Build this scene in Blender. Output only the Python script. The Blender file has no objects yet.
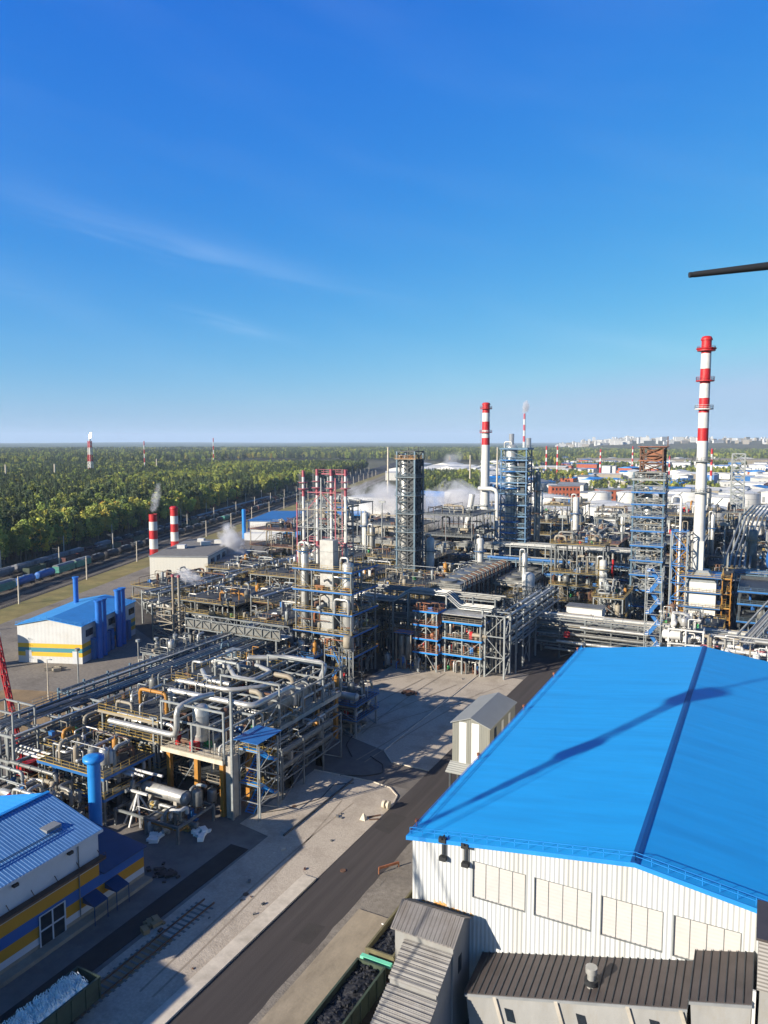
import bpy, bmesh, math, random
from math import radians as R, sin, cos, pi, hypot, atan2
from mathutils import Vector as V, Matrix

# ---------------------------------------------------------------- camera, sky, sun, exposure
# metres; Y runs along the service road, X across it, Z up, camera 56 m above the yard
SC = bpy.context.scene
COL = SC.collection
cam = bpy.data.cameras.new('camera')
cam.sensor_fit = 'VERTICAL'; cam.sensor_height = 24.0; cam.lens = 24.0 * 750 / 1024
cam.clip_start = 0.3; cam.clip_end = 60000
cam_o = bpy.data.objects.new('camera', cam); COL.objects.link(cam_o)
cam_o.location = (0, 0, 56); cam_o.rotation_euler = (R(90 - 5.41), 0, R(27.2))
SC.camera = cam_o

SUN_EL = 20.8
SUN_D = V((-0.527, -0.850, 0)).normalized() * cos(R(SUN_EL)) + V((0, 0, sin(R(SUN_EL))))   # towards the sun
world = bpy.data.worlds.new('World'); SC.world = world; world.use_nodes = True
wn = world.node_tree; wn.nodes.clear(); WL = wn.links.new
def wnode(t, **k):
    n = wn.nodes.new(t)
    for a, b in k.items(): setattr(n, a, b)
    return n
sky = wnode('ShaderNodeTexSky', sky_type='NISHITA', sun_disc=False)
sky.sun_elevation = R(SUN_EL); sky.sun_rotation = R(211.8)
sky.altitude = 0; sky.air_density = 1.0; sky.dust_density = 0.35; sky.ozone_density = 1.5
SKY_GAIN = ((0.092, 1.90), (0.86, 0.90), (4.6, 0.18))
hs = wnode('ShaderNodeHueSaturation'); hs.inputs['Saturation'].default_value = 1.0; hs.inputs['Value'].default_value = 1.0
WL(sky.outputs[0], hs.inputs['Color'])
# camera-like colour response of the clear sky: deeper blue overhead, grey-blue at the horizon
sp_ = wnode('ShaderNodeSeparateColor'); cb_ = wnode('ShaderNodeCombineColor'); WL(hs.outputs[0], sp_.inputs[0])
for i_, (ga, gg) in enumerate(SKY_GAIN):
    cp_ = wnode('ShaderNodeMath', operation='MINIMUM'); WL(sp_.outputs[i_], cp_.inputs[0]); cp_.inputs[1].default_value = 6.5
    pw = wnode('ShaderNodeMath', operation='POWER'); WL(cp_.outputs[0], pw.inputs[0]); pw.inputs[1].default_value = gg
    ml = wnode('ShaderNodeMath', operation='MULTIPLY'); WL(pw.outputs[0], ml.inputs[0]); ml.inputs[1].default_value = ga; WL(ml.outputs[0], cb_.inputs[i_])
# thin cirrus streaks in the sky dome
tc = wnode('ShaderNodeTexCoord')
sep = wnode('ShaderNodeSeparateXYZ'); WL(tc.outputs['Generated'], sep.inputs[0])
def m(op, a, b=None, c=None, clamp=False):
    n = wnode('ShaderNodeMath', operation=op); n.use_clamp = clamp
    for i, q in enumerate((a, b, c)):
        if q is None: continue
        if isinstance(q, (int, float)): n.inputs[i].default_value = q
        else: WL(q, n.inputs[i])
    return n.outputs[0]
# azimuth from camera heading and elevation, in degrees
az = m('MULTIPLY', m('ARCTAN2', sep.outputs[0], sep.outputs[1]), 57.2958)
az = m('ADD', az, 27.2)
el = m('MULTIPLY', m('ARCSINE', sep.outputs[2]), 57.2958)
cmb = wnode('ShaderNodeCombineXYZ'); WL(az, cmb.inputs[0]); WL(el, cmb.inputs[1])
def streak(a0, e0, a1, e1, w, soft, amt, sc_):
    # elongated wisp between two directions
    dx, dy = a1 - a0, e1 - e0; L = hypot(dx, dy); ux, uy = dx / L, dy / L
    ra = m('SUBTRACT', az, a0); re_ = m('SUBTRACT', el, e0)
    t = m('DIVIDE', m('ADD', m('MULTIPLY', ra, ux), m('MULTIPLY', re_, uy)), L)
    s = m('ADD', m('MULTIPLY', ra, -uy), m('MULTIPLY', re_, ux))
    nz = wnode('ShaderNodeTexNoise'); mp = wnode('ShaderNodeMapping')
    mp.inputs['Rotation'].default_value = (0, 0, -atan2(uy, ux)); mp.inputs['Scale'].default_value = (0.10 * sc_, 0.9 * sc_, 1)
    mp.vector_type = 'TEXTURE'; mp.inputs['Scale'].default_value = (10 / sc_, 1.1 / sc_, 1); mp.inputs['Rotation'].default_value = (0, 0, atan2(uy, ux))
    WL(cmb.outputs[0], mp.inputs[0]); WL(mp.outputs[0], nz.inputs['Vector'])
    nz.inputs['Scale'].default_value = 1.0; nz.inputs['Detail'].default_value = 6; nz.inputs['Distortion'].default_value = 0.6
    s2 = m('ADD', s, m('MULTIPLY', m('SUBTRACT', nz.outputs[0], 0.5), w * 1.6))
    fall = m('POWER', 2.718, m('MULTIPLY', m('POWER', m('DIVIDE', s2, w), 2), -1))
    ends = m('MULTIPLY', m('MULTIPLY', t, soft, clamp=True), m('MULTIPLY', m('SUBTRACT', 1, t), soft, clamp=True))
    tex = m('MULTIPLY', m('SUBTRACT', nz.outputs[0], 0.28), 2.4, clamp=True)
    return m('MULTIPLY', m('MULTIPLY', fall, ends), m('MULTIPLY', tex, amt))
c1 = streak(-34, 17.6, 5.5, 9.8, 0.9, 2.2, 0.13, 1.0)
c2 = streak(-17, 9.8, -5.5, 7.2, 0.5, 2.0, 0.15, 1.6)
c3 = streak(-42, 13.0, -15, 9.0, 1.5, 2.0, 0.09, 0.8)
c4 = streak(8, 8.5, 27, 5.4, 0.8, 2.0, 0.08, 1.0)
wn2 = wnode('ShaderNodeTexNoise'); mp2 = wnode('ShaderNodeMapping', vector_type='TEXTURE')
mp2.inputs['Scale'].default_value = (22, 4.0, 1); mp2.inputs['Rotation'].default_value = (0, 0, -0.25)
WL(cmb.outputs[0], mp2.inputs[0]); WL(mp2.outputs[0], wn2.inputs['Vector']); wn2.inputs['Scale'].default_value = 1; wn2.inputs['Detail'].default_value = 5
veil = m('MULTIPLY', m('MULTIPLY', m('SUBTRACT', wn2.outputs[0], 0.46), 3.0, clamp=True), 0.035)
cl = m('ADD', m('ADD', m('ADD', c1, c2), m('ADD', c3, c4)), veil, clamp=True)
mx = wnode('ShaderNodeMixRGB'); WL(cl, mx.inputs[0]); hzf = m('MULTIPLY', m('POWER', 2.718, m('DIVIDE', m('MULTIPLY', m('ABSOLUTE', el), -1), 2.6)), 0.75)
mh = wnode('ShaderNodeMixRGB'); WL(hzf, mh.inputs[0]); WL(cb_.outputs[0], mh.inputs[1]); mh.inputs[2].default_value = (2.6, 4.35, 5.4, 1)
# the dome deepens towards the zenith
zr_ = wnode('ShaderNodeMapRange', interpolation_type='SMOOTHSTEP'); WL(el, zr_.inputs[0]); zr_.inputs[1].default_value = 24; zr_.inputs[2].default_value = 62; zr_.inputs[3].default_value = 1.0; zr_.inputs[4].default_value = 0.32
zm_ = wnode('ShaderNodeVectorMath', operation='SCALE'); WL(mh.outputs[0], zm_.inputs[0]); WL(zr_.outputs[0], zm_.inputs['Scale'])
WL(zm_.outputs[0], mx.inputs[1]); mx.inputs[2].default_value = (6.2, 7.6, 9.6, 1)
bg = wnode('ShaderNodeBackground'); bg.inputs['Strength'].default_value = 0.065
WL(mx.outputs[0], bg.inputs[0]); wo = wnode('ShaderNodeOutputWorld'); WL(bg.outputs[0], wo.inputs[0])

sun = bpy.data.lights.new('sun', 'SUN'); sun.energy = 5.0; sun.angle = R(0.5); sun.color = (1.0, 0.90, 0.77)
sun_o = bpy.data.objects.new('sun', sun); COL.objects.link(sun_o)
sun_o.rotation_euler = SUN_D.to_track_quat('Z', 'Y').to_euler(); sun_o.location = (0, 0, 90)
SC.view_settings.view_transform = 'Standard'; SC.view_settings.look = 'None'
SC.view_settings.exposure = 1.0; SC.view_settings.gamma = 1; SC.view_settings.use_curve_mapping = False
SC.render.engine = 'CYCLES'
SC.cycles.max_bounces = 6; SC.cycles.diffuse_bounces = 2; SC.cycles.glossy_bounces = 3; SC.cycles.volume_bounces = 1
SC.cycles.use_denoising = True
SC.cycles.volume_step_rate = 2.0; SC.cycles.volume_max_steps = 128

# ---------------------------------------------------------------- materials
MATS = {}
def hexc(h):
    h = h.lstrip('#'); o = []
    for i in (0, 2, 4):
        c = int(h[i:i + 2], 16) / 255
        o.append(c / 12.92 if c <= 0.04045 else ((c + 0.055) / 1.055) ** 2.4)
    return tuple(o)
def mat(name, col, rough=0.6, metal=0.0, var=0.18, scale=0.6, ribs=None, bump=0.0, bscale=8.0, dirt=None, dirt_amt=0.5, dirt_scale=0.25, spec=0.4, stretch=None):
    if isinstance(col, str): col = hexc(col)
    M = bpy.data.materials.new(name); M.use_nodes = True; nt = M.node_tree; L = nt.links.new
    b = nt.nodes['Principled BSDF']; b.inputs['Roughness'].default_value = rough; b.inputs['Metallic'].default_value = metal
    b.inputs['Specular IOR Level'].default_value = spec
    tc = nt.nodes.new('ShaderNodeTexCoord'); vec = tc.outputs['Object']
    if stretch:
        mp = nt.nodes.new('ShaderNodeMapping'); mp.inputs['Scale'].default_value = stretch; L(vec, mp.inputs[0]); svec = mp.outputs[0]
    else: svec = vec
    n1 = nt.nodes.new('ShaderNodeTexNoise'); n1.inputs['Scale'].default_value = scale; n1.inputs['Detail'].default_value = 8; n1.inputs['Roughness'].default_value = 0.62
    L(svec, n1.inputs['Vector'])
    cr = nt.nodes.new('ShaderNodeValToRGB'); L(n1.outputs[0], cr.inputs[0])
    cr.color_ramp.elements[0].position = 0.3; cr.color_ramp.elements[1].position = 0.7
    cr.color_ramp.elements[0].color = tuple(c * (1 - var) for c in col) + (1,)
    cr.color_ramp.elements[1].color = tuple(min(1, c * (1 + var)) for c in col) + (1,)
    out = cr.outputs[0]
    if dirt:
        if isinstance(dirt, str): dirt = hexc(dirt)
        n2 = nt.nodes.new('ShaderNodeTexNoise'); n2.inputs['Scale'].default_value = dirt_scale; n2.inputs['Detail'].default_value = 10; n2.inputs['Roughness'].default_value = 0.7
        L(svec, n2.inputs['Vector'])
        c2 = nt.nodes.new('ShaderNodeMapRange'); c2.inputs[1].default_value = 0.48; c2.inputs[2].default_value = 0.72; c2.inputs[4].default_value = dirt_amt
        L(n2.outputs[0], c2.inputs[0])
        mxn = nt.nodes.new('ShaderNodeMixRGB'); L(c2.outputs[0], mxn.inputs[0]); L(out, mxn.inputs[1]); mxn.inputs[2].default_value = tuple(dirt) + (1,)
        out = mxn.outputs[0]
    L(out, b.inputs['Base Color'])
    nrm = None
    if ribs:
        ax, pitch, depth = ribs
        sp = nt.nodes.new('ShaderNodeSeparateXYZ'); L(vec, sp.inputs[0])
        def mm(op, a, bb):
            n = nt.nodes.new('ShaderNodeMath'); n.operation = op; L(a, n.inputs[0]); n.inputs[1].default_value = bb; return n.outputs[0]
        s = mm('SINE', mm('MULTIPLY', sp.outputs['XYZ'.index(ax)], 2 * pi / pitch), 0)
        s = mm('MULTIPLY', s, depth)
        bp = nt.nodes.new('ShaderNodeBump'); bp.inputs['Strength'].default_value = 1; bp.inputs['Distance'].default_value = 1; L(s, bp.inputs['Height']); nrm = bp.outputs[0]
    if bump:
        n3 = nt.nodes.new('ShaderNodeTexNoise'); n3.inputs['Scale'].default_value = bscale; n3.inputs['Detail'].default_value = 6; L(vec, n3.inputs['Vector'])
        bp = nt.nodes.new('ShaderNodeBump'); bp.inputs['Strength'].default_value = 1; bp.inputs['Distance'].default_value = bump; L(n3.outputs[0], bp.inputs['Height'])
        if nrm: L(nrm, bp.inputs['Normal'])
        nrm = bp.outputs[0]
    if nrm: L(nrm, b.inputs['Normal'])
    MATS[name] = M
    return M
mat('steel_grey', '#6c7171', .55, .15, .22, 1.5, dirt='#4a4036', dirt_amt=.5)
mat('steel_light', '#858a89', .5, .15, .2, 1.5, dirt='#6a5f50', dirt_amt=.4)
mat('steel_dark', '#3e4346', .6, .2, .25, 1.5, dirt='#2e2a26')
mat('steel_teal', '#536a78', .5, .1, .2, 1.0, dirt='#3c3a36', dirt_amt=.4)
mat('cladding_silver', '#adada8', .38, .45, .15, .8, dirt='#7d7668', dirt_amt=.45, dirt_scale=.5)
mat('cladding_dull', '#757672', .45, .35, .2, .8, dirt='#5d5344', dirt_amt=.5, dirt_scale=.6)
mat('paint_pale', '#b4b4ae', .5, 0, .08, .6, dirt='#857c6c', dirt_amt=.45, dirt_scale=.4)
mat('steel_blue', '#4d6f8e', .5, .1, .2, .8, dirt='#3a4046', dirt_amt=.4)
mat('paint_white', '#bfbfba', .5, 0, .06, .6, dirt='#9a917f', dirt_amt=.35, dirt_scale=.4)
mat('tank_white', '#c2c2bd', .5, 0, .06, .1, dirt='#a39c8c', dirt_amt=.4, dirt_scale=.12, stretch=(1, 1, .3))
mat('paint_beige', '#8a8373', .6, 0, .2, 1.0, dirt='#6b5238', dirt_amt=.5)
mat('paint_ochre', '#a0702c', .55, 0, .2, 1.0, dirt='#5a3c1a', dirt_amt=.4)
mat('paint_yellow', '#9a8448', .5, 0, .15, 1.0, dirt='#7a5a20', dirt_amt=.3)
mat('paint_orange', '#87563a', .6, 0, .25, .8, dirt='#5e3018', dirt_amt=.5)
mat('rust', '#5f4535', .8, 0, .3, 1.2, dirt='#3b2318')
mat('paint_red', '#a81c20', .5, 0, .12, .6, dirt='#701a1a', dirt_amt=.3)
mat('paint_pinkred', '#98505a', .55, 0, .15, .6, dirt='#6e2a2c', dirt_amt=.3)
mat('paint_blue', '#27629c', .45, 0, .15, .8, dirt='#1b3c5c', dirt_amt=.4)
mat('blue_bright', '#227cc2', .42, 0, .08, .6, dirt='#0c4c90', dirt_amt=.35)
mat('blue_dark', '#0c3157', .5, 0, .12, .8)
mat('paint_green', '#2f8a50', .5, 0, .15, .8)
mat('mint', '#6fc7a4', .5, 0, .12, 1.0, dirt='#55705e', dirt_amt=.4)
mat('concrete', '#a09a8e', .9, 0, .16, .7, bump=.01, dirt='#5f5a50', dirt_amt=.5)
mat('concrete_light', '#bdb4a0', .9, 0, .15, .7, bump=.01, dirt='#7c7261', dirt_amt=.5)
mat('concrete_dark', '#6f6d68', .9, 0, .2, .7)
mat('grating', '#45494b', .7, .2, .2, 3.0, dirt='#3c3a36')
mat('glass_dark', '#1c242c', .12, 0, .2, .5, spec=.8)
mat('rubber', '#1c1c1c', .8)
mat('black_metal', '#26282a', .6, .1)
mat('roof_grey', '#7c7f80', .6, .1, .15, .5)
mat('brick', '#9a5236', .85, 0, .2, .4, dirt='#6b3c2a', dirt_amt=.4)
# ---------------------------------------------------------------- mesh helpers
class MB:
    def __init__(s): s.v = []; s.f = []; s.mi = []; s.sm = []; s.k = 0; s.smooth = False
    def face(s, idx): s.f.append(tuple(idx)); s.mi.append(s.k); s.sm.append(s.smooth)
    def poly(s, pts):
        n = len(s.v); s.v += [tuple(p) for p in pts]; s.face(range(n, n + len(pts))); return s
    def box(s, x0, x1, y0, y1, z0, z1):
        n = len(s.v)
        s.v += [(x0, y0, z0), (x1, y0, z0), (x1, y1, z0), (x0, y1, z0), (x0, y0, z1), (x1, y0, z1), (x1, y1, z1), (x0, y1, z1)]
        for q in ((0, 3, 2, 1), (4, 5, 6, 7), (0, 1, 5, 4), (1, 2, 6, 5), (2, 3, 7, 6), (3, 0, 4, 7)): s.face([n + i for i in q])
        return s
    def hexa(s, p):       # eight corners, bottom ring then top ring
        n = len(s.v); s.v += [tuple(q) for q in p]
        for q in ((0, 3, 2, 1), (4, 5, 6, 7), (0, 1, 5, 4), (1, 2, 6, 5), (2, 3, 7, 6), (3, 0, 4, 7)): s.face([n + i for i in q])
        return s
    def beam(s, p, q, w, h=None):
        h = h or w; p = V(p); q = V(q); d = (q - p)
        if d.length < 1e-5: return s
        d.normalize(); up = V((0, 0, 1)) if abs(d.z) < .95 else V((0, 1, 0))
        a = d.cross(up).normalized() * (w / 2); b = a.normalized().cross(d) * (h / 2)
        return s.hexa([p - a - b, p + a - b, q + a - b, q - a - b, p - a + b, p + a + b, q + a + b, q - a + b])
    def tube(s, pts, r, seg=8, caps=True, radii=None):
        pts = [V(p) for p in pts]; n = len(pts); rings = []
        prev = None
        for i in range(n):
            if i == 0: d = pts[1] - pts[0]
            elif i == n - 1: d = pts[-1] - pts[-2]
            else: d = (pts[i] - pts[i - 1]).normalized() + (pts[i + 1] - pts[i]).normalized()
            if d.length < 1e-6: d = V((0, 0, 1))
            d.normalize()
            if prev is None:
                up = V((0, 0, 1)) if abs(d.z) < .9 else V((1, 0, 0))
                a = d.cross(up).normalized()
            else:
                a = prev - d * prev.dot(d)
                a = a.normalized() if a.length > 1e-6 else d.orthogonal().normalized()
            b = d.cross(a); prev = a
            rr = radii[i] if radii else r
            k = 1.0
            if 0 < i < n - 1:
                cc = (pts[i] - pts[i - 1]).normalized().dot(d); k = 1 / max(.6, cc)
            st = len(s.v)
            for j in range(seg):
                t = 2 * pi * j / seg; s.v.append(tuple(pts[i] + a * cos(t) * rr * k + b * sin(t) * rr))
            rings.append(st)
        sm = s.smooth; s.smooth = True
        for i in range(n - 1):
            for j in range(seg):
                j2 = (j + 1) % seg; s.face((rings[i] + j, rings[i] + j2, rings[i + 1] + j2, rings[i + 1] + j))
        s.smooth = False
        if caps:
            for st, rev in ((rings[0], True), (rings[-1], False)):
                n0 = len(s.v); s.v += [s.v[st + j] for j in range(seg)]
                s.face([n0 + j for j in (range(seg - 1, -1, -1) if rev else range(seg))])
        s.smooth = sm
        return s
    def bend(s, pts, r, seg=8, er=1.6):   # pipe with rounded elbows
        P = [V(p) for p in pts]; out = [P[0]]
        for i in range(1, len(P) - 1):
            a = (P[i - 1] - P[i]); b = (P[i + 1] - P[i]); e = min(er * r * 1.4, a.length * .45, b.length * .45)
            a.normalize(); b.normalize()
            p0 = P[i] + a * e; p2 = P[i] + b * e
            for t in (0, .5, 1):
                out.append(p0 * (1 - t) ** 2 + P[i] * 2 * t * (1 - t) + p2 * t * t)
        out.append(P[-1])
        return s.tube(out, r, seg)
    def vessel(s, p, q, r, seg=14, cap=.45):   # capsule with dished heads
        p = V(p); q = V(q); d = (q - p).normalized(); pts = []; rad = []
        for a in (0.05, .35, .7, 1.0):
            pts.append(p + d * (r * cap * (1 - sin(a * pi / 2)) * 1.0) - d * 0 ); rad.append(r * max(.05, sin(a * pi / 2)) if a < 1 else r)
        pts = [p + d * r * cap * (1 - cos(a * pi / 2)) for a in (0, .35, .65, 1)]; rad = [r * max(.02, sin(a * pi / 2)) for a in (0, .35, .65, 1)]
        pts2 = [q - d * r * cap * (1 - cos(a * pi / 2)) for a in (1, .65, .35, 0)]; rad2 = [r * max(.02, sin(a * pi / 2)) for a in (1, .65, .35, 0)]
        return s.tube(pts + pts2, r, seg, True, rad + rad2)
    def ring(s, cx, cy, z, r0, r1, h, seg=16, a0=0, a1=2 * pi):
        n = seg; full = abs(a1 - a0 - 2 * pi) < .01; st = len(s.v)
        for i in range(n + 1):
            t = a0 + (a1 - a0) * i / n
            for rr, zz in ((r0, z), (r1, z), (r1, z + h), (r0, z + h)): s.v.append((cx + rr * cos(t), cy + rr * sin(t), zz))
        for i in range(n):
            for j in range(4):
                a = st + i * 4 + j; b = st + i * 4 + (j + 1) % 4; s.face((a, b, b + 4, a + 4))
        if not full: s.face([st + j for j in range(4)]); s.face([st + n * 4 + j for j in (3, 2, 1, 0)])
        return s
    def build(s, name, mats, parent=None):
        me = bpy.data.meshes.new(name); me.from_pydata(s.v, [], s.f)
        if not isinstance(mats, (list, tuple)): mats = [mats]
        for q in mats: me.materials.append(MATS[q] if isinstance(q, str) else q)
        if s.f:
            me.polygons.foreach_set('material_index', s.mi); me.polygons.foreach_set('use_smooth', s.sm)
        me.update(); o = bpy.data.objects.new(name, me); COL.objects.link(o)
        if parent is not None:
            o.parent = parent
            if parent.get('_w'): o.matrix_parent_inverse = Matrix.Translation(-V(parent.location))
        return o
def sub(mb, name, m_, par):            # a sub-part built in the same coordinates as its parent part
    o = mb.build(name, m_, None); o.parent = par; return o
def tag(o, label=None, cat=None, group=None, kind=None):
    if label: o['label'] = label
    if cat: o['category'] = cat
    if group: o['group'] = group
    if kind: o['kind'] = kind
    return o
WROOTS = []
def thing(name, label, cat, loc, group=None, rz=0, world=True):
    o = bpy.data.objects.new(name, None); COL.objects.link(o); o.empty_display_size = .5
    o.location = loc; o.rotation_euler = (0, 0, rz)
    if world: o['_w'] = 1; WROOTS.append(o)
    return tag(o, label, cat, group)
def copy_tree(o, loc=None, rz=None, label=None, sc=None, group=None):
    r = o.copy(); COL.objects.link(r)
    if loc is not None: r.location = loc
    if rz is not None: r.rotation_euler = (0, 0, rz)
    if sc: r.scale = (sc, sc, sc) if not isinstance(sc, tuple) else sc
    if label: r['label'] = label
    if group: r['group'] = group
    for c in o.children:
        d = c.copy(); COL.objects.link(d); d.parent = r
        for g in c.children:
            e = g.copy(); COL.objects.link(e); e.parent = d
    return r
def struct(name, mb, m_): return tag(mb.build(name, m_), kind='structure')
def single(name, mb, m_, label, cat, group=None): return tag(mb.build(name, m_), label, cat, group)

# ---------------------------------------------------------------- kit of plant parts
def rail_path(mb, pts, h=1.1, r=.05, step=1.6, closed=False, toe=True):
    P = [V(p) for p in pts]
    if closed: P.append(P[0])
    for a, b in zip(P, P[1:]):
        L = (b - a).length
        if L < .05: continue
        for hh in (h, h * .55): mb.beam(a + V((0, 0, hh)), b + V((0, 0, hh)), r)
        if toe: mb.beam(a + V((0, 0, .1)), b + V((0, 0, .1)), .02, .15)
        n = max(1, int(L / step))
        for i in range(n + (0 if closed else 1)):
            p = a.lerp(b, i / n); mb.beam(p, p + V((0, 0, h)), r)
    return mb
def frame(root, xs, ys, zs, w=.32, mcol='steel_grey', mbeam=None, deck=None, railm=None, brace=True, z0=0, decks=None, edge=None, seed=1):
    rn = random.Random(seed); mbeam = mbeam or mcol
    top = zs[-1]
    for x in xs:
        for y in ys:
            MB().box(x - w / 2, x + w / 2, y - w / 2, y + w / 2, z0, top + .02).build('column', mcol, root)
    for i, z in enumerate(zs):
        b = MB(); h = w * 1.1
        for y in ys: b.box(xs[0] - w * .4, xs[-1] + w * .4, y - w * .38, y + w * .38, z - h, z - .01)
        for x in xs: b.box(x - w * .36, x + w * .36, ys[0] - w * .4 + .003, ys[-1] + w * .4 - .003, z - h + .012, z - .022)
        for a, bb in zip(xs, xs[1:]):
            xm = (a + bb) / 2; b.box(xm - .1, xm + .1, ys[0], ys[-1], z - .3, z - .03)
        b.build('floor_frame', mbeam, root)
        if deck and (decks is None or i in decks):
            MB().box(xs[0] - .5, xs[-1] + .5, ys[0] - .5, ys[-1] + .5, z, z + .06).build('deck', deck, root)
            if edge:
                e = MB()
                for (a0, a1, b0, b1) in ((xs[0] - .56, xs[-1] + .56, ys[0] - .56, ys[0] - .503), (xs[0] - .56, xs[-1] + .56, ys[-1] + .503, ys[-1] + .56), (xs[0] - .56, xs[0] - .503, ys[0] - .5, ys[-1] + .5), (xs[-1] + .503, xs[-1] + .56, ys[0] - .5, ys[-1] + .5)):
                    e.box(a0, a1, b0, b1, z - .28, z + .12)
                e.build('deck_edge', edge, root)
            if railm:
                rb = MB(); X0, X1, Y0, Y1 = xs[0] - .45, xs[-1] + .45, ys[0] - .45, ys[-1] + .45
                rail_path(rb, [(X0, Y0, z + .06), (X1, Y0, z + .06), (X1, Y1, z + .06), (X0, Y1, z + .06)], closed=True)
                rb.build('railing', railm, root)
    if brace:
        zz = [z0] + list(zs)
        for k, y in enumerate((ys[0], ys[-1])):
            b = MB(); n = 0
            for j, (a, bb) in enumerate(zip(xs, xs[1:])):
                if rn.random() < .55:
                    for z1, z2 in zip(zz, zz[1:]):
                        if rn.random() < .7:
                            if rn.random() < .5: b.beam((a, y, z1), (bb, y, z2 - .3), .13)
                            else: b.beam((bb, y, z1), (a, y, z2 - .3), .13)
                            n += 1
            if n: b.build('brace', mbeam, root)
        for k, x in enumerate((xs[0], xs[-1])):
            b = MB(); n = 0
            for a, bb in zip(ys, ys[1:]):
                if rn.random() < .55:
                    for z1, z2 in zip(zz, zz[1:]):
                        if rn.random() < .7:
                            if rn.random() < .5: b.beam((x, a, z1), (x, bb, z2 - .3), .13)
                            else: b.beam((x, bb, z1), (x, a, z2 - .3), .13)
                            n += 1
            if n: b.build('brace', mbeam, root)
PIPEM = ['cladding_silver'] * 4 + ['cladding_dull'] * 4 + ['steel_light'] * 2 + ['paint_beige'] * 2 + ['paint_pale', 'rust', 'paint_ochre', 'steel_grey', 'steel_grey', 'steel_dark', 'steel_grey']
def pipe(root, pts, r, m_='cladding_silver', seg=8, flanges=0):
    mb = MB().bend(pts, r, seg); P = [V(p) for p in pts]
    if flanges:
        for a, b in zip(P, P[1:]):
            L = (b - a).length; n = int(L / flanges)
            d = (b - a).normalized()
            for i in range(1, n + 1):
                c = a + d * (i * flanges); 
                if (c - b).length > .3: mb.tube([c - d * .07, c + d * .07], r * 1.35, seg)
    return mb.build('pipe', m_, root)
def clutter(root, x0, x1, y0, y1, z, hmax, n, seed, pal=None, big=1.0, axis=None):
    n = int(n * 1.35)
    """pumps, drums, valves and short pipe runs that fill a bay"""
    rn = random.Random(seed); pal = pal or PIPEM
    for i in range(n):
        x = rn.uniform(x0, x1); y = rn.uniform(y0, y1); t = rn.random(); mt = rn.choice(pal)
        if t < .66:
            r = rn.choice((.07, .08, .1, .13, .18, .25, .3)) * big; h = rn.uniform(.5, hmax)
            ax = axis if axis is not None and rn.random() < .7 else rn.randint(0, 1)
            L = rn.uniform(1.5, (x1 - x0 if ax == 0 else y1 - y0) * .7)
            if ax == 0:
                a = x; b = min(x1, x + L) if rn.random() < .5 else max(x0, x - L)
                pts = [(a, y, z), (a, y, z + h), (b, y, z + h)]
                u = rn.random()
                if u < .4: pts.append((b, y, z))
                elif u < .8:
                    y2 = min(y1, max(y0, y + rn.uniform(-3, 3))); pts += [(b, y2, z + h), (b, y2, z + rn.uniform(0, h * .6))]
            else:
                a = y; b = min(y1, y + L) if rn.random() < .5 else max(y0, y - L)
                pts = [(x, a, z), (x, a, z + h), (x, b, z + h)]
                u = rn.random()
                if u < .4: pts.append((x, b, z))
                elif u < .8:
                    x2 = min(x1, max(x0, x + rn.uniform(-3, 3))); pts += [(x2, b, z + h), (x2, b, z + rn.uniform(0, h * .6))]
            q = [pts[0]]
            for p in pts[1:]:
                if (V(p) - V(q[-1])).length > .25: q.append(p)
            if len(q) > 1: pipe(root, q, r, mt, 8, 2.5 if r > .12 else 0)
        elif t < .76:
            r = rn.uniform(.35, .8) * big; h = min(hmax, rn.uniform(1.6, 3.4))
            mb = MB().vessel((x, y, z + .4), (x, y, z + .4 + h), r)
            mb.tube([(x, y, z + .3 + h), (x, y, z + .8 + h)], r * .22, 8)
            for a in (.8, 2.9, 5): mb.beam((x + r * .8 * cos(a), y + r * .8 * sin(a), z), (x + r * .8 * cos(a), y + r * .8 * sin(a), z + .8), .12)
            mb.build('drum', mt, root)
        elif t < .86:
            r = rn.uniform(.3, .6) * big; L = rn.uniform(2, 4.5); ax = rn.randint(0, 1); zc = z + r + .5
            d = V((L / 2, 0, 0)) if ax == 0 else V((0, L / 2, 0)); c = V((x, y, zc))
            mb = MB().vessel(c - d, c + d, r); e = d.normalized()
            mb.tube([c + d * .8 , c + d * .8 + e * .12], r * 1.25, 14)
            for k in (-.5, .5): mb.box(c.x + d.x * k - .25, c.x + d.x * k + .25, c.y + d.y * k - .25, c.y + d.y * k + .25, z, zc - r * .6)
            mb.build('exchanger', mt, root)
        elif t < .93:
            mb = MB(); mb.box(x - .7, x + .7, y - .35, y + .35, z, z + .2); mb.tube([(x - .6, y, z + .6), (x + .1, y, z + .6)], .28, 10); mb.tube([(x + .1, y, z + .6), (x + .5, y, z + .6)], .4, 10)
            mb.build('pump', rn.choice(['paint_blue', 'steel_grey', 'paint_green', 'rust', 'paint_yellow']), root)
        elif t < .97:
            mb = MB().box(x - .4, x + .4, y - .3, y + .3, z, z + 1.7); mb.box(x - .44, x + .44, y - .34, y + .34, z + 1.7, z + 1.78); mb.build('cabinet', rn.choice(['paint_white', 'steel_light', 'paint_blue', 'paint_red']), root)
        else:
            h = rn.uniform(.8, 1.6)
            mb = MB().tube([(x, y, z), (x, y, z + h)], .12, 8); mb.tube([(x - .4, y, z + h * .6), (x + .4, y, z + h * .6)], .16, 8); mb.tube([(x, y, z + h), (x, y, z + h + .06)], .3, 10)
            mb.build('valve', rn.choice(['paint_red', 'paint_yellow', 'paint_blue']), root)
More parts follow.
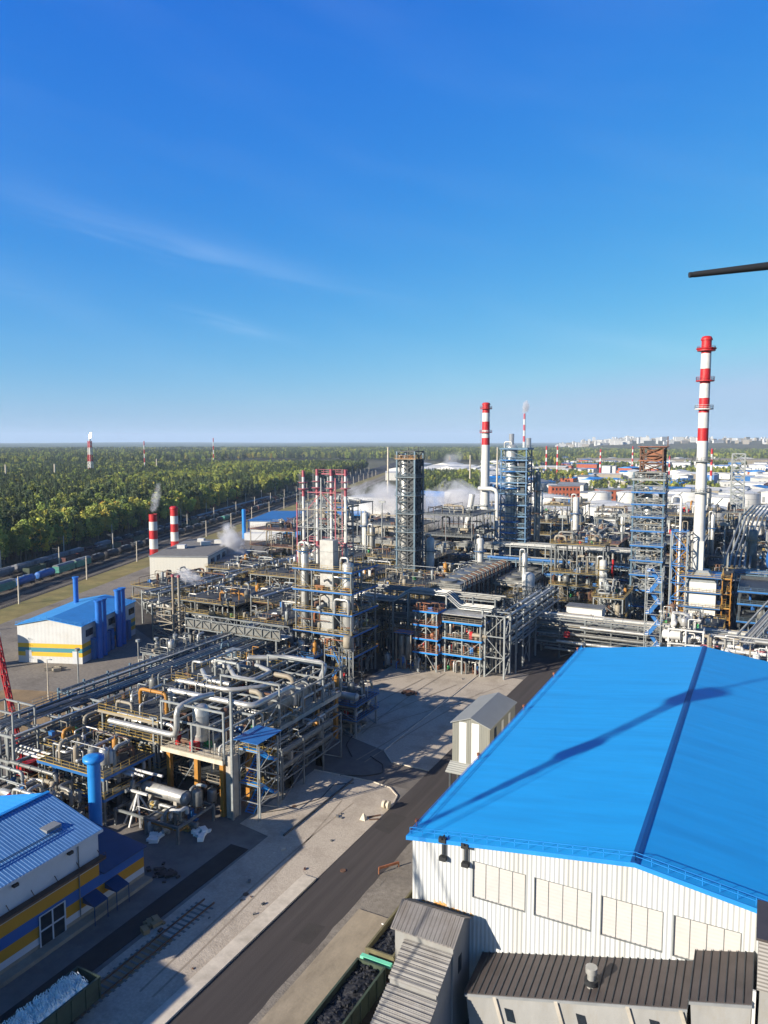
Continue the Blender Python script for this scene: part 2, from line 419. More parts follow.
def ladder(root, x, y, z0, z1, nx=0, ny=-1, m_='paint_yellow'):
    mb = MB(); tx, ty = -ny * .25, nx * .25
    for s_ in (-1, 1): mb.beam((x + tx * s_, y + ty * s_, z0), (x + tx * s_, y + ty * s_, z1), .05)
    z = z0 + .3
    while z < z1: mb.beam((x - tx, y - ty, z), (x + tx, y + ty, z), .035); z += .6
    z = z0 + 2.4
    while z < z1:
        mb.ring(x + nx * .3, y + ny * .3, z, .38, .42, .05, 8); z += 1.6
    mb.build('ladder', m_, root)
def col_platforms(root, x, y, r, zs, m_='paint_blue', railm='paint_yellow', w=None, seed=0):
    w = w or (1.1 if r < 1.9 else 2.0)
    rn = random.Random(seed)
    for z in zs:
        a0 = rn.uniform(-.5, .5) + pi; a1 = a0 + rn.uniform(3.6, 5.6)
        mb = MB().ring(x, y, z, r + .05, r + w, .14 if r < 1.9 else .4, 16, a0, a1)
        for k in range(5):
            a = a0 + (a1 - a0) * k / 4; mb.beam((x + r * cos(a), y + r * sin(a), z - .9), (x + (r + w - .1) * cos(a), y + (r + w - .1) * sin(a), z), .1)
        mb.build('platform', m_, root)
        pts = [(x + (r + w - .05) * cos(a0 + (a1 - a0) * k / 10), y + (r + w - .05) * sin(a0 + (a1 - a0) * k / 10), z + .14) for k in range(11)]
        rail_path(MB(), pts, step=.9).build('railing', railm, root)
def column_vessel(label, x, y, r, z0, z1, zs, cat='process column', m_='cladding_silver', pm='paint_blue', rm='paint_yellow', seed=0, pipes=2, name='process_column', skirt='steel_dark'):
    t = thing(name, label, cat, (x, y, 0 if z0 < 3 else z0))
    mb = MB().vessel((x, y, z0), (x, y, z1), r, 18, .5)
    z = z0 + 3
    while z < z1 - 1.5: mb.tube([(x, y, z), (x, y, z + .12)], r * 1.02, 18); z += 3.2
    mb.build('shell', m_, t)
    MB().tube([(x, y, max(0, z0 - 3) if z0 >= 3 else 0), (x, y, z0 + r * .5)], r * 1.01, 18).build('skirt', skirt, t)
    col_platforms(t, x, y, r, zs, pm, rm, seed=seed)
    ladder(t, x - r - .25, y - .1, 0 if z0 < 3 else z0, z1, -1, 0, rm)
    rn = random.Random(seed + 5)
    for k in range(pipes):
        a = rn.uniform(pi * .9, pi * 1.9); pr = rn.choice((.15, .22, .3)); R2 = r + pr + .2
        px_, py_ = x + R2 * cos(a), y + R2 * sin(a); zt = rn.uniform(z0 + (z1 - z0) * .5, z1 + .4)
        pipe(t, [(px_, py_, z0 if z0 >= 3 else .2), (px_, py_, zt), (x + r * .3 * cos(a), y + r * .3 * sin(a), zt)], pr, rn.choice(['cladding_silver', 'cladding_dull', 'steel_light']))
    pipe(t, [(x, y, z1 - .1), (x, y, z1 + .9), (x - r - .6, y, z1 + .9), (x - r - .6, y, z1 - 6)], .28, 'cladding_silver')
    return t
def lattice(root, x0, x1, y0, y1, z0, z1, n, mleg='steel_grey', mbr=None, w=.35, bw=.16, xbr=False, top=None):
    mbr = mbr or mleg; dz = (z1 - z0) / n
    for x in (x0, x1):
        for y in (y0, y1): MB().box(x - w / 2, x + w / 2, y - w / 2, y + w / 2, z0, z1).build('leg', mleg, root)
    for side in range(4):
        b = MB(); q = [((x0, y0), (x1, y0)), ((x1, y0), (x1, y1)), ((x1, y1), (x0, y1)), ((x0, y1), (x0, y0))][side]
        for i in range(n):
            a, c = z0 + i * dz, z0 + (i + 1) * dz; (ax, ay), (bx, by) = q
            if i % 2 == 0 or xbr: b.beam((ax, ay, a), (bx, by, c), bw)
            if i % 2 == 1 or xbr: b.beam((bx, by, a), (ax, ay, c), bw)
            b.beam((ax, ay, c), (bx, by, c), bw * 1.4)
        b.build('brace', mbr, root)
def stair_tower(label, x0, x1, y0, y1, z1, n, m_='paint_blue', mleg='steel_light', rm='paint_yellow', along='y', name='stair_tower', sh=.28, fm=None):
    t = thing(name, label, 'stair tower', ((x0 + x1) / 2, (y0 + y1) / 2, 0)); dz = z1 / n; w = .2
    for x in (x0, x1):
        for y in (y0, y1): MB().box(x - w / 2, x + w / 2, y - w / 2, y + w / 2, 0, z1 + 1).build('leg', mleg, t)
    for i in range(n):
        z = (i + 1) * dz; up = i % 2 == 0
        b = MB()
        if along == 'y':
            xm = x0 + (x1 - x0) * (.27 if up else .73); hw = (x1 - x0) * .2
            ya, yb = (y0 + .9, y1 - .9) if up else (y1 - .9, y0 + .9)
            k = 9
            for s_ in (-1, 1): b.beam((xm + hw * s_, ya, z - dz + .1), (xm + hw * s_, yb, z), .07, sh)
            for j in range(k):
                u = (j + .5) / k; yy = ya + (yb - ya) * u; zz = z - dz + dz * u; b.box(xm - hw, xm + hw, yy - .13, yy + .13, zz - .02, zz + .03)
            rr = MB()
            for s_ in (-1, 1):
                rr.beam((xm + hw * s_, ya, z - dz + 1.1), (xm + hw * s_, yb, z + 1.0), .05); rr.beam((xm + hw * s_, ya, z - dz + .6), (xm + hw * s_, yb, z + .5), .04)
            la, lb = (y1 - .9, y1 + .1) if up else (y0 - .1, y0 + .9)
            b2 = MB().box(x0, x1, la, lb, z - .05, z + .08)
            yo = y1 + .1 if up else y0 - .1
            rail_path(rr, [(x0, la if up else lb, z + .08), (x0, yo, z + .08), (x1, yo, z + .08), (x1, la if up else lb, z + .08)], r=.05)
        else:
            ym = y0 + (y1 - y0) * (.27 if up else .73); hw = (y1 - y0) * .2
            xa, xb = (x0 + .9, x1 - .9) if up else (x1 - .9, x0 + .9); k = 9
            for s_ in (-1, 1): b.beam((xa, ym + hw * s_, z - dz + .1), (xb, ym + hw * s_, z), .07, sh)
            for j in range(k):
                u = (j + .5) / k; xx = xa + (xb - xa) * u; zz = z - dz + dz * u; b.box(xx - .13, xx + .13, ym - hw, ym + hw, zz - .02, zz + .03)
            rr = MB()
            for s_ in (-1, 1): rr.beam((xa, ym + hw * s_, z - dz + 1.1), (xb, ym + hw * s_, z + 1.0), .05)
            la, lb = (x1 - .9, x1 + .1) if up else (x0 - .1, x0 + .9)
            b2 = MB().box(la, lb, y0, y1, z - .05, z + .08); xo = x1 + .1 if up else x0 - .1
            rail_path(rr, [(la if up else lb, y0, z + .08), (xo, y0, z + .08), (xo, y1, z + .08), (la if up else lb, y1, z + .08)], r=.05)
        b.build('stair_flight', fm or m_, t); b2.build('landing', m_, t); rr.build('railing', rm, t)
    bb = MB()
    for i in range(n):
        z = (i + 1) * dz
        bb.beam((x0, y0, z - .15), (x1, y0, z - .15), .12); bb.beam((x1, y0, z - .15), (x1, y1, z - .15), .12); bb.beam((x0, y0, z - .15), (x0, y1, z - .15), .12); bb.beam((x0, y1, z - .15), (x1, y1, z - .15), .12)
        bb.beam((x1, y0 if i % 2 else y1, z - dz), (x1, y1 if i % 2 else y0, z - .15), .1)
    bb.build('brace', mleg, t)
    return t
def pipe_rack(label, axis, a0, a1, c0, c1, levels, npipes, seed, step=6, mcol='steel_grey', rmax=.3, pal=None, tray=True, name='pipe_rack', loops=0, z0=0, side_rail=None):
    """axis 'x' or 'y'; runs from a0 to a1, between c0 and c1 across"""
    rn = random.Random(seed); pal = pal or ['cladding_silver'] * 4 + ['cladding_dull'] * 4 + ['steel_dark', 'steel_grey', 'steel_grey', 'steel_teal', 'paint_beige', 'paint_pale']
    P = (lambda a, c, z: (a, c, z)) if axis == 'x' else (lambda a, c, z: (c, a, z))
    t = thing(name, label, 'pipe rack', P((a0 + a1) / 2, (c0 + c1) / 2, 0))
    n = max(1, round((a1 - a0) / step)); w = .34
    for i in range(n + 1):
        a = a0 + (a1 - a0) * i / n
        b = MB()
        for c in (c0, c1): b.beam(P(a, c, z0), P(a, c, levels[-1] + .4), w)
        for z in levels: b.beam(P(a, c0, z - .2), P(a, c1, z - .2), .26, .36)
        if rn.random() < .3: b.beam(P(a, c0, 0.3), P(a, c1, levels[0] - .4), .12)
        b.build('rack_frame', mcol, t)
    b = MB()
    for z in levels:
        for c in (c0, c1): b.beam(P(a0, c, z - .23), P(a1, c, z - .23), .2, .3)
    for i in range(n):
        if i % 4 == 1:
            for c in (c0, c1):
                p = a0 + (a1 - a0) * i / n; q = a0 + (a1 - a0) * (i + 1) / n
                b.beam(P(p, c, .2), P(q, c, levels[0] - .4), .14); b.beam(P(q, c, .2), P(p, c, levels[0] - .4), .14)
    b.build('side_beam', mcol, t)
    for li, z in enumerate(levels):
        c = c0 + .4; cnt = 0
        while c < c1 - .3 and cnt < npipes:
            r = rn.choice((.08, .11, .14, .18, .22, .3, .38)); r = min(r, rmax)
            if c + 2 * r > c1 - .2: break
            cc = c + r; s0 = a0 - rn.uniform(-.5, 1.5); s1 = a1 + rn.uniform(-.5, 1.5)
            if rn.random() < .2: s0 += (a1 - a0) * rn.uniform(.1, .4)
            if rn.random() < .2: s1 -= (a1 - a0) * rn.uniform(.1, .4)
            pts = [P(s0, cc, z + r)]
            if loops and rn.random() < loops and r < .3:
                u = rn.uniform(s0 + 4, s1 - 8) if s1 - s0 > 14 else (s0 + s1) / 2
                hh = rn.uniform(.9, 1.8); pts += [P(u, cc, z + r), P(u, cc, z + r + hh), P(u + 2.4, cc, z + r + hh), P(u + 2.4, cc, z + r)]
            pts.append(P(s1, cc, z + r))
            pipe(t, pts, r, rn.choice(pal), 8, 7.5 if r > .15 else 0)
            c += 2 * r + rn.choice((.12, .2, .3, .45)); cnt += 1
        if tray and rn.random() < .75:
            MB().beam(P(a0, c1 + .5, z + .25), P(a1, c1 + .5, z + .25), .5, .12).build('cable_tray', rn.choice(['steel_light', 'steel_teal', 'cladding_silver']), t)
    if side_rail:
        rail_path(MB(), [P(a0, c0 - .2, levels[-1] + .3), P(a1, c0 - .2, levels[-1] + .3)], step=2).build('railing', side_rail, t)
    return t
def module(label, x0, x1, y0, y1, zs, nx, ny, n, seed, mcol='steel_grey', deck='grating', railm='paint_yellow', edge=None, cat='process unit', name='process_structure', pal=None, hmax=None, big=1.0, w=.32, ground=True, decks=None, top=True):
    t = thing(name, label, cat, ((x0 + x1) / 2, (y0 + y1) / 2, 0))
    xs = [x0 + (x1 - x0) * i / nx for i in range(nx + 1)]; ys = [y0 + (y1 - y0) * i / ny for i in range(ny + 1)]
    frame(t, xs, ys, zs, w, mcol, deck=deck, railm=railm, edge=edge, seed=seed, decks=decks)
    lv = ([0] if ground else []) + list(zs)
    if not top: lv = lv[:-1]
    for i, z in enumerate(lv):
        nxt = lv[i + 1] - z if i + 1 < len(lv) else 4.0
        clutter(t, x0 + .6, x1 - .6, y0 + .6, y1 - .6, z + .06, min(hmax or 9, nxt - .6 if nxt > 1.5 else 1), n, seed * 31 + i, pal, big)
    return t
def striped_chimney(label, x, y, z0, z1, r0, r1, bands, lower='paint_white', cap=True, plats=(), name='chimney', cat='chimney', redm='paint_red', group=None, ladder_=True, local=False):
    """bands: list of (z, material) from the top down"""
    t = thing(name, label, cat, (x, y, 0 if z0 < 4 else z0), group)
    H = z1 - z0; rr = lambda z: r0 + (r1 - r0) * (z - z0) / H
    zz = sorted(set([z0, z1] + [b[0] for b in bands])); mats = [lower, 'paint_white', redm]
    mb = MB()
    for a, b in zip(zz, zz[1:]):
        mm_ = [bb[1] for bb in bands if bb[0] >= b - 1e-4]
        mb.k = {'low': 0, 'w': 1, 'r': 2}[mm_[-1]] if mm_ else 0
        mb.tube([(x, y, a), (x, y, b)], r0, 20, caps=False, radii=[rr(a), rr(b)])
    mb.k = 0; mb.build('shaft', mats, t)
    if cap:
        MB().tube([(x, y, z1 - .02), (x, y, z1 + .25), (x, y, z1 + 1.0), (x, y, z1 + 1.2)], r1, 20, True, [r1 * 1.15, r1 * 1.2, r1 * .95, r1 * .6]).build('cap', redm, t)
    for z, pm in plats:
        MB().ring(x, y, z, rr(z), rr(z) + 1.1, .2, 18).build('platform', pm, t)
        pts = [(x + (rr(z) + 1.05) * cos(a * pi / 8), y + (rr(z) + 1.05) * sin(a * pi / 8), z + .2) for a in range(17)]
        rail_path(MB(), pts, step=1.2, r=.07).build('railing', pm, t)
    if ladder_: ladder(t, x - rr(z0) - .2, y - .6, z0, z1, -1, 0, 'steel_light')
    return t
# ---------------------------------------------------------------- ground and roads
mat('forest_floor', '#4c4a2e', .95, 0, .35, .02, dirt='#5a5434', dirt_amt=.7, dirt_scale=.006)
mat('yard', '#716c65', .95, 0, .22, .35, bump=.02, bscale=3, dirt='#3f3b36', dirt_amt=.75, dirt_scale=.06)
mat('gravel', '#aba08f', .98, 0, .15, 3.0, bump=.05, bscale=6, dirt='#7a6f60', dirt_amt=.75, dirt_scale=.16)
mat('gravel_dark', '#7a7368', .98, 0, .25, 1.5, bump=.05, bscale=5, dirt='#4c463f', dirt_amt=.7, dirt_scale=.1)
mat('asphalt', '#3f3a37', .92, 0, .22, 1.1, bump=.006, bscale=12, dirt='#322e2b', dirt_amt=.6, dirt_scale=.45, stretch=(1, .035, 1))
mat('asphalt_dark', '#67615a', .95, 0, .15, .5, bump=.01, dirt='#2e2b29', dirt_amt=.5, dirt_scale=.1)
mat('sand_slab', '#948873', .95, 0, .14, .8, bump=.02, bscale=2.5, dirt='#6a604f', dirt_amt=.7, dirt_scale=.35, stretch=(1, .35, 1))
mat('kerb', '#c0b6a4', .9, 0, .12, 1.2, bump=.005, dirt='#77705f', dirt_amt=.5)
mat('dry_grass', '#7c7040', .95, 0, .3, .15, bump=.1, bscale=1.2, dirt='#4f5c2a', dirt_amt=.8, dirt_scale=.05)
mat('ballast', '#38332e', .98, 0, .25, 1.0, bump=.05, bscale=5, dirt='#2c2825', dirt_amt=.6, dirt_scale=.08)  # stone colour darkened to hold the tree shadow over the tracks
mat('dirt', '#8a7454', .98, 0, .25, .3, bump=.08, bscale=2, dirt='#5e523e', dirt_amt=.6, dirt_scale=.1)
mat('shade_ground', '#45413c', .95, 0, .3, .3, bump=.02, bscale=3, dirt='#25221f', dirt_amt=.8, dirt_scale=.08)  # ground colour darkened to stand for shade among the process units
mat('pit', '#2e2c2b', .95, 0, .3, .6)
def sheet(name, pts, z, m_): return struct(name, MB().poly([(x, y, z) for x, y in pts]), m_)
gm = MB(); N = 48
ringr = [0, 400, 1200, 3500, 9000, 20000]
gm.v.append((0, 0, -.12))
for r in ringr[1:]:
    for j in range(N): gm.v.append((r * cos(2 * pi * j / N), r * sin(2 * pi * j / N), -.12))
for j in range(N): gm.face((0, 1 + j, 1 + (j + 1) % N))
for k in range(len(ringr) - 2):
    for j in range(N):
        a = 1 + k * N; b = a + N; gm.face((a + j, b + j, b + (j + 1) % N, a + (j + 1) % N))
struct('ground', gm, 'forest_floor')
sheet('plant_yard', [(70, -40), (110, 700), (-388, 650), (-133, -40)], -.02, 'yard')
RD = V((-.3502, .9367, 0)); RN = V((-.9367, -.3502, 0)); R0 = V((-230, 163, 0))
def rw(t, n, z=0): return R0 + RD * t + RN * n + V((0, 0, z))
def rstrip(name, n0, n1, z, m_, t0=-320, t1=2600):
    return struct(name, MB().poly([rw(t0, n0, z), rw(t0, n1, z), rw(t1, n1, z), rw(t1, n0, z)]), m_)
rstrip('grass_verge', -15, -2.5, 0.0, 'dry_grass')
rstrip('verge_road', -23, -15.01, 0.0, 'gravel_dark')
rstrip('railway_bed', -2.5, 44, 0.03, 'ballast')
rstrip('access_road', -31, -25, 0.01, 'gravel_dark')
rd = MB().poly([(-49.4, -60, .012), (-42.3, -60, .012), (-42.3, 300, .012), (-49.4, 300, .012)])
struct('road', rd, 'asphalt')
# worn earth along the road's right edge, then the pale raised slab
rn = random.Random(4)
e = MB(); L = [(-42.5 + rn.uniform(-.12, .12), y) for y in range(20, 300, 2)]; Rr = [(-41.3 + rn.uniform(-.35, .35), y) for y in range(20, 300, 2)]
for i in range(len(L) - 1): e.poly([(L[i][0], L[i][1], .03), (Rr[i][0], Rr[i][1], .03), (Rr[i + 1][0], Rr[i + 1][1], .03), (L[i + 1][0], L[i + 1][1], .03)])
struct('road_edge_earth', e, 'gravel_dark')
struct('loading_slab', MB().box(-41.4, -36.5, -20, 74, 0, .35), 'sand_slab')
struct('slab_apron', MB().box(-41.4, -30.2, 74.01, 150, 0, .2), 'gravel_dark')
# verge between slab and hall
struct('rail_pit_floor', MB().box(-36.45, -31, 0, 74, 0, .04), 'pit')
# left lots
struct('concrete_path', MB().box(-51.4, -49.45, -20, 77.2, 0, .22), 'kerb')
struct('gravel_lot', MB().poly([(-60.2, -10, .06), (-51.42, -10, .06), (-51.42, 77.2, .06), (-49.45, 77.3, .06), (-49.45, 99, .06), (-50.2, 102.2, .06), (-52.4, 104.2, .06), (-56, 104.8, .06), (-67, 104.2, .06), (-67, 84, .06), (-61.2, 83, .06)]), 'gravel')
struct('plant_ground', MB().poly([(-126, 84, -.008), (-69.5, 84, -.008), (-67.5, 92, -.008), (-67.5, 110, -.008), (-83, 128, -.008), (-83, 160, -.008), (-56, 172, -.008), (-30, 176, -.008), (60, 176, -.008), (80, 440, -.008), (-250, 440, -.008), (-200, 180, -.008), (-126, 140, -.008)]), 'shade_ground')  # dark sheet, deepens the shade under the process units by colour
struct('side_lane', MB().poly([(-100, 40, .03), (-69.2, 40, .03), (-67.2, 70, .03), (-67.2, 110, .03), (-75, 110, .03), (-100, 70, .03)]), 'yard')
struct('gravel_lot_north', MB().poly([(-60, 117, .06), (-56.5, 113.2, .06), (-49.45, 113, .06), (-49.45, 168, .06), (-60, 168, .06)]), 'gravel')
struct('gravel_apron', MB().poly([(-82, 124, .03), (-60.3, 117, .03), (-60.3, 168, .03), (-82, 168, .03)]), 'gravel')
struct('side_road', MB().poly([(-82, 108, .02), (-67, 105.5, .02), (-49.4, 105.2, .02), (-49.4, 112.8, .02), (-57, 113, .02), (-60.3, 117, .02), (-82, 124, .02)]), 'asphalt_dark')
kb = MB()
for a, b in (((-60.1, 117), (-60.1, 168)), ((-60.1, 117), (-56.6, 113.1)), ((-56.6, 113.1), (-49.5, 112.9)), ((-49.5, 99), (-50.25, 102.3)), ((-50.25, 102.3), (-52.5, 104.3)), ((-52.5, 104.3), (-56, 104.9)), ((-56, 104.9), (-67, 104.3))):
    kb.beam((a[0], a[1], .08), (b[0], b[1], .08), .18, .2)
struct('lot_kerb', kb, 'kerb')
tag(MB().beam((-59.2, 84, .2), (-59.2, 104, .2), .22).build('ground_pipe', 'steel_dark'), 'dark pipe lying along the gravel lot beside the process unit', 'pipe')
struct('rail_trench', MB().box(-64.6, -61.6, 30, 79, 0, .035), 'pit')
struct('rail_plank', MB().box(-59.7, -57.4, 20, 60, .0, .075), 'dirt')
t = thing('dead_end_track', 'short disused rail siding ending in the gravel near the blue shed', 'rail track', (-58.5, 50, 0))
for x in (-59.3, -57.78): MB().box(x - .05, x + .05, 10, 67.3, .1, .26).build('rail', 'rust', t)
b = MB()
for k in range(70): b.box(-59.9, -57.2, 11 + k * .8, 11.25 + k * .8, .03, .12)
b.build('sleeper_row', 'concrete_dark', t)
struct('pale_yard', MB().poly([(-215, 120, .0), (-110, 95, .0), (-108, 135, .0), (-150, 150, .0), (-190, 250, .0), (-250, 270, .0)]), 'gravel_dark').location.z = -.012
struct('dirt_patch', MB().poly([(-150, 95, .03), (-118, 92, .03), (-116, 108, .03), (-140, 112, .03), (-152, 108, .03)]), 'dirt')
# ---------------------------------------------------------------- blue-roofed hall
mat('hall_roof', '#1e8fce', .42, 0, .07, .9, ribs=('Y', 1.1, .002), dirt='#1874b2', dirt_amt=.45, dirt_scale=.3, stretch=(.06, 1, 1), spec=.35)
mat('hall_ridge', '#0b4580', .5, 0, .1, .5)
mat('hall_wall', '#b4b7b6', .55, 0, .05, .3, ribs=('X', .42, .035), dirt='#8c8570', dirt_amt=.42, dirt_scale=.22, stretch=(3, 1, .12))
mat('hall_wall_side', '#d6d3c4', .55, 0, .05, .3, ribs=('Y', .45, .03))
mat('panel_white', '#aeaba7', .6, 0, .06, 1.0, ribs=('Z', .35, .004), dirt='#bdaf9f', dirt_amt=.4, dirt_scale=.5)
mat('rust_stain', '#a8713c', .85, 0, .3, .8)
hall = thing('storage_hall', 'huge storage hall with bright blue roof and ribbed cream gable wall', 'industrial hall', (-8.8, 102, 0))
X0, X1, XR, Y0, Y1, ZE, ZR = -29.9, 12.3, -8.8, 64.4, 139.6, 17.0, 19.9
# gable wall with four panel openings cut as bays
wins = [(-23.6, -18.4), (-17.6, -12.4), (-11.6, -6.4), (-5.6, -.4)]
wb = MB(); wt = .3
def gz(x): return ZE + (ZR - ZE) * (1 - abs(x - XR) / (XR - X0))
xs = [X0] + [q for w_ in wins for q in w_] + [XR, X1]; xs = sorted(xs)
for a, bq in zip(xs, xs[1:]):
    inside = any(w_[0] <= (a + bq) / 2 <= w_[1] for w_ in wins)
    segs = [(0, 12.55), (16.15, None)] if inside else [(0, None)]
    for z0_, z1_ in segs:
        za, zb = (z1_ or gz(a)), (z1_ or gz(bq))
        wb.hexa([(a, Y0, z0_), (bq, Y0, z0_), (bq, Y0 + wt, z0_), (a, Y0 + wt, z0_), (a, Y0, za), (bq, Y0, zb), (bq, Y0 + wt, zb), (a, Y0 + wt, za)])
wb.build('gable_wall', 'hall_wall', hall)
MB().box(X0, X0 + wt, Y0 + wt + .002, Y1, 0, ZE).build('side_wall', 'hall_wall_side', hall)
MB().box(X1 - wt, X1, Y0 + wt + .002, Y1, 0, ZE).build('side_wall', 'hall_wall_side', hall)
MB().hexa([(X0, Y1, 0), (X1, Y1, 0), (X1, Y1 + .3, 0), (X0, Y1 + .3, 0), (X0, Y1, ZE), (X1, Y1, ZE), (X1, Y1 + .3, ZE), (X0, Y1 + .3, ZE)]).build('rear_wall', 'hall_wall', hall)
for a, bq in wins:
    mb = MB(); n = 4; w_ = (bq - a) / n
    mb.box(a + .02, bq - .02, Y0 + .14, Y0 + .26, 12.57, 16.13)
    o = mb.build('window_panel', 'panel_white', hall)
    f = MB()
    for x in (a + .03, bq - .03): f.box(x - .04, x + .04, Y0 - .03, Y0 + .045, 12.55, 16.15)
    for k in range(1, n): f.box(a + k * w_ - .025, a + k * w_ + .025, Y0 + .10, Y0 + .139, 12.6, 16.1)
    f.box(a, bq, Y0 - .032, Y0 + .047, 12.49, 12.57); f.box(a, bq, Y0 - .032, Y0 + .047, 16.13, 16.18)
    sub(f, 'frame', 'steel_grey', o)
for s_, (xa, xb) in (('l', (X0 - .45, XR)), ('r', (X1 + .45, XR))):
    zl = ZE - .45 * (ZR - ZE) / (XR - X0)
    p = [(xa, Y0 - .5, zl + .1), (xb, Y0 - .5, ZR + .1), (xb, Y1 + .5, ZR + .1), (xa, Y1 + .5, zl + .1)]
    q = [(x, y, z + .16) for x, y, z in p]
    if s_ == 'r': p.reverse(); q.reverse()
    MB().hexa(p + q).build('roof', 'hall_roof', hall)
rb = MB()
for s_ in (-1, 1):
    sl = (ZR - ZE) / (XR - X0)
    rb.hexa([(XR, Y0 - .55, ZR + .27), (XR + s_ * .36, Y0 - .55, ZR + .27 - sl * .36), (XR + s_ * .36, Y1 + .55, ZR + .27 - sl * .36), (XR, Y1 + .55, ZR + .27),
             (XR, Y0 - .55, ZR + .36), (XR + s_ * .36, Y0 - .55, ZR + .33 - sl * .36), (XR + s_ * .36, Y1 + .55, ZR + .33 - sl * .36), (XR, Y1 + .55, ZR + .36)])
rb.build('ridge_cap', 'hall_ridge', hall)
tr = MB()
for s_ in (-1, 1):
    xe = X0 - .45 if s_ < 0 else X1 + .45; zl = ZE - .45 * sl
    tr.hexa([(xe, Y0 - .56, zl - .12), (XR, Y0 - .56, ZR - .12), (XR, Y0 - .505, ZR - .12), (xe, Y0 - .505, zl - .12), (xe, Y0 - .56, zl + .3), (XR, Y0 - .56, ZR + .3), (XR, Y0 - .505, ZR + .3), (xe, Y0 - .505, zl + .3)])
tr.box(X0 - .51, X0 - .455, Y0 - .5, Y1 + .5, ZE - .25, ZE + .2)
tr.build('eave_trim', 'blue_bright', hall)
r1_ = MB()
rail_path(r1_, [(X0 - .2, Y0 - .2, ZE + .25), (XR, Y0 - .2, ZR + .33)], h=.75, r=.045, step=1.3, toe=False)
rail_path(r1_, [(XR, Y0 - .2, ZR + .33), (X1 + .2, Y0 - .2, ZE + .25)], h=.75, r=.045, step=1.3, toe=False)
r1_.build('roof_railing', 'blue_bright', hall)
r1_ = MB(); rail_path(r1_, [(X0 - .1, Y0, ZE + .25), (X0 - .1, Y1, ZE + .25)], h=.6, r=.045, step=2.2, toe=False); r1_.build('roof_railing', 'blue_bright', hall)
r1_ = MB(); rail_path(r1_, [(X0, Y1 + .2, ZE + .3), (XR, Y1 + .2, ZR + .3)], h=.75, r=.05, step=1.6, toe=False); rail_path(r1_, [(XR, Y1 + .2, ZR + .3), (X1, Y1 + .2, ZE + .3)], h=.75, r=.05, step=1.6, toe=False); r1_.build('roof_railing', 'steel_dark', hall)
for k, x in enumerate((-26.5, -24.2)):
    t = thing('floodlight', ('left' if k == 0 else 'right') + ' one of two dark floodlight brackets under the cream gable eave', 'floodlight', (x, Y0 - .4, 16.3))
    MB().box(x - .05, x + .05, Y0 - .1, Y0 - .002, 15.6, 18.1).box(x - .05, x + .05, Y0 - .9, Y0 - .1, 17.9, 18.02).build('bracket', 'black_metal', t)
    MB().box(x - .35, x + .35, Y0 - .7, Y0 - .3, 17.5, 18.0).build('lamp_head', 'black_metal', t)
    MB().box(x - .35, x + .35, Y0 - .6, Y0 - .1, 15.6, 16.0).build('lamp_head', 'black_metal', t)
    MB().beam((x - .2, Y0 - .12, 15.8), (x - .2, Y0 - .12, 17.8), .07).beam((x + .2, Y0 - .12, 15.8), (x + .2, Y0 - .12, 17.8), .07).build('bracket_rail', 'black_metal', t)
rs = random.Random(9); rsb = MB()
# small red-white aviation lamps along the left eave
for k, y in enumerate((66, 84, 103, 120, 137)):
    single('obstruction_light', MB().tube([(X0 - .3, y, ZE + .2), (X0 - .3, y, ZE + .7)], .06, 6).tube([(X0 - .3, y, ZE + .7), (X0 - .3, y, ZE + 1.0)], .2, 8), 'paint_orange', 'small orange-red warning lamp on the left eave of the blue hall roof', 'warning lamp', 'warning lamps along the hall eave')
# ---------------------------------------------------------------- grey transfer tower and inclined galleries
mat('corr_grey_x', '#7d7a77', .6, .1, .14, .5, ribs=('X', .42, .03), dirt='#62584c', dirt_amt=.55, dirt_scale=.4)
mat('corr_grey_y', '#82807c', .6, .1, .14, .5, ribs=('Y', .55, .04), dirt='#665c50', dirt_amt=.5, dirt_scale=.4)
mat('panel_wall', '#868683', .85, 0, .10, .6, bump=.01, ribs=('X', 2.0, .004), dirt='#7c7567', dirt_amt=.6, dirt_scale=.5, stretch=(1, 1, .4))
mat('roof_brown', '#4a4442', .5, .2, .12, .6, dirt='#35302e', dirt_amt=.5)
tw = thing('transfer_tower', 'small grey transfer tower with gabled sheet roof against the hall gable', 'tower building', (-26.8, 62, 0))
mb = MB()
a0, a1, b0, b1, ze, zr, yr = -29.7, -23.8, 60.1, 64.38, 10.4, 11.55, 62.25
mb.box(a0, a1, b0, b1, 0, ze); mb.build('wall', 'panel_wall', tw)
MB().hexa([(a0, b0, ze), (a0 + .1, b0, ze), (a0 + .1, b1, ze), (a0, b1, ze), (a0, yr - .02, zr), (a0 + .1, yr - .02, zr), (a0 + .1, yr + .02, zr), (a0, yr + .02, zr)]).build('gable', 'panel_wall', tw); MB().hexa([(a1 - .1, b0, ze), (a1, b0, ze), (a1, b1, ze), (a1 - .1, b1, ze), (a1 - .1, yr - .02, zr), (a1, yr - .02, zr), (a1, yr + .02, zr), (a1 - .1, yr + .02, zr)]).build('gable', 'panel_wall', tw)
def slope(mb, xa, xb, ya, za, yb, zb, th=.12):
    return mb.hexa([(xa, ya, za), (xb, ya, za), (xb, yb, zb), (xa, yb, zb), (xa, ya, za + th), (xb, ya, za + th), (xb, yb, zb + th), (xa, yb, zb + th)])
rf = slope(MB(), a0 - .3, a1 + .25, b0 - .4, ze - .25, yr, zr); rf = slope(rf, a0 - .3, a1 + .25, yr, zr, b1 - .02, ze - .05); rf.build('roof', 'corr_grey_x', tw)
r_ = MB()
k = a0 - .2
while k < a1 + .2: slope(r_, k, k + .06, b0 - .42, ze - .12, yr, zr + .13, .06); slope(r_, k, k + .06, yr, zr + .13, b1 - .03, ze + .08, .06); k += .42
r_.build('roof_rib', 'corr_grey_x', tw)
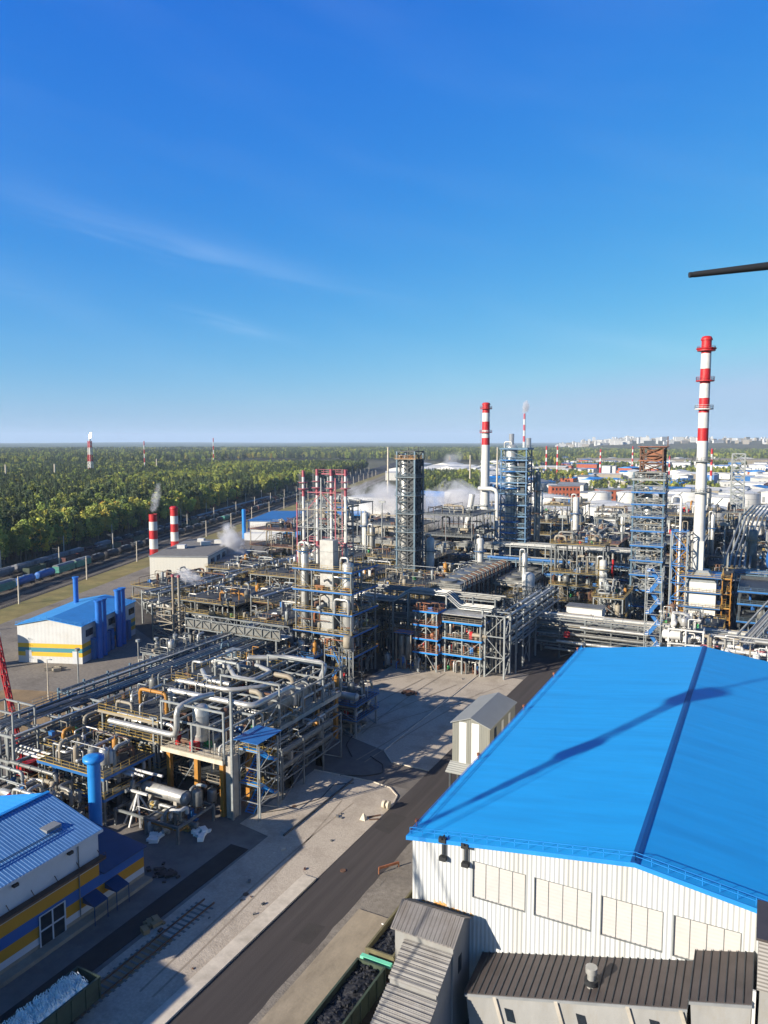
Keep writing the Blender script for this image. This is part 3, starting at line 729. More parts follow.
w_ = MB().box(a1 + .003, a1 + .04, 61.4, 62.2, 6.6, 8.2).build('window', 'glass_dark', tw)
mat('rust_streak', '#b98648', .8, 0, .25, 1.5, dirt='#dcd9c8', dirt_amt=1.0, dirt_scale=1.2, stretch=(3, 1, .8))
st = MB(); rs = random.Random(3); x = -29.0
while x < -23.6:
    hgt_ = rs.uniform(.05, .35) + (.25 if -27.8 < x < -26.4 else 0); 
    zb_ = 10.5 + .05
    st.poly([(x, Y0 - .006, zb_), (x + .2, Y0 - .006, zb_), (x + .2, Y0 - .006, zb_ + hgt_ * .9), (x, Y0 - .006, zb_ + hgt_)]); x += .2
st.build('rust_streaks', 'rust_streak', hall)
g1 = thing('conveyor_gallery', 'corrugated grey conveyor gallery stepping down from the transfer tower', 'conveyor gallery', (-26.2, 57, 0))
def gal(xa, xb, ya, za, yb, zb, name='gallery_roof'):
    # ya/za upper end, yb/zb lower end
    slope(MB(), xa - .15, xb + .15, yb, zb, ya, za, .1).build(name, 'corr_grey_y', g1)
    r_ = MB(); n = int((ya - yb) / .28)
    for i in range(n):
        y = yb + (ya - yb) * (i + .5) / n; z = zb + (za - zb) * (i + .5) / n; r_.box(xa - .17, xb + .17, y - .05, y + .06, z + .08, z + .17)
    r_.build('roof_rib', 'corr_grey_y', g1)
    MB().hexa([(xa, yb, 0), (xb, yb, 0), (xb, ya, 0), (xa, ya, 0), (xa, yb, zb - .02), (xb, yb, zb - .02), (xb, ya, za - .02), (xa, ya, za - .02)]).build('wall', 'panel_wall', g1)
gal(-28.5, -23.95, 60.0, 9.3, 56.6, 7.7); gal(-28.5, -23.9, 56.5, 7.25, 46, 2.6)
# rising gallery with brown roof parallel to the gable
g2 = thing('conveyor_gallery', 'rising conveyor gallery with dark brown ribbed roof along the gable foot', 'conveyor gallery', (-13, 61, 0))
def rz(x): return 7.1 + (x + 22.7) * .288
def seg_gallery(root, xa, xb, dz, hw=0, yb_=64.36, yf=59.4, drop=.7):
    za, zb = rz(xa) + dz, rz(xb) + dz
    MB().hexa([(xa, yf, za - drop), (xb, yf, zb - drop), (xb, yb_, zb), (xa, yb_, za), (xa, yf, za - drop + .12), (xb, yf, zb - drop + .12), (xb, yb_, zb + .12), (xa, yb_, za + .12)]).build('roof', 'roof_brown', root)
    r_ = MB(); n = int((xb - xa) / .62)
    for i in range(n + 1):
        x = xa + (xb - xa) * i / n; z = za + (zb - za) * i / n
        r_.hexa([(x - .035, yf - .02, z - drop + .1), (x + .035, yf - .02, z - drop + .1), (x + .035, yb_, z + .1), (x - .035, yb_, z + .1), (x - .035, yf - .02, z - drop + .22), (x + .035, yf - .02, z - drop + .22), (x + .035, yb_, z + .22), (x - .035, yb_, z + .22)])
    r_.build('roof_rib', 'steel_dark', root)
    MB().hexa([(xa, yf - .08, za - drop - .18), (xb, yf - .08, zb - drop - .18), (xb, yf + .1, zb - drop - .18), (xa, yf + .1, za - drop - .18), (xa, yf - .08, za - drop + .05), (xb, yf - .08, zb - drop + .05), (xb, yf + .1, zb - drop + .05), (xa, yf + .1, za - drop + .05)]).build('gutter', 'roof_grey', root)
    MB().hexa([(xa + 1, yf + .12, 0), (xb - .05, yf + .12, 0), (xb - .05, 64.3, 0), (xa + 1, 64.3, 0), (xa + .1, yf + .12, za - drop - .02), (xb - .05, yf + .12, zb - drop - .02), (xb - .05, 64.3, zb - .05), (xa + .1, 64.3, za - .05)]).build('wall', 'panel_wall', root)
seg_gallery(g2, -22.4, -3.9, 0)
for x in (-19.6, -14.2, -8.4, -4.4):
    z = rz(x) - .75; MB().beam((x, 59.42, z), (x + 2.2, 59.42, z - 7), .3, .22).build('wall_rib', 'concrete', g2)
for x in (-18.4, -12.2, -6.4):
    z = rz(x) - 3.0
    o = MB().hexa([(x, 59.46, z), (x + .75, 59.46, z + .05), (x + .75, 59.6, z + .05), (x, 59.6, z), (x - .3, 59.46, z + 1.1), (x + .45, 59.46, z + 1.15), (x + .45, 59.6, z + 1.15), (x - .3, 59.6, z + 1.1)]).build('window', 'glass_dark', g2)
t = thing('roof_vent', 'small metal vent pipe standing on the brown gallery roof', 'roof vent', (-11.6, 61, 9.6))
MB().tube([(-11.6, 61, 9.5), (-11.6, 61, 11.3)], .34, 12).build('duct', 'cladding_silver', t); MB().tube([(-11.6, 61, 11.2), (-11.6, 61, 11.7)], .5, 12).build('cowl', 'cladding_silver', t); MB().tube([(-11.6, 61, 10.2), (-11.6, 61, 10.6)], .58, 12).build('collar', 'black_metal', t)
g3 = thing('drive_house', 'higher dark roofed drive house at the upper end of the brown gallery', 'gallery building', (-1.7, 61.5, 0))
seg_gallery(g3, -3.8, .55, .95, yf=59.0)
g4 = thing('lift_tower', 'narrow corrugated grey tower at the right edge beside the hall gable', 'tower building', (2.4, 61, 0))
mat('corr_grey_z', '#8c8984', .6, .15, .12, .5, ribs=('Z', .3, .03), dirt='#5f584e', dirt_amt=.4)
MB().box(.8, 4.6, 59.3, 64.3, 15.2, 19.2).build('upper_wall', 'corr_grey_z', g4); MB().box(1.0, 4.5, 59.4, 64.3, 0, 15.19).build('lower_wall', 'panel_wall', g4); MB().box(.6, 4.8, 59.1, 64.36, 19.2, 19.4).build('roof', 'roof_brown', g4)
MB().box(.55, .78, 59.2, 59.4, 0, 15.1).build('corner_post', 'paint_white', g4)
# ---------------------------------------------------------------- grey shed on posts by the road
mat('shed_wall', '#75766f', .6, .1, .06, .5, ribs=('X', .3, .02), dirt='#7c7868', dirt_amt=.4, stretch=(2, 1, .3))
mat('shed_roof', '#868884', .55, .1, .06, .5, ribs=('Y', .3, .02))
sh = thing('conveyor_head_shed', 'grey sheet-clad shed on posts beside the asphalt road', 'shed', (-39.6, 113, 0))
sx0, sx1, sy0, sy1 = -42.75, -36.6, 106.8, 119.8
MB().box(sx0, sx1, sy0, sy1, 5.2, 11.9).hexa([(sx0, sy0, 11.901), (sx1, sy0, 11.901), (sx1, sy1, 11.901), (sx0, sy1, 11.901), (-39.7, sy0, 13.0), (-39.66, sy0, 13.0), (-39.66, sy1, 13.0), (-39.7, sy1, 13.0)]).build('wall', 'shed_wall', sh)
for a, bq in ((-41.6, -40.4), (-39.55, -38.3)): MB().box(a, bq, sy0 - .03, sy0 - .004, 5.4, 12.2 if bq < -40 else 12.3).build('wall_panel', 'paint_white', sh)
MB().hexa([(sx0 - .25, sy0 - .3, 11.86), (-39.68, sy0 - .3, 13.05), (-39.68, sy1 + .3, 13.05), (sx0 - .25, sy1 + .3, 11.86), (sx0 - .25, sy0 - .3, 11.98), (-39.68, sy0 - .3, 13.17), (-39.68, sy1 + .3, 13.17), (sx0 - .25, sy1 + .3, 11.98)]).build('roof', 'shed_roof', sh)
MB().hexa([(-39.67, sy0 - .3, 13.05), (sx1 + .25, sy0 - .3, 11.86), (sx1 + .25, sy1 + .3, 11.86), (-39.67, sy1 + .3, 13.05), (-39.67, sy0 - .3, 13.17), (sx1 + .25, sy0 - .3, 11.98), (sx1 + .25, sy1 + .3, 11.98), (-39.67, sy1 + .3, 13.17)]).build('roof', 'shed_roof', sh)
MB().hexa([(sx0 - .5, sy0 - 1.6, 4.3), (sx1, sy0 - 1.6, 4.3), (sx1, sy0 - .01, 5.5), (sx0 - .3, sy0 - .01, 5.5), (sx0 - .5, sy0 - 1.6, 4.45), (sx1, sy0 - 1.6, 4.45), (sx1, sy0 - .01, 5.62), (sx0 - .3, sy0 - .01, 5.62)]).build('canopy', 'shed_roof', sh)
for y in (109.5, 113, 116.5): MB().box(sx1 + .003, sx1 + .05, y - .5, y + .5, 8.0, 11.2).build('wall_panel', 'paint_white' if y > 110 else 'glass_dark', sh)
MB().box(-41, -37.5, sy0 - .5, sy1, 0, 5.18).build('base_wall', 'panel_wall', sh)
for x in (sx0 + .15, -41.3):
    for y in (sy0 - 1.2, sy1 - .3): MB().box(x - .15, x + .15, y - .15, y + .15, 0, 5.19 if y > sy0 else 4.35).build('post', 'steel_dark', sh)
clutter(sh, -41, -37, 102.5, 105, .05, 3, 6, 77)
# ---------------------------------------------------------------- gondola wagons by the hall
mat('wagon_green', '#3d4a3a', .7, 0, .2, .8, dirt='#2a2622', dirt_amt=.7, dirt_scale=.5)
mat('wagon_olive', '#6a6448', .75, 0, .2, .8, dirt='#33302a', dirt_amt=.6, dirt_scale=.5)
mat('coal', '#222327', .7, 0, .5, 3.0, bump=.15, bscale=2.2)
mat('bag_white', '#eceee4', .8, 0, .08, 1.5)
def gondola(label, xc, ya, yb, m_, inner='rust'):
    t = thing('gondola_wagon', label, 'railway wagon', (xc, (ya + yb) / 2, 0)); x0, x1 = xc - 1.55, xc + 1.55; zf, zt = 1.25, 3.25
    b = MB().box(x0, x0 + .09, ya, yb, zf, zt).box(x1 - .09, x1, ya, yb, zf, zt).box(x0 + .09, x1 - .09, ya, ya + .09, zf, zt).box(x0 + .09, x1 - .09, yb - .09, yb, zf, zt)
    b.build('side_wall', m_, t); MB().box(x0, x1, ya, yb, zf - .25, zf - .003).build('floor', m_, t)
    r_ = MB(); n = 8
    for i in range(n + 1):
        y = ya + .08 + (yb - ya - .16) * i / n
        for s_, x in ((-1, x0), (1, x1)): r_.box(x + (s_ - 1) * .06, x + (s_ + 1) * .06, y - .08, y + .08, zf - .2, zt - .1)
    r_.box(x0 - .09, x0 + .13, ya - .05, yb + .05, zt - .09, zt + .03).box(x1 - .13, x1 + .09, ya - .05, yb + .05, zt - .09, zt + .03).box(x0 + .13, x1 - .13, ya - .06, ya + .13, zt - .09, zt + .03).box(x0 + .13, x1 - .13, yb - .13, yb + .06, zt - .09, zt + .03)
    r_.build('rib_frame', m_, t)
    for y in (ya + 2, yb - 2):
        g = MB().box(xc - 1.1, xc + 1.1, y - 1.2, y + 1.2, .5, .95).build('bogie', 'black_metal', t)
        for dy in (-.85, .85):
            wv = MB()
            for s_ in (-1, 1): wv.tube([(xc + s_ * .72, y + dy, .52), (xc + s_ * .86, y + dy, .52)], .45, 14)
            wv.beam((xc - .75, y + dy, .52), (xc + .75, y + dy, .52), .14)
            sub(wv, 'wheelset', 'black_metal', g)
    MB().box(xc - .2, xc + .2, ya - .6, ya, .95, 1.2).build('coupler', 'black_metal', t); MB().box(xc - .2, xc + .2, yb, yb + .6, .95, 1.2).build('coupler', 'black_metal', t)
    return t
gondola('green gondola wagon full of coal beside the conveyor gallery', -33.85, 49.6, 63.0, 'wagon_green')
gondola('gondola wagon of coal half hidden behind the transfer tower, near the sand slab end', -33.85, 64.8, 77.5, 'wagon_olive')
def coal_heap(label, xc, ya, yb, sd):
    rn = random.Random(sd); mb = MB(); nx, ny = 10, 44; st = 0
    x0, x1 = xc - 1.44, xc + 1.44; pts = []
    for j in range(ny + 1):
        for i in range(nx + 1):
            u = i / nx; v = j / ny; e_ = min(u, 1 - u) * 2
            z = 2.55 + .55 * (e_ ** .6) * (.75 + .25 * sin(v * 17 + sd)) + rn.uniform(-.09, .09)
            mb.v.append((x0 + (x1 - x0) * u, ya + .12 + (yb - ya - .24) * v, z))
    for j in range(ny):
        for i in range(nx):
            a = j * (nx + 1) + i; mb.face((a, a + 1, a + nx + 2, a + nx + 1))
    n0 = len(mb.v); mb.v += [(x0, ya + .12, 1.3), (x1, ya + .12, 1.3), (x1, yb - .12, 1.3), (x0, yb - .12, 1.3)]; mb.face((n0 + 3, n0 + 2, n0 + 1, n0))
    for (ia, ib) in ((0, nx), (ny * (nx + 1), ny * (nx + 1) + nx)): pass
    for k in range(120):
        x, y = rn.uniform(x0 + .1, x1 - .1), rn.uniform(ya + .3, yb - .3); r = rn.uniform(.06, .17); u = (x - x0) / (x1 - x0); z = 2.55 + .5 * (min(u, 1 - u) * 2) ** .6
        mb.hexa([V((x, y, z)) + V((a * r * rn.uniform(.6, 1.2), b * r * rn.uniform(.6, 1.2), c * r)) for c in (-1, 1) for a, b in ((-1, -1), (1, -1), (1, 1), (-1, 1))])
    return single('coal_heap', mb, 'coal', label, 'coal')
coal_heap('heap of black coal filling the green gondola wagon by the gallery', -33.85, 49.6, 63.0, 1)
coal_heap('heap of black coal in the half hidden wagon behind the mint coupling beam', -33.85, 64.8, 77.5, 2)
single('end_beam', MB().beam((-35.5, 63.9, 2.9), (-32.0, 63.9, 2.9), .5, .35).beam((-35.3, 63.9, 2.6), (-35.3, 63.9, 1.0), .2), 'mint', 'mint green cross beam between the two coal wagons', 'beam')
t = thing('loading_track', 'rails under the coal wagons between slab and hall', 'rail track', (-33.85, 50, 0))
for x in (-34.61, -33.09): MB().box(x - .04, x + .04, 0, 90, .04, .07).build('rail', 'rust', t)
gondola('dark gondola wagon loaded with white bulk bags at the lower left', -58.35, 35.6, 49.0, 'wagon_green')
rn = random.Random(8)
for k in range(108):
    y = 36.1 + (k // 4) * .45 + rn.uniform(-.12, .12); x = -58.35 + ((k % 4) - 1.5) * .68 + rn.uniform(-.09, .09)
    if y > 48.5: continue
    z = 2.85 + rn.uniform(-.1, .35); mb = MB(); ph = rn.uniform(0, 6)
    mb.tube([(x, y, z - .95), (x, y, z - .8), (x + .02, y, z - .3), (x, y, z + .25), (x + .03, y + .02, z + .4)], .42, 9, True, [.3, .38, .42, .34, .14])
    for a in range(4): mb.tube([(x + .3 * cos(a * pi / 2 + ph), y + .3 * sin(a * pi / 2 + ph), z + .4), (x + .12 * cos(a * pi / 2 + ph), y + .12 * sin(a * pi / 2 + ph), z + .72)], .05, 5)
    single('bulk_bag', mb, 'bag_white', 'white bulk bag in the %s of the lower left gondola wagon, %s row' % (('rear third', 'middle third', 'front third')[min(2, (k // 4) // 10)], ('leftmost', 'inner left', 'inner right', 'rightmost')[k % 4]), 'bag', 'white bulk bags in the gondola wagon')
# ---------------------------------------------------------------- blue-roofed workshop at the lower left
mat('b1_roof', '#4a7cae', .45, .1, .10, .5, dirt='#27507f', dirt_amt=.5, dirt_scale=.3)
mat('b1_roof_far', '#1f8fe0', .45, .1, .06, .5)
ws = thing('workshop', 'white workshop with ribbed blue roof and yellow-blue stripes at lower left', 'workshop building', (-78, 50, 0))
def banded(root, name, x0, x1, y0, y1, bands, mats_):
    mb = MB(); prev = None
    for k, (za, zb) in enumerate(bands): mb.k = k; mb.box(x0, x1, y0, y1, za, zb)
    return mb.build(name, mats_, root)
mat('wall_white', '#b9bbbc', .6, 0, .06, .4, dirt='#a6a49c', dirt_amt=.3)
mat('stripe_ochre', '#b07d1a', .6, 0, .08, .5); mat('stripe_blue', '#1a5290', .6, 0, .08, .5); mat('plinth', '#8e8472', .9, 0, .2, .6)
bx1, bxr, bx0, by0, by1, bze, bzr = -69.2, -78.0, -86.8, 36.0, 60.2, 10.0, 12.35
banded(ws, 'wall', bx0, bx1, by0, by1, [(0, .9), (.9, 1.7), (1.7, 3.0), (3.0, 4.35), (4.35, 5.75), (5.75, bze)], ['plinth', 'wall_white', 'stripe_ochre', 'stripe_blue', 'stripe_ochre', 'wall_white'])
MB().hexa([(bx0, by0, bze + .001), (bx1, by0, bze + .001), (bx1, by1, bze + .001), (bx0, by1, bze + .001), (bxr - .01, by0, bzr), (bxr + .01, by0, bzr), (bxr + .01, by1, bzr), (bxr - .01, by1, bzr)]).build('gable', 'wall_white', ws)
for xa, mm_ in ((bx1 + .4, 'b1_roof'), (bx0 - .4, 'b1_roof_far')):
    sl_ = (bzr - bze) / 8.8; zz = bze - .4 * sl_
    p = [(xa, by0 - .3, zz + .02), (bxr, by0 - .3, bzr + .02), (bxr, by1 + .4, bzr + .02), (xa, by1 + .4, zz + .02)]
    if xa > bxr: p.reverse()
    MB().hexa(p + [(x, y, z + .12) for x, y, z in p]).build('roof', mm_, ws)
    r_ = MB(); y = by0
    while y < by1 + .35:
        for w0 in (0,): 
            a_ = (xa, y, zz + .12); b_ = (bxr, y, bzr + .12)
            r_.hexa([(a_[0], y - .09, a_[2]), (b_[0], y - .09, b_[2]), (b_[0], y + .09, b_[2]), (a_[0], y + .09, a_[2]), (a_[0], y - .05, a_[2] + .035), (b_[0], y - .05, b_[2] + .035), (b_[0], y + .05, b_[2] + .035), (a_[0], y + .05, a_[2] + .035)])
        y += .42
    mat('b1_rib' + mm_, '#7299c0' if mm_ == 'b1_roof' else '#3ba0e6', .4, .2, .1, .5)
    r_.build('roof_rib', 'b1_rib' + mm_, ws)
MB().beam((bxr, by0, bzr + .28), (bxr, by1 + .4, bzr + .28), .5, .12).build('ridge_cap', 'blue_bright', ws)
sg = MB()
xs_ = -71.6; zs_ = bze + (bx1 - xs_) * sl_ + .3
for h in (0, .16): sg.beam((xs_, by0, zs_ + h), (xs_, by1 - 3, zs_ + h), .07)
sg.build('snow_guard', 'blue_dark', ws)
MB().beam((bx1 + .4, by0, bze - .15), (bx1 + .4, by1 + .4, bze - .15), .12, .3).build('gutter', 'wall_white', ws)
# dark pipe tray along the wall
pt = MB().box(bx1 + .05, bx1 + 1.0, by0, by1 + .2, 6.55, 6.62)
for k in range(4): pt.tube([(bx1 + .2 + k * .22, by0, 6.75), (bx1 + .2 + k * .22, by1 + .3, 6.75)], .09, 6)
for k in range(9): pt.beam((bx1 + .02, by0 + k * 3, 7.6), (bx1 + 1.0, by0 + k * 3, 6.6), .06)
rail_path(pt, [(bx1 + 1.0, by0, 6.62), (bx1 + 1.0, by1 + .2, 6.62)], h=.8, r=.04, step=3)
pt.build('pipe_tray', 'rust', ws)
d = MB().box(bx1 + .01, bx1 + .1, 51.8, 55.1, .5, 4.0).build('door', 'glass_dark', ws)
f = MB()
for y in (51.8, 53.45, 55.1): f.box(bx1 + .1, bx1 + .17, y - .08, y + .08, .5, 4.05)
f.box(bx1 + .1, bx1 + .165, 51.8, 55.1, 2.2, 2.35); f.box(bx1 + .1, bx1 + .165, 51.72, 55.18, 3.98, 4.1); sub(f, 'frame', 'wall_white', d)
for y in (40.5, 46.5, 57.2): MB().tube([(bx1 + .14, y, .9), (bx1 + .14, y, 9.8)], .07, 6).build('downpipe', 'steel_grey', ws)
for y in (43, 49, 56): MB().box(bx1 + .05, bx1 + .5, y - .3, y + .3, 9.2, 9.5).build('wall_lamp', 'black_metal', ws)
rv = MB().box(-73.6, -72.2, 55.6, 57.6, 10.9, 11.3).build('roof_hatch', 'roof_grey', ws)
MB().box(bx1, bx1 + 1.3, by0, 67.4, .0, .45).build('plinth_step', 'plinth', ws)
for k, y in enumerate((58.6, 61.9)):
    t = thing('door_canopy', ('nearer' if k == 0 else 'farther') + ' of two small blue canopies on posts at the striped workshop wall', 'canopy', (bx1 + 1, y, 0))
    MB().hexa([(bx1 + .05, y - 1, 2.9), (bx1 + 2.0, y - 1, 2.3), (bx1 + 2.0, y + 1, 2.3), (bx1 + .05, y + 1, 2.9), (bx1 + .05, y - 1, 3.0), (bx1 + 2.0, y - 1, 2.4), (bx1 + 2.0, y + 1, 2.4), (bx1 + .05, y + 1, 3.0)]).build('roof', 'blue_dark', t)
    MB().poly([(bx1 + .05, y - 1, 2.3), (bx1 + 2, y - 1, 2.3), (bx1 + .05, y - 1, 2.9)]).poly([(bx1 + .05, y + 1, 2.3), (bx1 + 2, y + 1, 2.3), (bx1 + .05, y + 1, 2.9)]).build('side_panel', 'blue_dark', t)
    for yy in (y - .95, y + .95): MB().box(bx1 + 1.9, bx1 + 1.98, yy - .04, yy + .04, .0, 2.35).build('post', 'blue_dark', t)
an = thing('annex', 'low annex with dark blue roof and yellow stripe behind the workshop', 'annex building', (-76, 64, 0))
banded(an, 'wall', -84, bx1, by1 + .01, 67.3, [(0, .9), (.9, 1.7), (1.7, 3.0), (3.0, 4.3)], ['plinth', 'wall_white', 'stripe_ochre', 'stripe_blue'])
MB().hexa([(-84.3, by1 + .41, 5.6), (bx1 + .35, by1 + .41, 4.3), (bx1 + .35, 67.6, 4.3), (-84.3, 67.6, 5.6), (-84.3, by1 + .41, 5.7), (bx1 + .35, by1 + .41, 4.42), (bx1 + .35, 67.6, 4.42), (-84.3, 67.6, 5.7)]).build('roof', 'blue_dark', an)
MB().hexa([(-84, by1 + .5, 4.301), (bx1, by1 + .5, 4.301), (bx1, 67.3, 4.301), (-84, 67.3, 4.301), (-84, by1 + .5, 5.5), (bx1, by1 + .5, 4.31), (bx1, 67.3, 4.31), (-84, 67.3, 5.5)]).build('gable', 'stripe_blue', an)
v_ = thing('vent_stack', 'bright blue round vent stack with flat cap behind the annex', 'vent stack', (-79.5, 68.9, 0))
MB().tube([(-79.5, 68.9, 0), (-79.5, 68.9, 13.0)], .85, 24).build('shaft', 'blue_bright', v_)
MB().tube([(-79.5, 68.9, 13.0), (-79.5, 68.9, 13.15), (-79.5, 68.9, 13.6), (-79.5, 68.9, 13.75)], 1.4, 24, True, [1.3, 1.4, 1.38, .6]).build('cap', 'blue_bright', v_)
# out-of-view neighbour that shades the lower left corner, and the crane whose boom shades the hall roof
nb = thing('neighbour_building', 'plain white building just beyond the lower left corner', 'building', (-82, 12, 0))
MB().box(-94, -70.2, -4, 23.5, 0, 14.2).build('wall', 'wall_white', nb); MB().hexa([(-94.4, -4.4, 14.21), (-69.9, -4.4, 14.21), (-69.9, 23.8, 14.21), (-94.4, 23.8, 14.21), (-82.2, -4.4, 15.2), (-81.8, -4.4, 15.2), (-81.8, 23.8, 15.2), (-82.2, 23.8, 15.2)]).build('roof', 'blue_bright', nb)
cr = thing('crawler_crane', 'lattice boom crane standing out of view left of the camera', 'crane', (-46, 24, 0))
MB().box(-49.2, -47.9, 19, 28, .1, 1.3).box(-44.1, -42.8, 19, 28, .1, 1.3).build('crawler_track', 'black_metal', cr)
MB().box(-49, -43, 18, 26, 1.4, 3.8).build('house', 'paint_yellow', cr)
bm = MB(); p0, p1 = V((-46, 24.5, 3)), V((-62.3, 26.2, 61)); n = 26
pm_ = p0.lerp(p1, .62)
for dx, dy in ((-.6, -.6), (.6, -.6), (.6, .6), (-.6, .6)): bm.beam(p0 + V((dx * .2, dy * .2, 0)), pm_ + V((dx * .45, dy * .45, 0)), .09); bm.beam(pm_ + V((dx * .45, dy * .45, 0)), p1 + V((dx, dy, 0)), .16)
for i in range(n):
    a = p0.lerp(p1, i / n); b = p0.lerp(p1, (i + 1) / n)
    for (q0, q1) in (((-.6, -.6), (.6, -.6)), ((.6, -.6), (.6, .6)), ((.6, .6), (-.6, .6)), ((-.6, .6), (-.6, -.6))):
        k_ = .3 if i < n * .62 else .8; bm.beam(a + V((q0[0] * k_, q0[1] * k_, 0)), b + V((q1[0] * k_, q1[1] * k_, 0)), .05 if k_ < .5 else .1)
bm.build('boom', 'paint_yellow', cr)
a = p0.lerp(p1, .76); MB().box(a.x - .8, a.x + .8, a.y - .8, a.y + .8, a.z - 1.6, a.z + 1.6).build('boom_platform', 'paint_yellow', cr)
a = p0.lerp(p1, .955); MB().box(a.x - 1.1, a.x + 1.1, a.y - 1.2, a.y + 1.2, a.z - 1.9, a.z + 1.9).build('boom_head', 'paint_yellow', cr)
rp = MB(); rp.beam(p1, p1 + V((-6, 2, 30)), .25); rp.beam(p0 + V((4, -3, 1)), p1, .1); rp.beam(p0 + V((5, -2, 1)), p1 + V((0, 0, -3)), .08); rp.build('rope', 'black_metal', cr)
# dark spar at the upper right, close to the camera
j0 = V((-.10579, 1.09844, .22034)) * 16 + V((0, 0, 56)); j1 = V((-.01381, 1.14699, .2323)) * 16 + V((0, 0, 56))
jb = thing('spar', 'thin dark horizontal spar reaching into the sky at the upper right', 'rod', j1 + (j1 - j0) * 1.5)
MB().tube([j0, j0 + (j1 - j0) * .06, j0 + (j1 - j0) * 1.0, j0 + (j1 - j0) * 2.4], .07, 10, True, [.05, .062, .085, .1]).build('rod', 'black_metal', jb)
MB().tube([j0 - (j1 - j0) * .01, j0 + (j1 - j0) * .02], .06, 10).build('tip', 'black_metal', jb)
# loose items on the yard
rn = random.Random(21)
def heap(name, label, cat, x, y, n, m_, s_=.6, spread=1.2, grp=None):
    mb = MB(); rn = random.Random(int(x * 7 + y))
    for k in range(n):
        px_, py_ = x + rn.gauss(0, spread * .5), y + rn.gauss(0, spread * .5); a = rn.uniform(0, 3); r = s_ * rn.uniform(.4, 1)
        z = r * .5
        mb.hexa([(px_ + r * (cos(a) * u - sin(a) * v), py_ + r * (sin(a) * u + cos(a) * v), z + w * r * .5 * rn.uniform(.6, 1)) for w in (-1, 1) for u, v in ((-1, -.6), (1, -.6), (1, .6), (-1, .6))])
    return single(name, mb, m_, label, cat, grp)
heap('scrap_pile', 'dark scrap pile on the shaded yard in front of the annex', 'scrap pile', -67.4, 69.4, 26, 'black_metal', .5, 1.6)
heap('bag_pile', 'torn white bags heaped beside the process unit foot', 'bag pile', -70.5, 79.3, 10, 'bag_white', .7, 1.4)
heap('tarp_heap', 'pale blue-white tarpaulin heap on the yard by the pipes', 'tarpaulin heap', -75.2, 75.0, 9, 'bag_white', .7, 1.1)
heap('block_heap', 'small heap of pale concrete blocks in the shade on the gravel', 'block heap', -57.8, 80.8, 6, 'concrete_light', .25, 1.2)
heap('scrap_basket', 'tangled steel reinforcing frame on the sunlit gravel beyond the side road', 'steel frame heap', -69.2, 147.5, 22, 'rust', .7, 1.6)
heap('spoil_heap', 'small earth heap beside the rail trench in the shade', 'earth heap', -61.5, 61, 10, 'dirt', .6, 1.0)
t = thing('survey_marker', 'small pale pyramid marker with wooden planks beside the road', 'marker', (-51.4, 93.4, 0))
MB().hexa([(-51.9, 93, .06), (-51.0, 93, .06), (-51.0, 93.9, .06), (-51.9, 93.9, .06), (-51.5, 93.4, 1.0), (-51.4, 93.4, 1.0), (-51.4, 93.5, 1.0), (-51.5, 93.5, 1.0)]).build('pyramid', 'concrete_light', t)
MB().beam((-51, 94.2, .15), (-49.7, 95.6, .15), .25, .12).beam((-50.6, 93.6, .15), (-49.4, 94.4, .15), .2, .1).build('plank', 'rust', t)
single('cable_reel', MB().tube([(-50.5, 97.9, .7), (-50.1, 97.9, .7)], .6, 16).tube([(-49.7, 97.9, .7), (-49.4, 97.9, .7)], .6, 16).tube([(-50.1, 97.9, .7), (-49.7, 97.9, .7)], .3, 12), 'concrete_light', 'small cable reel standing at the gravel lot edge near the road bend', 'cable reel')
single('road_barrier', MB().beam((-42.9, 82, .8), (-41.2, 84.4, .8), .2, .3).beam((-42.9, 82, 0), (-42.9, 82, .9), .12).beam((-41.2, 84.4, 0), (-41.2, 84.4, .9), .12), 'paint_orange', 'orange barrier at the road side just left of the blue roof corner', 'barrier')
single('pale_pole', MB().tube([(-37.6, 72.6, .5), (-34.6, 72.0, .6)], .09, 6), 'paint_white', 'short pale pole lying at the slab edge behind the wagons', 'pole')
for k, (pts_, r_) in enumerate((([(-62, 104.5, .12), (-58, 106.2, .1), (-56, 108.5, .1), (-57.5, 111.5, .1), (-61, 113.5, .1)], .08), ([(-66, 88, .1), (-63.5, 90.5, .1), (-60.5, 96, .1), (-61.2, 101, .1), (-58.5, 103, .12)], .06), ([(-79, 131, .1), (-73, 128, .1), (-69, 122, .1), (-67.5, 116, .1), (-64, 112, .1)], .09))):
    single('ground_hose', MB().bend(pts_, r_, 6, 6), 'rubber', ['black hose curving across the side road near the kerb corner', 'thin black hose along the gravel lot beside the ground pipe', 'black hose curving round the far end of the foreground unit'][k], 'hose')
rn = random.Random(17)
mat('tyre_mark', '#887d6d', .95, 0, .2, .8, dirt='#9c9080', dirt_amt=.9, dirt_scale=.6)
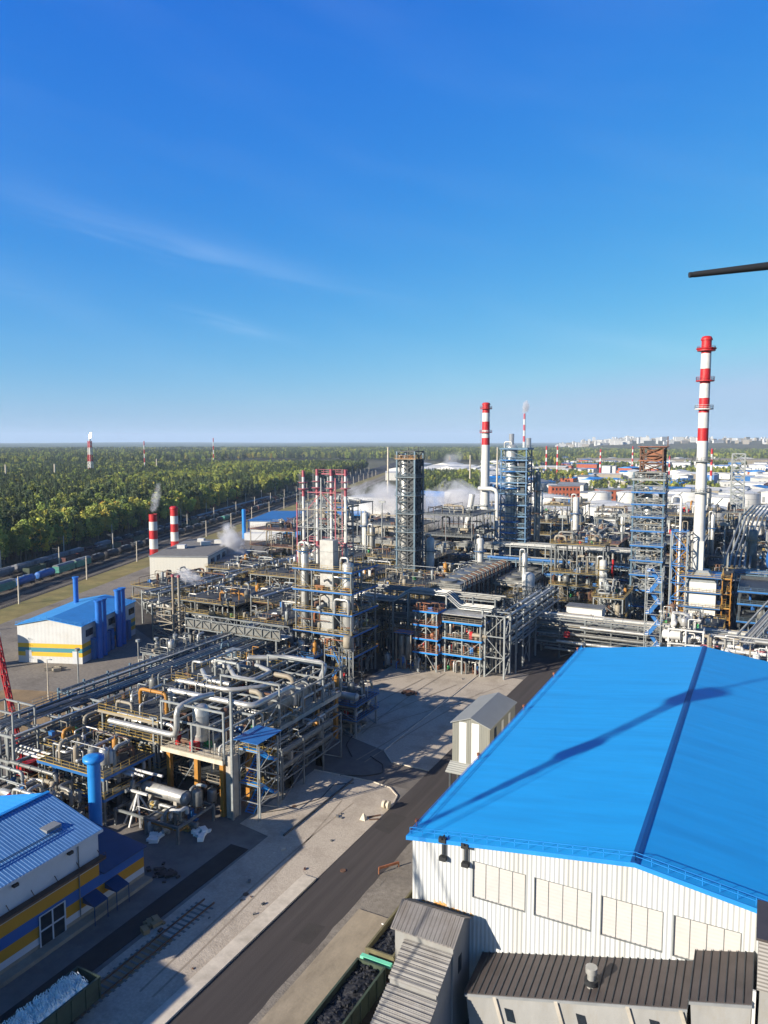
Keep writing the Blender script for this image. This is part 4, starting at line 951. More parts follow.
for k in (0, 5, 6, 8):     # tyre tracks worn into the lots
    x0_, y0_ = rn.uniform(-58, -52), rn.uniform(20, 60); b = MB(); z_ = .066 + k * .0025
    if k > 4: x0_, y0_ = rn.uniform(-74, -62), rn.uniform(108, 122); z_ = .066 + k * .0025
    for off in (0, 1.7):
        x, y, a_ = x0_ + off, y0_, R(90 + rn.uniform(-4, 4)) if k < 5 else R(rn.uniform(60, 100)); prev = None; da = rn.uniform(-.006, .006)
        for s_ in range(46):
            q = ((x - .13 * sin(a_) * -1, y - .13 * cos(a_)), (x - .13 * sin(a_), y + .13 * cos(a_)))
            if prev: b.poly([(prev[0][0], prev[0][1], z_), (q[0][0], q[0][1], z_), (q[1][0], q[1][1], z_), (prev[1][0], prev[1][1], z_)])
            prev = q; x += cos(a_); y += sin(a_); a_ += da
            if (k < 5 and y > 98) or (k > 4 and y > 164) or x > -50 or x < -81: break
    struct('tyre_track', b, 'tyre_mark')
mat('asphalt_patch', '#37332f', .9, 0, .15, .6)
struct('road_patch', MB().poly([(-48.9, 92, .02), (-46.2, 91.4, .02), (-46.0, 97, .02), (-48.7, 97.3, .02)]).poly([(-45.6, 66, .02), (-43.4, 66.3, .02), (-43.5, 69.8, .02), (-45.5, 69.5, .02)]), 'asphalt_patch')
for k, (x, y) in enumerate(((-55.5, 70.5), (-62.8, 92), (-71, 118), (-47.4, 80.5))): single('manhole_cover', MB().tube([(x, y, .02), (x, y, .1)], .38, 16), 'rust', ['round manhole cover in the gravel lot between siding and path', 'round manhole cover near the unit stair', 'round manhole cover on the side road end', 'round manhole cover in the asphalt road'][k], 'manhole cover')
rn = random.Random(31)
for k in range(26):
    mb = MB(); x, y = rn.choice([(rn.uniform(-60, -50), rn.uniform(55, 103)), (rn.uniform(-80, -50), rn.uniform(114, 166))]); r = rn.uniform(.12, .3); a = rn.uniform(0, 3)
    mb.hexa([(x + r * (cos(a) * u - sin(a) * v) * rn.uniform(.8, 1.2), y + r * (sin(a) * u + cos(a) * v), .06 + (w + 1) * r * .4) for w in (-1, 1) for u, v in ((-1, -.6), (1, -.6), (1, .6), (-1, .6))])
    single('rubble_lump', mb, rn.choice(['rust', 'concrete_dark', 'steel_dark']), 'small lump of rubble scattered on the gravel lots', 'rubble', 'rubble lumps on the gravel lots')
# ---------------------------------------------------------------- process unit in the foreground
t = thing('process_deck', 'pale concrete deck on ochre columns carrying silver pipes and vessels', 'process deck', (-76, 95, 0))
for x in (-81, -75.5, -70.6):
    for y in (84.8, 91, 97.5, 104, 111, 117.5): MB().box(x - .35, x + .35, y - .35, y + .35, 0, 8.3).build('column', 'paint_ochre', t)
MB().box(-82, -69.9, 83.9, 118.4, 8.31, 9.0).build('deck_slab', 'concrete_light', t)
MB().box(-69.85, -68.7, 84.6, 86.4, 0, 9.6).build('pillar', 'concrete', t)
rl = MB(); rail_path(rl, [(-82, 84, 9), (-70, 84, 9), (-70, 118.2, 9)], r=.06); rl.build('railing', 'paint_beige', t)
b = MB()
for y in (84.8, 91, 97.5, 104, 111): b.beam((-70.6, y, .3), (-70.6, y + 6.4, 8), .16)
b.beam((-81, 84.8, .3), (-75.5, 84.8, 8), .16); b.build('brace', 'steel_grey', t)
clutter(t, -81, -70.6, 85, 117, 9.05, 4.2, 84, 11, None, .8)
t = thing('pipe_support_frame', 'grey steel portal frame above the concrete deck holding large silver pipes', 'steel frame', (-76, 95, 9))
frame(t, [-82, -76, -69.9], [84.3, 91.5, 98.5, 105.5, 112, 118.3], [13.6], .28, 'steel_light', z0=9.02, brace=True, seed=5)
bt = MB()
for y in (84.3, 98.5, 112): bt.box(-82, -69.9, y - .12, y + .12, 16.0, 16.3)
for x in (-82, -69.9):
    for y in (84.3, 98.5, 112): bt.box(x - .13, x + .13, y - .13, y + .13, 13.6, 16.3)
bt.build('top_beam', 'steel_light', t)
MB().box(-68.75, -68.4, 84.3, 84.65, 0, 19.6).build('mast', 'steel_light', t)
def bigpipe(label, pts, r, m_='cladding_silver', fl=5, grp=None, seg=14, cat='pipe'):
    mb = MB().bend(pts, r, seg, 1.9); P = [V(p) for p in pts]
    for a, bq in zip(P, P[1:]):
        L_ = (bq - a).length; d = (bq - a).normalized(); n = int(L_ / fl)
        for i in range(1, n + 1): c = a + d * (L_ * i / (n + 1)); mb.tube([c - d * .06, c + d * .06], r * 1.07, seg)
    return single('process_pipe', mb, m_, label, cat, grp)
bigpipe('long silver pipe running in from the left and bending up to the grey vertical vessel', [(-92, 83.2, 11.6), (-77.9, 83.2, 11.6), (-77.9, 83.2, 16.0), (-77.4, 87, 16.4), (-76.6, 90, 16.2)], .45)
bigpipe('thinner silver pipe just above and behind the long bent one', [(-92, 85.0, 12.2), (-80, 85.0, 12.2), (-80, 85, 10)], .3)
bigpipe('large silver pipe along the near top of the deck frame', [(-88, 92.5, 14.4), (-70.8, 92.5, 14.4), (-70.8, 104, 14.4), (-70.8, 104, 11)], .48)
bigpipe('silver pipe along the far side of the deck frame with elbow', [(-90, 97, 14.4), (-79, 97, 14.4), (-75, 101, 14.4), (-75, 104, 14.4), (-75, 104, 10)], .4)
bigpipe('thick silver crossover pipe at the far end of the deck frame', [(-86, 111.5, 15.2), (-80, 115, 15.2), (-71, 115, 15.2), (-71, 112, 12)], .48)
bigpipe('U-shaped silver pipe loop left of the deck frame top', [(-88, 108, 14.2), (-83, 103.5, 14.2), (-79, 103.5, 14.2), (-79, 109, 14.2), (-84, 111, 14.2)], .4)
bigpipe('second U-shaped silver loop on the deck frame', [(-90, 103, 14.6), (-85.5, 99, 14.6), (-80.5, 99, 14.6)], .4)
bigpipe('yellowish elbow pipe in the middle of the deck frame', [(-76, 98.8, 14.2), (-73.6, 98.8, 14.2), (-73.6, 98.8, 10)], .45, 'paint_beige')
bigpipe('beige yellow pipe bend at the far end of the deck', [(-78, 108.6, 14.0), (-74, 108.6, 14.0), (-74, 108.6, 10)], .45, 'paint_beige')
v = thing('vertical_vessel', 'grey vertical vessel standing at the front of the concrete deck', 'vessel', (-76.2, 87.6, 9))
MB().vessel((-76.2, 86.6, 9.8), (-76.2, 86.6, 15.8), 1.25, 18).tube([(-76.2, 86.6, 11), (-76.2, 86.6, 11.2)], 1.3, 18).tube([(-76.2, 86.6, 14), (-76.2, 86.6, 14.2)], 1.3, 18).build('shell', 'cladding_silver', v)
for a in range(4): MB().beam((-76.2 + 1.1 * cos(a * pi / 2 + .7), 86.6 + 1.1 * sin(a * pi / 2 + .7), 9), (-76.2 + 1.1 * cos(a * pi / 2 + .7), 86.6 + 1.1 * sin(a * pi / 2 + .7), 10.6), .2).build('leg', 'steel_grey', v)
MB().box(-76.8, -75.6, 84.6, 85.6, 9.02, 10.4).build('junction_box', 'paint_red', v)
v = thing('vertical_vessel', 'slim brown vertical vessel behind the grey one on the concrete deck', 'vessel', (-73.9, 89.6, 9))
MB().vessel((-73.9, 89.6, 9.4), (-73.9, 89.6, 14.6), .7, 14).build('shell', 'rust', v); MB().tube([(-73.9, 89.6, 9), (-73.9, 89.6, 9.6)], .6, 12).build('skirt', 'steel_dark', v)
def hdrum(label, p, q, r, m_='cladding_dull', zb=0, cat='horizontal vessel', name='horizontal_vessel', flange=True):
    p = V(p); q = V(q); t = thing(name, label, cat, (p + q) / 2 - V((0, 0, p.z - zb))); d = (q - p).normalized()
    mb = MB().vessel(p, q, r, 18)
    k = 1.5
    while k < (q - p).length - 1: c = p + d * k; mb.tube([c, c + d * .08], r * 1.03, 18); k += 2
    mb.build('shell', m_, t)
    if flange: c = q - d * r * .6; MB().tube([c - d * .1, c + d * .1], r * 1.15, 18).build('flange', 'steel_light', t)
    for u in (.22, .78):
        c = p.lerp(q, u); MB().box(c.x - .3 - abs(d.y) * r * .5, c.x + .3 + abs(d.y) * r * .5, c.y - .3 - abs(d.x) * r * .5, c.y + .3 + abs(d.x) * r * .5, zb, c.z - r * .55).build('saddle', 'concrete', t)
    return t
hdrum('big dark silver horizontal vessel lying on the far right side of the deck', (-72.2, 97, 11.8), (-72.2, 110, 11.8), 1.5, 'cladding_dull', 9.02)
hdrum('pale horizontal heat exchanger with white flange at the front of the unit', (-82, 80.2, 4.1), (-73.2, 80.2, 4.1), .95, 'cladding_silver', 0, flange=True)
hdrum('smaller horizontal exchanger beneath the pale flanged one', (-81, 80.4, 1.6), (-74.5, 80.4, 1.6), .6, 'cladding_dull', 0)
for k, (z, lab) in enumerate(((6.6, 'upper'), (4.2, 'lower'))):
    hdrum(lab + ' long horizontal exchanger in the shade along the right side of the deck', (-67.2, 93.5, z), (-67.2, 110, z), .62, 'cladding_dull', 0)
t = thing('pipe_support_frame', 'dark trestle in the shade under the exchangers right of the deck', 'steel frame', (-67, 101, 0))
frame(t, [-68.9, -65.6], [93, 99, 105, 111], [3.2, 5.6, 8.2], .22, 'steel_grey', seed=8); clutter(t, -68.8, -65.8, 93, 111, 8.2, 1.2, 9, 70)
stair_tower('blue stair tower at the right front corner of the concrete deck', -68.6, -64.9, 86.2, 90.8, 10.4, 4, 'blue_bright', 'steel_light', 'paint_yellow')
MB_ = MB().box(-69.2, -64.6, 85.4, 91.6, 11.9, 12.0); t = thing('stair_roof', 'flat blue sheet roof over the stair tower beside the deck', 'roof', (-68, 88.8, 11)); MB_.build('roof_sheet', 'paint_blue', t)
for x in (-69.0, -64.8):
    for y in (85.6, 91.4): MB().box(x - .06, x + .06, y - .06, y + .06, 0, 11.89).build('post', 'steel_light', t)
module('tangled lower pipework bay on steel frame left of the concrete deck', -95.5, -83.5, 85, 101, [4.6, 9.0, 12.2], 2, 3, 24, 21, edge='paint_beige')
module('second steel pipework bay left of the deck further back', -95.5, -83.8, 103, 118, [5.0, 9.4, 12.4], 2, 2, 22, 22, 'steel_light')
module('low front pipework bay with yellow rails beside the pale exchanger', -97, -84, 74.5, 83.5, [4.2, 7.4], 2, 1, 26, 23, edge='paint_blue')
module('small manifold bay below the concrete deck front', -83, -71, 75.5, 83, [2.6], 2, 1, 14, 24, deck=None, railm=None, hmax=3)
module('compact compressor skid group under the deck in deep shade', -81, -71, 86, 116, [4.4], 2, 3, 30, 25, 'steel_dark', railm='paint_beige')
for k, (y, z, x1_) in enumerate(((76.6, 6.6, -84.5), (77.2, 6.9, -83.2), (77.8, 6.6, -82), (76.0, 6.6, -86))):
    bigpipe('white pipe of the bundle running in front of the unit above the annex', [(-106, y + .2, z), (x1_ - 4, y, z), (x1_ - 1, y + 2.2, z), (x1_ + 4, y + 2.2, z)], .2, 'paint_white', 4, 'white pipes at the front of the unit', 10)
t = thing('pipe_trestle', 'white splayed trestle holding the white front pipes', 'pipe support', (-82, 77, 0))
for dx, dy in ((-1.6, -1.2), (1.6, -1.2), (-1.6, 1.6), (1.6, 1.6), (0, -1.8)): MB().beam((-80.5, 77.5, 4.6), (-80.5 + dx, 77.5 + dy, .1), .22).build('leg', 'paint_white', t)
MB().beam((-82.4, 77.5, 4.7), (-78.6, 77.5, 4.7), .3).build('head_beam', 'paint_white', t)
for k, x in enumerate((-100, -95, -89)):
    single('pipe_post', MB().box(x - .2, x + .2, 77.0, 77.4, 0, 6.4).beam((x, 75.8, 6.3), (x, 78.4, 6.3), .2), 'paint_white' if k else 'steel_light', 'pale post carrying the white front pipes', 'pipe support', 'posts under the white front pipes')
for k, (x, y, h) in enumerate(((-95.4, 96, 13.9), (-92.8, 96.4, 14.6), (-89.4, 92, 14.2), (-86.4, 100, 14.5), (-84, 84.6, 13))):
    single('pipe_post', MB().box(x - .17, x + .17, y - .17, y + .17, 0, h).beam((x - .8, y, h - .1), (x + .8, y, h - .1), .18), 'steel_light', 'tall grey post rising above the pipework left of the deck', 'pipe support', 'tall posts left of the deck')
module('grey service platform group at the far end of the deck with blue guard', -79.5, -67.6, 119.8, 128, [3.2, 6.0], 2, 1, 20, 26, 'steel_light', railm='paint_blue', hmax=3)
hdrum('silver drum on the low platform at the far right end of the unit', (-73, 121.6, 7.2), (-68, 121.6, 7.2), .7, 'cladding_silver', 6.1)
t = thing('truck', 'small white lorry with blue load parked in the shade past the unit end', 'lorry', (-74.5, 132, 0))
MB().box(-76.2, -74.2, 133.0, 137.6, 1.0, 2.3).build('load_bed', 'paint_blue', t); MB().hexa([(-76.1, 130.8, .7), (-74.2, 130.8, .7), (-74.2, 132.8, .7), (-76.1, 132.8, .7), (-76.0, 131.2, 2.7), (-74.3, 131.2, 2.7), (-74.3, 132.8, 2.8), (-76.0, 132.8, 2.8)]).build('cab', 'paint_white', t)
MB().box(-75.9, -74.4, 130.98, 131.06, 1.8, 2.4).build('windscreen', 'glass_dark', t)
for x in (-76.0, -74.4):
    for y in (131.8, 134.6, 136.6): MB().tube([(x - .12, y, .5), (x + .12, y, .5)], .5, 14).build('wheel', 'rubber', t)
t = thing('truck', 'small white lorry nearer the clutter, half behind pipes', 'lorry', (-71.5, 127, 0))
t2 = copy_tree([o for o in COL.objects if o.name == 'truck'][0], (-70.6, 139, 0), R(25), 'white lorry with blue load parked deeper in the shade near the stair'); bpy.data.objects.remove(t)
# rack along the left side of the unit
pipe_rack('wide pipe rack in blue shade running past the left of the unit', 'y', 84, 165, -111, -101.5, [6.8, 9.6], 14, 41, 6.6, 'steel_grey', .22, ['steel_grey', 'steel_teal', 'cladding_dull', 'steel_light', 'steel_dark', 'cladding_dull'], loops=.12, side_rail='steel_light')
pipe_rack('raised narrow cable rack beside the wide pipe rack', 'y', 92, 150, -114.6, -112, [8.2, 10.4], 6, 42, 6, 'steel_teal', .16)
pipe_rack('lower pipe rack between the wide rack and the foreground unit', 'y', 100, 150, -99.5, -96.5, [5.4, 7.6], 5, 43, 6, 'steel_grey', .22, loops=.2)
pipe_rack('short pipe rack at the left edge ending in vertical pipe drops', 'y', 74, 92, -111, -103, [6.0, 10.2], 9, 44, 4.5, 'steel_light', .26, loops=.3, side_rail='steel_light')
t = thing('pipe_drop', 'bundle of grey pipes dropping vertically at the left edge rack', 'pipe bundle', (-106, 76, 0))
for k in range(9): pipe(t, [(-110 + k * .62, 79, 10.6), (-110 + k * .62, 75.2 - (k % 3) * .3, 10.6), (-110 + k * .62, 75.2 - (k % 3) * .3, 2.4), (-110 + k * .62 + 4, 74.6, 2.4 + (k % 2) * .4)], .18, ['cladding_dull', 'steel_light', 'steel_grey'][k % 3], 8)
fr = MB()
for x in (-111.4, -108, -104.2):
    fr.beam((x, 75, 0), (x, 75, 13.4), .25); fr.beam((x, 79, 9), (x, 79, 13.4), .25)
fr.beam((-111.4, 75, 13.3), (-104.2, 75, 13.3), .25); fr.beam((-111.4, 79, 13.3), (-104.2, 79, 13.3), .25); fr.beam((-111.4, 75, 13.3), (-111.4, 79, 13.3), .25); fr.beam((-104.2, 75, 13.3), (-104.2, 79, 13.3), .25); fr.build('support_frame', 'steel_light', t)
module('steel bay with rust-brown vessels beside the left rack and blue vent', -101, -97.8, 78, 98, [4.5, 8.0], 1, 3, 18, 45, 'steel_grey', pal=['rust', 'paint_ochre', 'cladding_dull', 'paint_beige'])
module('low clutter of pumps and pipes behind the blue vent stack', -103, -86, 66.5, 73.8, [3.6], 3, 1, 34, 46, 'steel_dark', deck=None, railm='paint_yellow')
t = module('rack top walkway group with small posts near the pale road', -119.5, -112.5, 118, 131, [7.5, 10.2], 2, 3, 14, 47, 'steel_light', railm='steel_light')
for k, (x, y) in enumerate(((-121, 118), (-118.6, 121), (-116.4, 124.5), (-127, 107))):
    single('vent_post', MB().tube([(x, y, 0), (x, y, 12.4)], .14, 8).tube([(x, y, 12.4), (x, y, 12.9)], .5, 10), 'steel_light', 'mushroom-topped vent post beside the rack near the pale road', 'vent post', 'mushroom vent posts by the rack')
for k, (x, y, lab) in enumerate(((-137, 107.4, 'tall lamp post on the bare yard right of the red crane'), (-119.5, 116.6, 'lamp post on the yard edge beside the pipe rack'))):
    t = thing('lamp_post', lab, 'lamp post', (x, y, 0)); MB().tube([(x, y, 0), (x, y, 9)], .12, 8, True, [.16, .09]).build('pole', 'concrete_light', t); MB().beam((x, y, 9), (x + 1.2, y, 9.2), .12).box(x + .8, x + 1.5, y - .15, y + .15, 9.1, 9.25).build('lamp_head', 'steel_light', t)
# silver-grey square duct
t = thing('cable_riser', 'grey-green square riser between the wide rack and the deck loops', 'duct', (-96, 119, 0)); MB().box(-96.6, -94.6, 118, 120, 0, 13.4).build('casing', 'steel_teal', t); MB().box(-96.8, -94.4, 117.8, 120.2, 13.4, 13.7).build('lid', 'steel_light', t)
# beige truss conveyor crossing
t = thing('truss_bridge', 'pale grey lattice-sided pipe bridge crossing towards the stack tower', 'pipe bridge', (-112, 140, 0))
x0, x1, y0, y1, z0, z1 = -126, -98, 138.6, 142.4, 10.4, 12.8; b = MB()
for y in (y0, y1):
    for z in (z0, z1): b.box(x0, x1, y - .14, y + .14, z - .14, z + .14)
    n = 11
    for i in range(n + 1):
        x = x0 + (x1 - x0) * i / n; b.beam((x, y, z0), (x, y, z1), .16)
        if i < n: b.beam((x, y, z0 if i % 2 else z1), (x + (x1 - x0) / n, y, z1 if i % 2 else z0), .13)
b.build('truss', 'steel_grey', t)
MB().box(x0, x1, y0 + .15, y1 - .15, z0 - .05, z0 + .05).build('deck', 'concrete_light', t); MB().box(x0, x1, y0 + .2, y0 + .26, z0 + .4, z1 - .5).build('side_panel', 'cladding_dull', t)
for k in range(7): pipe(t, [(x0 - 1, y0 + .5 + k * .5, z0 + .4), (x1 + 1, y0 + .5 + k * .5, z0 + .4)], .18, ['cladding_silver', 'steel_light'][k % 2])
for x in (x0 + 1, x0 + 10, x0 + 20, x1 - 1):
    for y in (y0, y1): MB().box(x - .2, x + .2, y - .2, y + .2, 0, z0 - .15).build('column', 'steel_grey', t)
t = thing('pipe_bridge', 'lower pale walkway in front of the lattice-sided pipe bridge', 'walkway', (-112, 134, 0))
MB().box(-124, -103, 133, 135.6, 8.6, 8.8).build('deck', 'concrete_light', t)
for x in (-123, -116, -109, -104):
    for y in (133.2, 135.4): MB().box(x - .15, x + .15, y - .15, y + .15, 0, 8.59).build('post', 'steel_grey', t)
# twin beige stacks on lattice with small steam
for k, (x, lab) in enumerate(((-147.6, 'left of two thin beige pink pipes standing in a lattice'), (-145.4, 'right of two thin beige pink pipes standing in a lattice'))):
    t = thing('vent_pipe', lab, 'vent pipe', (x, 157.5, 0)); MB().tube([(x, 157.5, 0), (x, 157.5, 18.2 + k * .2)], .36, 12).build('shaft', 'paint_beige', t); MB().tube([(x, 157.5, 18.1), (x, 157.5, 18.7)], .48, 12).build('tip', 'paint_pinkred', t)
t = thing('steel_tower', 'short pale pink lattice holding the two beige vent pipes', 'lattice tower', (-147, 156, 0)); lattice(t, -152, -144.4, 154, 158.6, 0, 10, 5, 'paint_beige', 'paint_beige', .3, .16)
# red crane at the left edge
t = thing('lattice_crane', 'red lattice crane boom leaning out of the left frame edge', 'crane', (-108, 80, 0))
p0, p1 = V((-108.5, 80, 1)), V((-123.5, 84.6, 31)); b = MB(); n = 16
cs = ((-.5, -.5), (.5, -.5), (.5, .5), (-.5, .5))
for c in cs: b.beam(p0 + V((c[0] * .4, c[1] * .4, 0)), p1 + V((c[0], c[1], 0)), .15)
for i in range(n):
    a = p0.lerp(p1, i / n); e = p0.lerp(p1, (i + 1) / n); s0 = .4 + .6 * i / n; s1 = .4 + .6 * (i + 1) / n
    for j in range(4): b.beam(a + V((cs[j][0] * s0, cs[j][1] * s0, 0)), e + V((cs[(j + 1) % 4][0] * s1, cs[(j + 1) % 4][1] * s1, 0)), .12); b.beam(e + V((cs[j][0] * s1, cs[j][1] * s1, 0)), e + V((cs[(j + 1) % 4][0] * s1, cs[(j + 1) % 4][1] * s1, 0)), .12)
b.build('boom', 'paint_red', t); MB().box(-110.8, -107.4, 79, 84.5, .6, 2.6).build('house', 'paint_red', t)
for x in (-111.2, -107.6): MB().box(x, x + .8, 78.5, 85, 0, .9).build('crawler_track', 'black_metal', t)
# ---------------------------------------------------------------- tower with four thin striped stacks
t = thing('process_tower', 'multi-level steel tower with blue platforms and yellow rails under four thin stacks', 'process tower', (-94, 154, 0))
frame(t, [-99.6, -95, -89.2, -84.4], [147.6, 152.5, 159.5], [6, 11, 16, 21, 26], .3, 'steel_grey', deck='grating', railm='paint_yellow', edge='paint_blue', seed=51)
for i, z in enumerate((0, 6, 11, 16, 21)): clutter(t, -99.2, -84.8, 147, 159.2, z + .08, 3.8, 18, 510 + i, ['rust', 'paint_orange', 'cladding_silver', 'cladding_dull', 'steel_light', 'paint_beige'])
t = thing('cold_box', 'tall flat pale grey casing in the middle of the four-stack tower', 'casing', (-94, 150, 0))
MB().box(-93.6, -90, 149, 151.5, 7, 32.8).build('casing', 'cladding_silver', t); 
for z in range(10, 33, 4): MB().box(-93.66, -89.94, 148.94, 151.4, z, z + .12).build('seam', 'steel_light', t)
for x in (-93.3, -90.3): MB().box(x - .2, x + .2, 149.1, 149.5, 0, 6.99).build('leg', 'steel_grey', t)
column_vessel('slim silver column at the left of the four-stack tower', -98.0, 149.2, .95, 6, 31, [11.6, 16.6, 21.6, 30], seed=1)
column_vessel('fat silver column with blue ring platforms at the right of the four-stack tower', -86.2, 149.4, 1.35, 6, 28, [11.5, 16.5, 21.5, 24.6], seed=2)
for k, x in enumerate((-102, -98, -94, -90)):
    h = 49.2 - (.4 if k == 0 else 0)
    nm = ('leftmost', 'second', 'third', 'rightmost')[k]
    t = striped_chimney(nm + ' of the four thin stacks with red rings', x, 155, 26.1, h, .42, .36, [(h, 'r'), (h - 1.6, 'w'), (h - 4.4, 'r'), (h - 6.4, 'w'), (31.6, 'r'), (30.6, 'w')], cap=False, redm='paint_pinkred', lower='paint_beige', name='vent_stack', cat='stack')
    MB().ring(x, 155, h - 4.6, .6, 1.3, .15, 10).ring(x, 155, h - 3, .6, 1.2, .12, 10).build('platform', 'paint_pinkred', t)
t = thing('stack_frame', 'slim pink and grey lattice frame standing around the four thin stacks', 'steel frame', (-96, 155, 26.2))
for x in (-103, -99.9, -96, -92, -89): 
    for y in (153.6, 156.8): MB().box(x - .12, x + .12, y - .12, y + .12, 26.1, 47.2 if x in (-96, -92) else 41).build('post', 'paint_pinkred' if x in (-103, -92) else 'steel_light', t)
for k, z in enumerate((30.6, 35, 39.4, 43.6)):
    b = MB(); xe = (-103, -89) if k < 3 else (-99.9, -92)
    for y in (153.6, 156.8): b.beam((xe[0], y, z), (xe[1], y, z), .18)
    for x in xe: b.beam((x, 153.6, z), (x, 156.8, z), .16)
    b.beam((xe[0], 153.6, z - 4.2), ((xe[0] + xe[1]) / 2, 153.6, z), .12).beam((xe[1], 153.6, z - 4.2), ((xe[0] + xe[1]) / 2, 153.6, z), .12)
    b.build('brace', ['paint_pinkred', 'steel_light', 'paint_beige', 'paint_pinkred'][k], t)
for k in range(5): pipe(t, [(-99 + k * 1.9, 157.4, 26.2), (-99 + k * 1.9, 157.4, 34 + k * 1.4), (-103 + k * 1.2, 157.4, 34 + k * 1.4)], .16, ['paint_beige', 'steel_light', 'paint_pinkred'][k % 3])
t = thing('pipe_bridge', 'pink red top walkway linking the four thin stacks', 'walkway', (-96, 156.5, 44))
b = MB().box(-98.2, -89.8, 155.7, 156.7, 47.9, 48.05); rail_path(b, [(-98.2, 155.7, 48), (-89.8, 155.7, 48)], r=.09); b.build('deck', 'paint_pinkred', t); MB().box(-102.5, -89.2, 155.8, 156.9, 31.2, 31.4).build('deck', 'paint_pinkred', t); b = MB(); rail_path(b, [(-102.5, 155.8, 31.4), (-89.2, 155.8, 31.4)], r=.09); b.build('railing', 'paint_pinkred', t)
bigpipe('white bent pipe joining the left stacks to the tower top', [(-101.5, 152, 27.8), (-101.5, 152, 31.4), (-98.6, 152, 31.4), (-97.9, 152, 29)], .35, 'paint_white')
t = thing('process_column', 'small white-topped drum at the foot of the four-stack tower', 'drum', (-85.2, 147, 0)); MB().vessel((-84.4, 146, 8.6), (-84.4, 146, 11.6), 1.1, 16).build('shell', 'paint_beige', t); MB().box(-85.4, -83.4, 145, 147, 8.4, 8.58).build('deck', 'steel_light', t)
for x in (-85.3, -83.5):
    for y in (145.1, 146.9): MB().box(x - .1, x + .1, y - .1, y + .1, 0, 8.39).build('leg', 'steel_light', t)
stair_tower('blue stair at the shaded foot of the four-stack tower', -89.5, -85.6, 144.2, 147.4, 8.2, 2, 'paint_blue', 'steel_grey', 'paint_yellow', 'x')
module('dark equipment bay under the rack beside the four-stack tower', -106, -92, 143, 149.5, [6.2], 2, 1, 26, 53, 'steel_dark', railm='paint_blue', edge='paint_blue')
module('shadowed pump bay left behind the four-stack tower', -118, -105, 150, 172, [6.5, 10.5], 2, 3, 26, 54, 'steel_grey')
module('dark pipe bay behind the four-stack tower', -103, -88, 163, 185, [7, 13], 2, 3, 26, 55, 'steel_dark')
# red framed rear part
# ---------------------------------------------------------------- front rack block with blue platforms and orange rails
t = thing('process_structure', 'left bay of blue platforms with orange rails in front of the grey rack', 'process unit', (-75, 166, 0))
frame(t, [-75.6, -72.8, -70], [164, 168.2], [4.6, 8.0, 11.4, 14.8], .3, 'steel_light', deck='grating', railm='paint_orange', edge='blue_bright', seed=61)
for i, z in enumerate((0, 4.6, 8, 11.4, 14.8)): clutter(t, -75.4, -70.2, 164.2, 168.0, z + .1, 2.4, 13, 610 + i, ['rust', 'paint_orange', 'cladding_dull', 'paint_beige'], .9)
t = thing('process_structure', 'right bay of three blue edged levels with crowded valves in front of the grey rack', 'process unit', (-64, 168, 0))
frame(t, [-68.4, -64, -59.4], [165.5, 170.5], [4.6, 8.6, 12.6], .3, 'steel_light', deck='grating', railm='paint_beige', edge='blue_bright', seed=62)
for i, z in enumerate((0, 4.6, 8.6)): clutter(t, -68.2, -59.6, 165.7, 170.3, z + .1, 3.2, 20, 620 + i, ['cladding_silver', 'paint_orange', 'cladding_dull', 'paint_beige'], .9)
MB().box(-69.2, -58.8, 164.8, 171.2, 14.4, 14.6).build('roof', 'cladding_silver', t)
t = thing('vertical_vessel', 'pair of short grey cylinders with blue top platform at the block foot', 'vessel', (-82.2, 161.5, 0))
for x in (-83.4, -81.6): MB().vessel((x, 161.5, 2.2), (x, 161.5, 8.4), .75, 14).build('shell', 'cladding_dull', t)
for x in (-84.4, -80.4):
    for y in (160.4, 162.6): MB().box(x - .1, x + .1, y - .1, y + .1, 0, 9).build('leg', 'paint_beige', t)
MB().box(-84.8, -80, 160, 163, 9.01, 9.25).build('platform', 'paint_blue', t); b = MB(); rail_path(b, [(-84.8, 160, 9.25), (-80, 160, 9.25), (-80, 163, 9.25), (-84.8, 163, 9.25)], closed=True); b.build('railing', 'paint_ochre', t)
clutter(t, -88, -78, 159.6, 162.6, .05, 3.2, 16, 66, ['paint_orange', 'cladding_dull', 'steel_light', 'paint_blue'])
t.location += V((4.2, 2.2, 0))
pipe_rack('grey multi-level pipe rack behind the orange railed bays', 'x', -104, -58, 172, 178, [6.5, 10, 13.6, 17.2], 12, 63, 5.8, 'steel_grey', .3, loops=.1)
t = thing('pipe_bundle', 'bundle of light grey pipes stepping up and over the orange railed bays', 'pipe bundle', (-78, 170.5, 15))
for k in range(11):
    y = 168.8 + k * .42; dz = (k % 3) * .35
    pipe(t, [(-104, y, 15.2 + dz), (-84, y, 15.2 + dz), (-79.6, y, 18.0 + dz), (-69.6, y, 18.0 + dz), (-66, y, 15.2 + dz), (-57.8, y, 15.2 + dz)], .17, ['cladding_silver', 'steel_light', 'cladding_silver'][k % 3], 8)
for x in (-96, -84, -79.8, -69.4, -60): MB().box(x - .18, x + .18, 168.4, 168.76, 0, 18.2 if -83 < x < -66 else 15.4).build('support', 'steel_light', t)
pipe_rack('grey pipe rack running back from the front block towards the white domed vessel', 'y', 172, 212, -57.6, -52.6, [7.5, 10.6, 13.8], 9, 64, 5.7, 'steel_light', .3, loops=.1, side_rail='steel_light')
t = thing('steel_tower', 'open grey pipe frame at the right end of the front block', 'steel frame', (-56, 168, 0))
lattice(t, -58.4, -53.6, 166, 170.5, 0, 15, 3, 'steel_light', 'steel_light', .4, .16)
for k in range(4): pipe(t, [(-57.4 + k, 168.6, 13.8), (-57.4 + k, 168.6, .5), (-57.4 + k, 170, .5)], .2, 'cladding_dull')
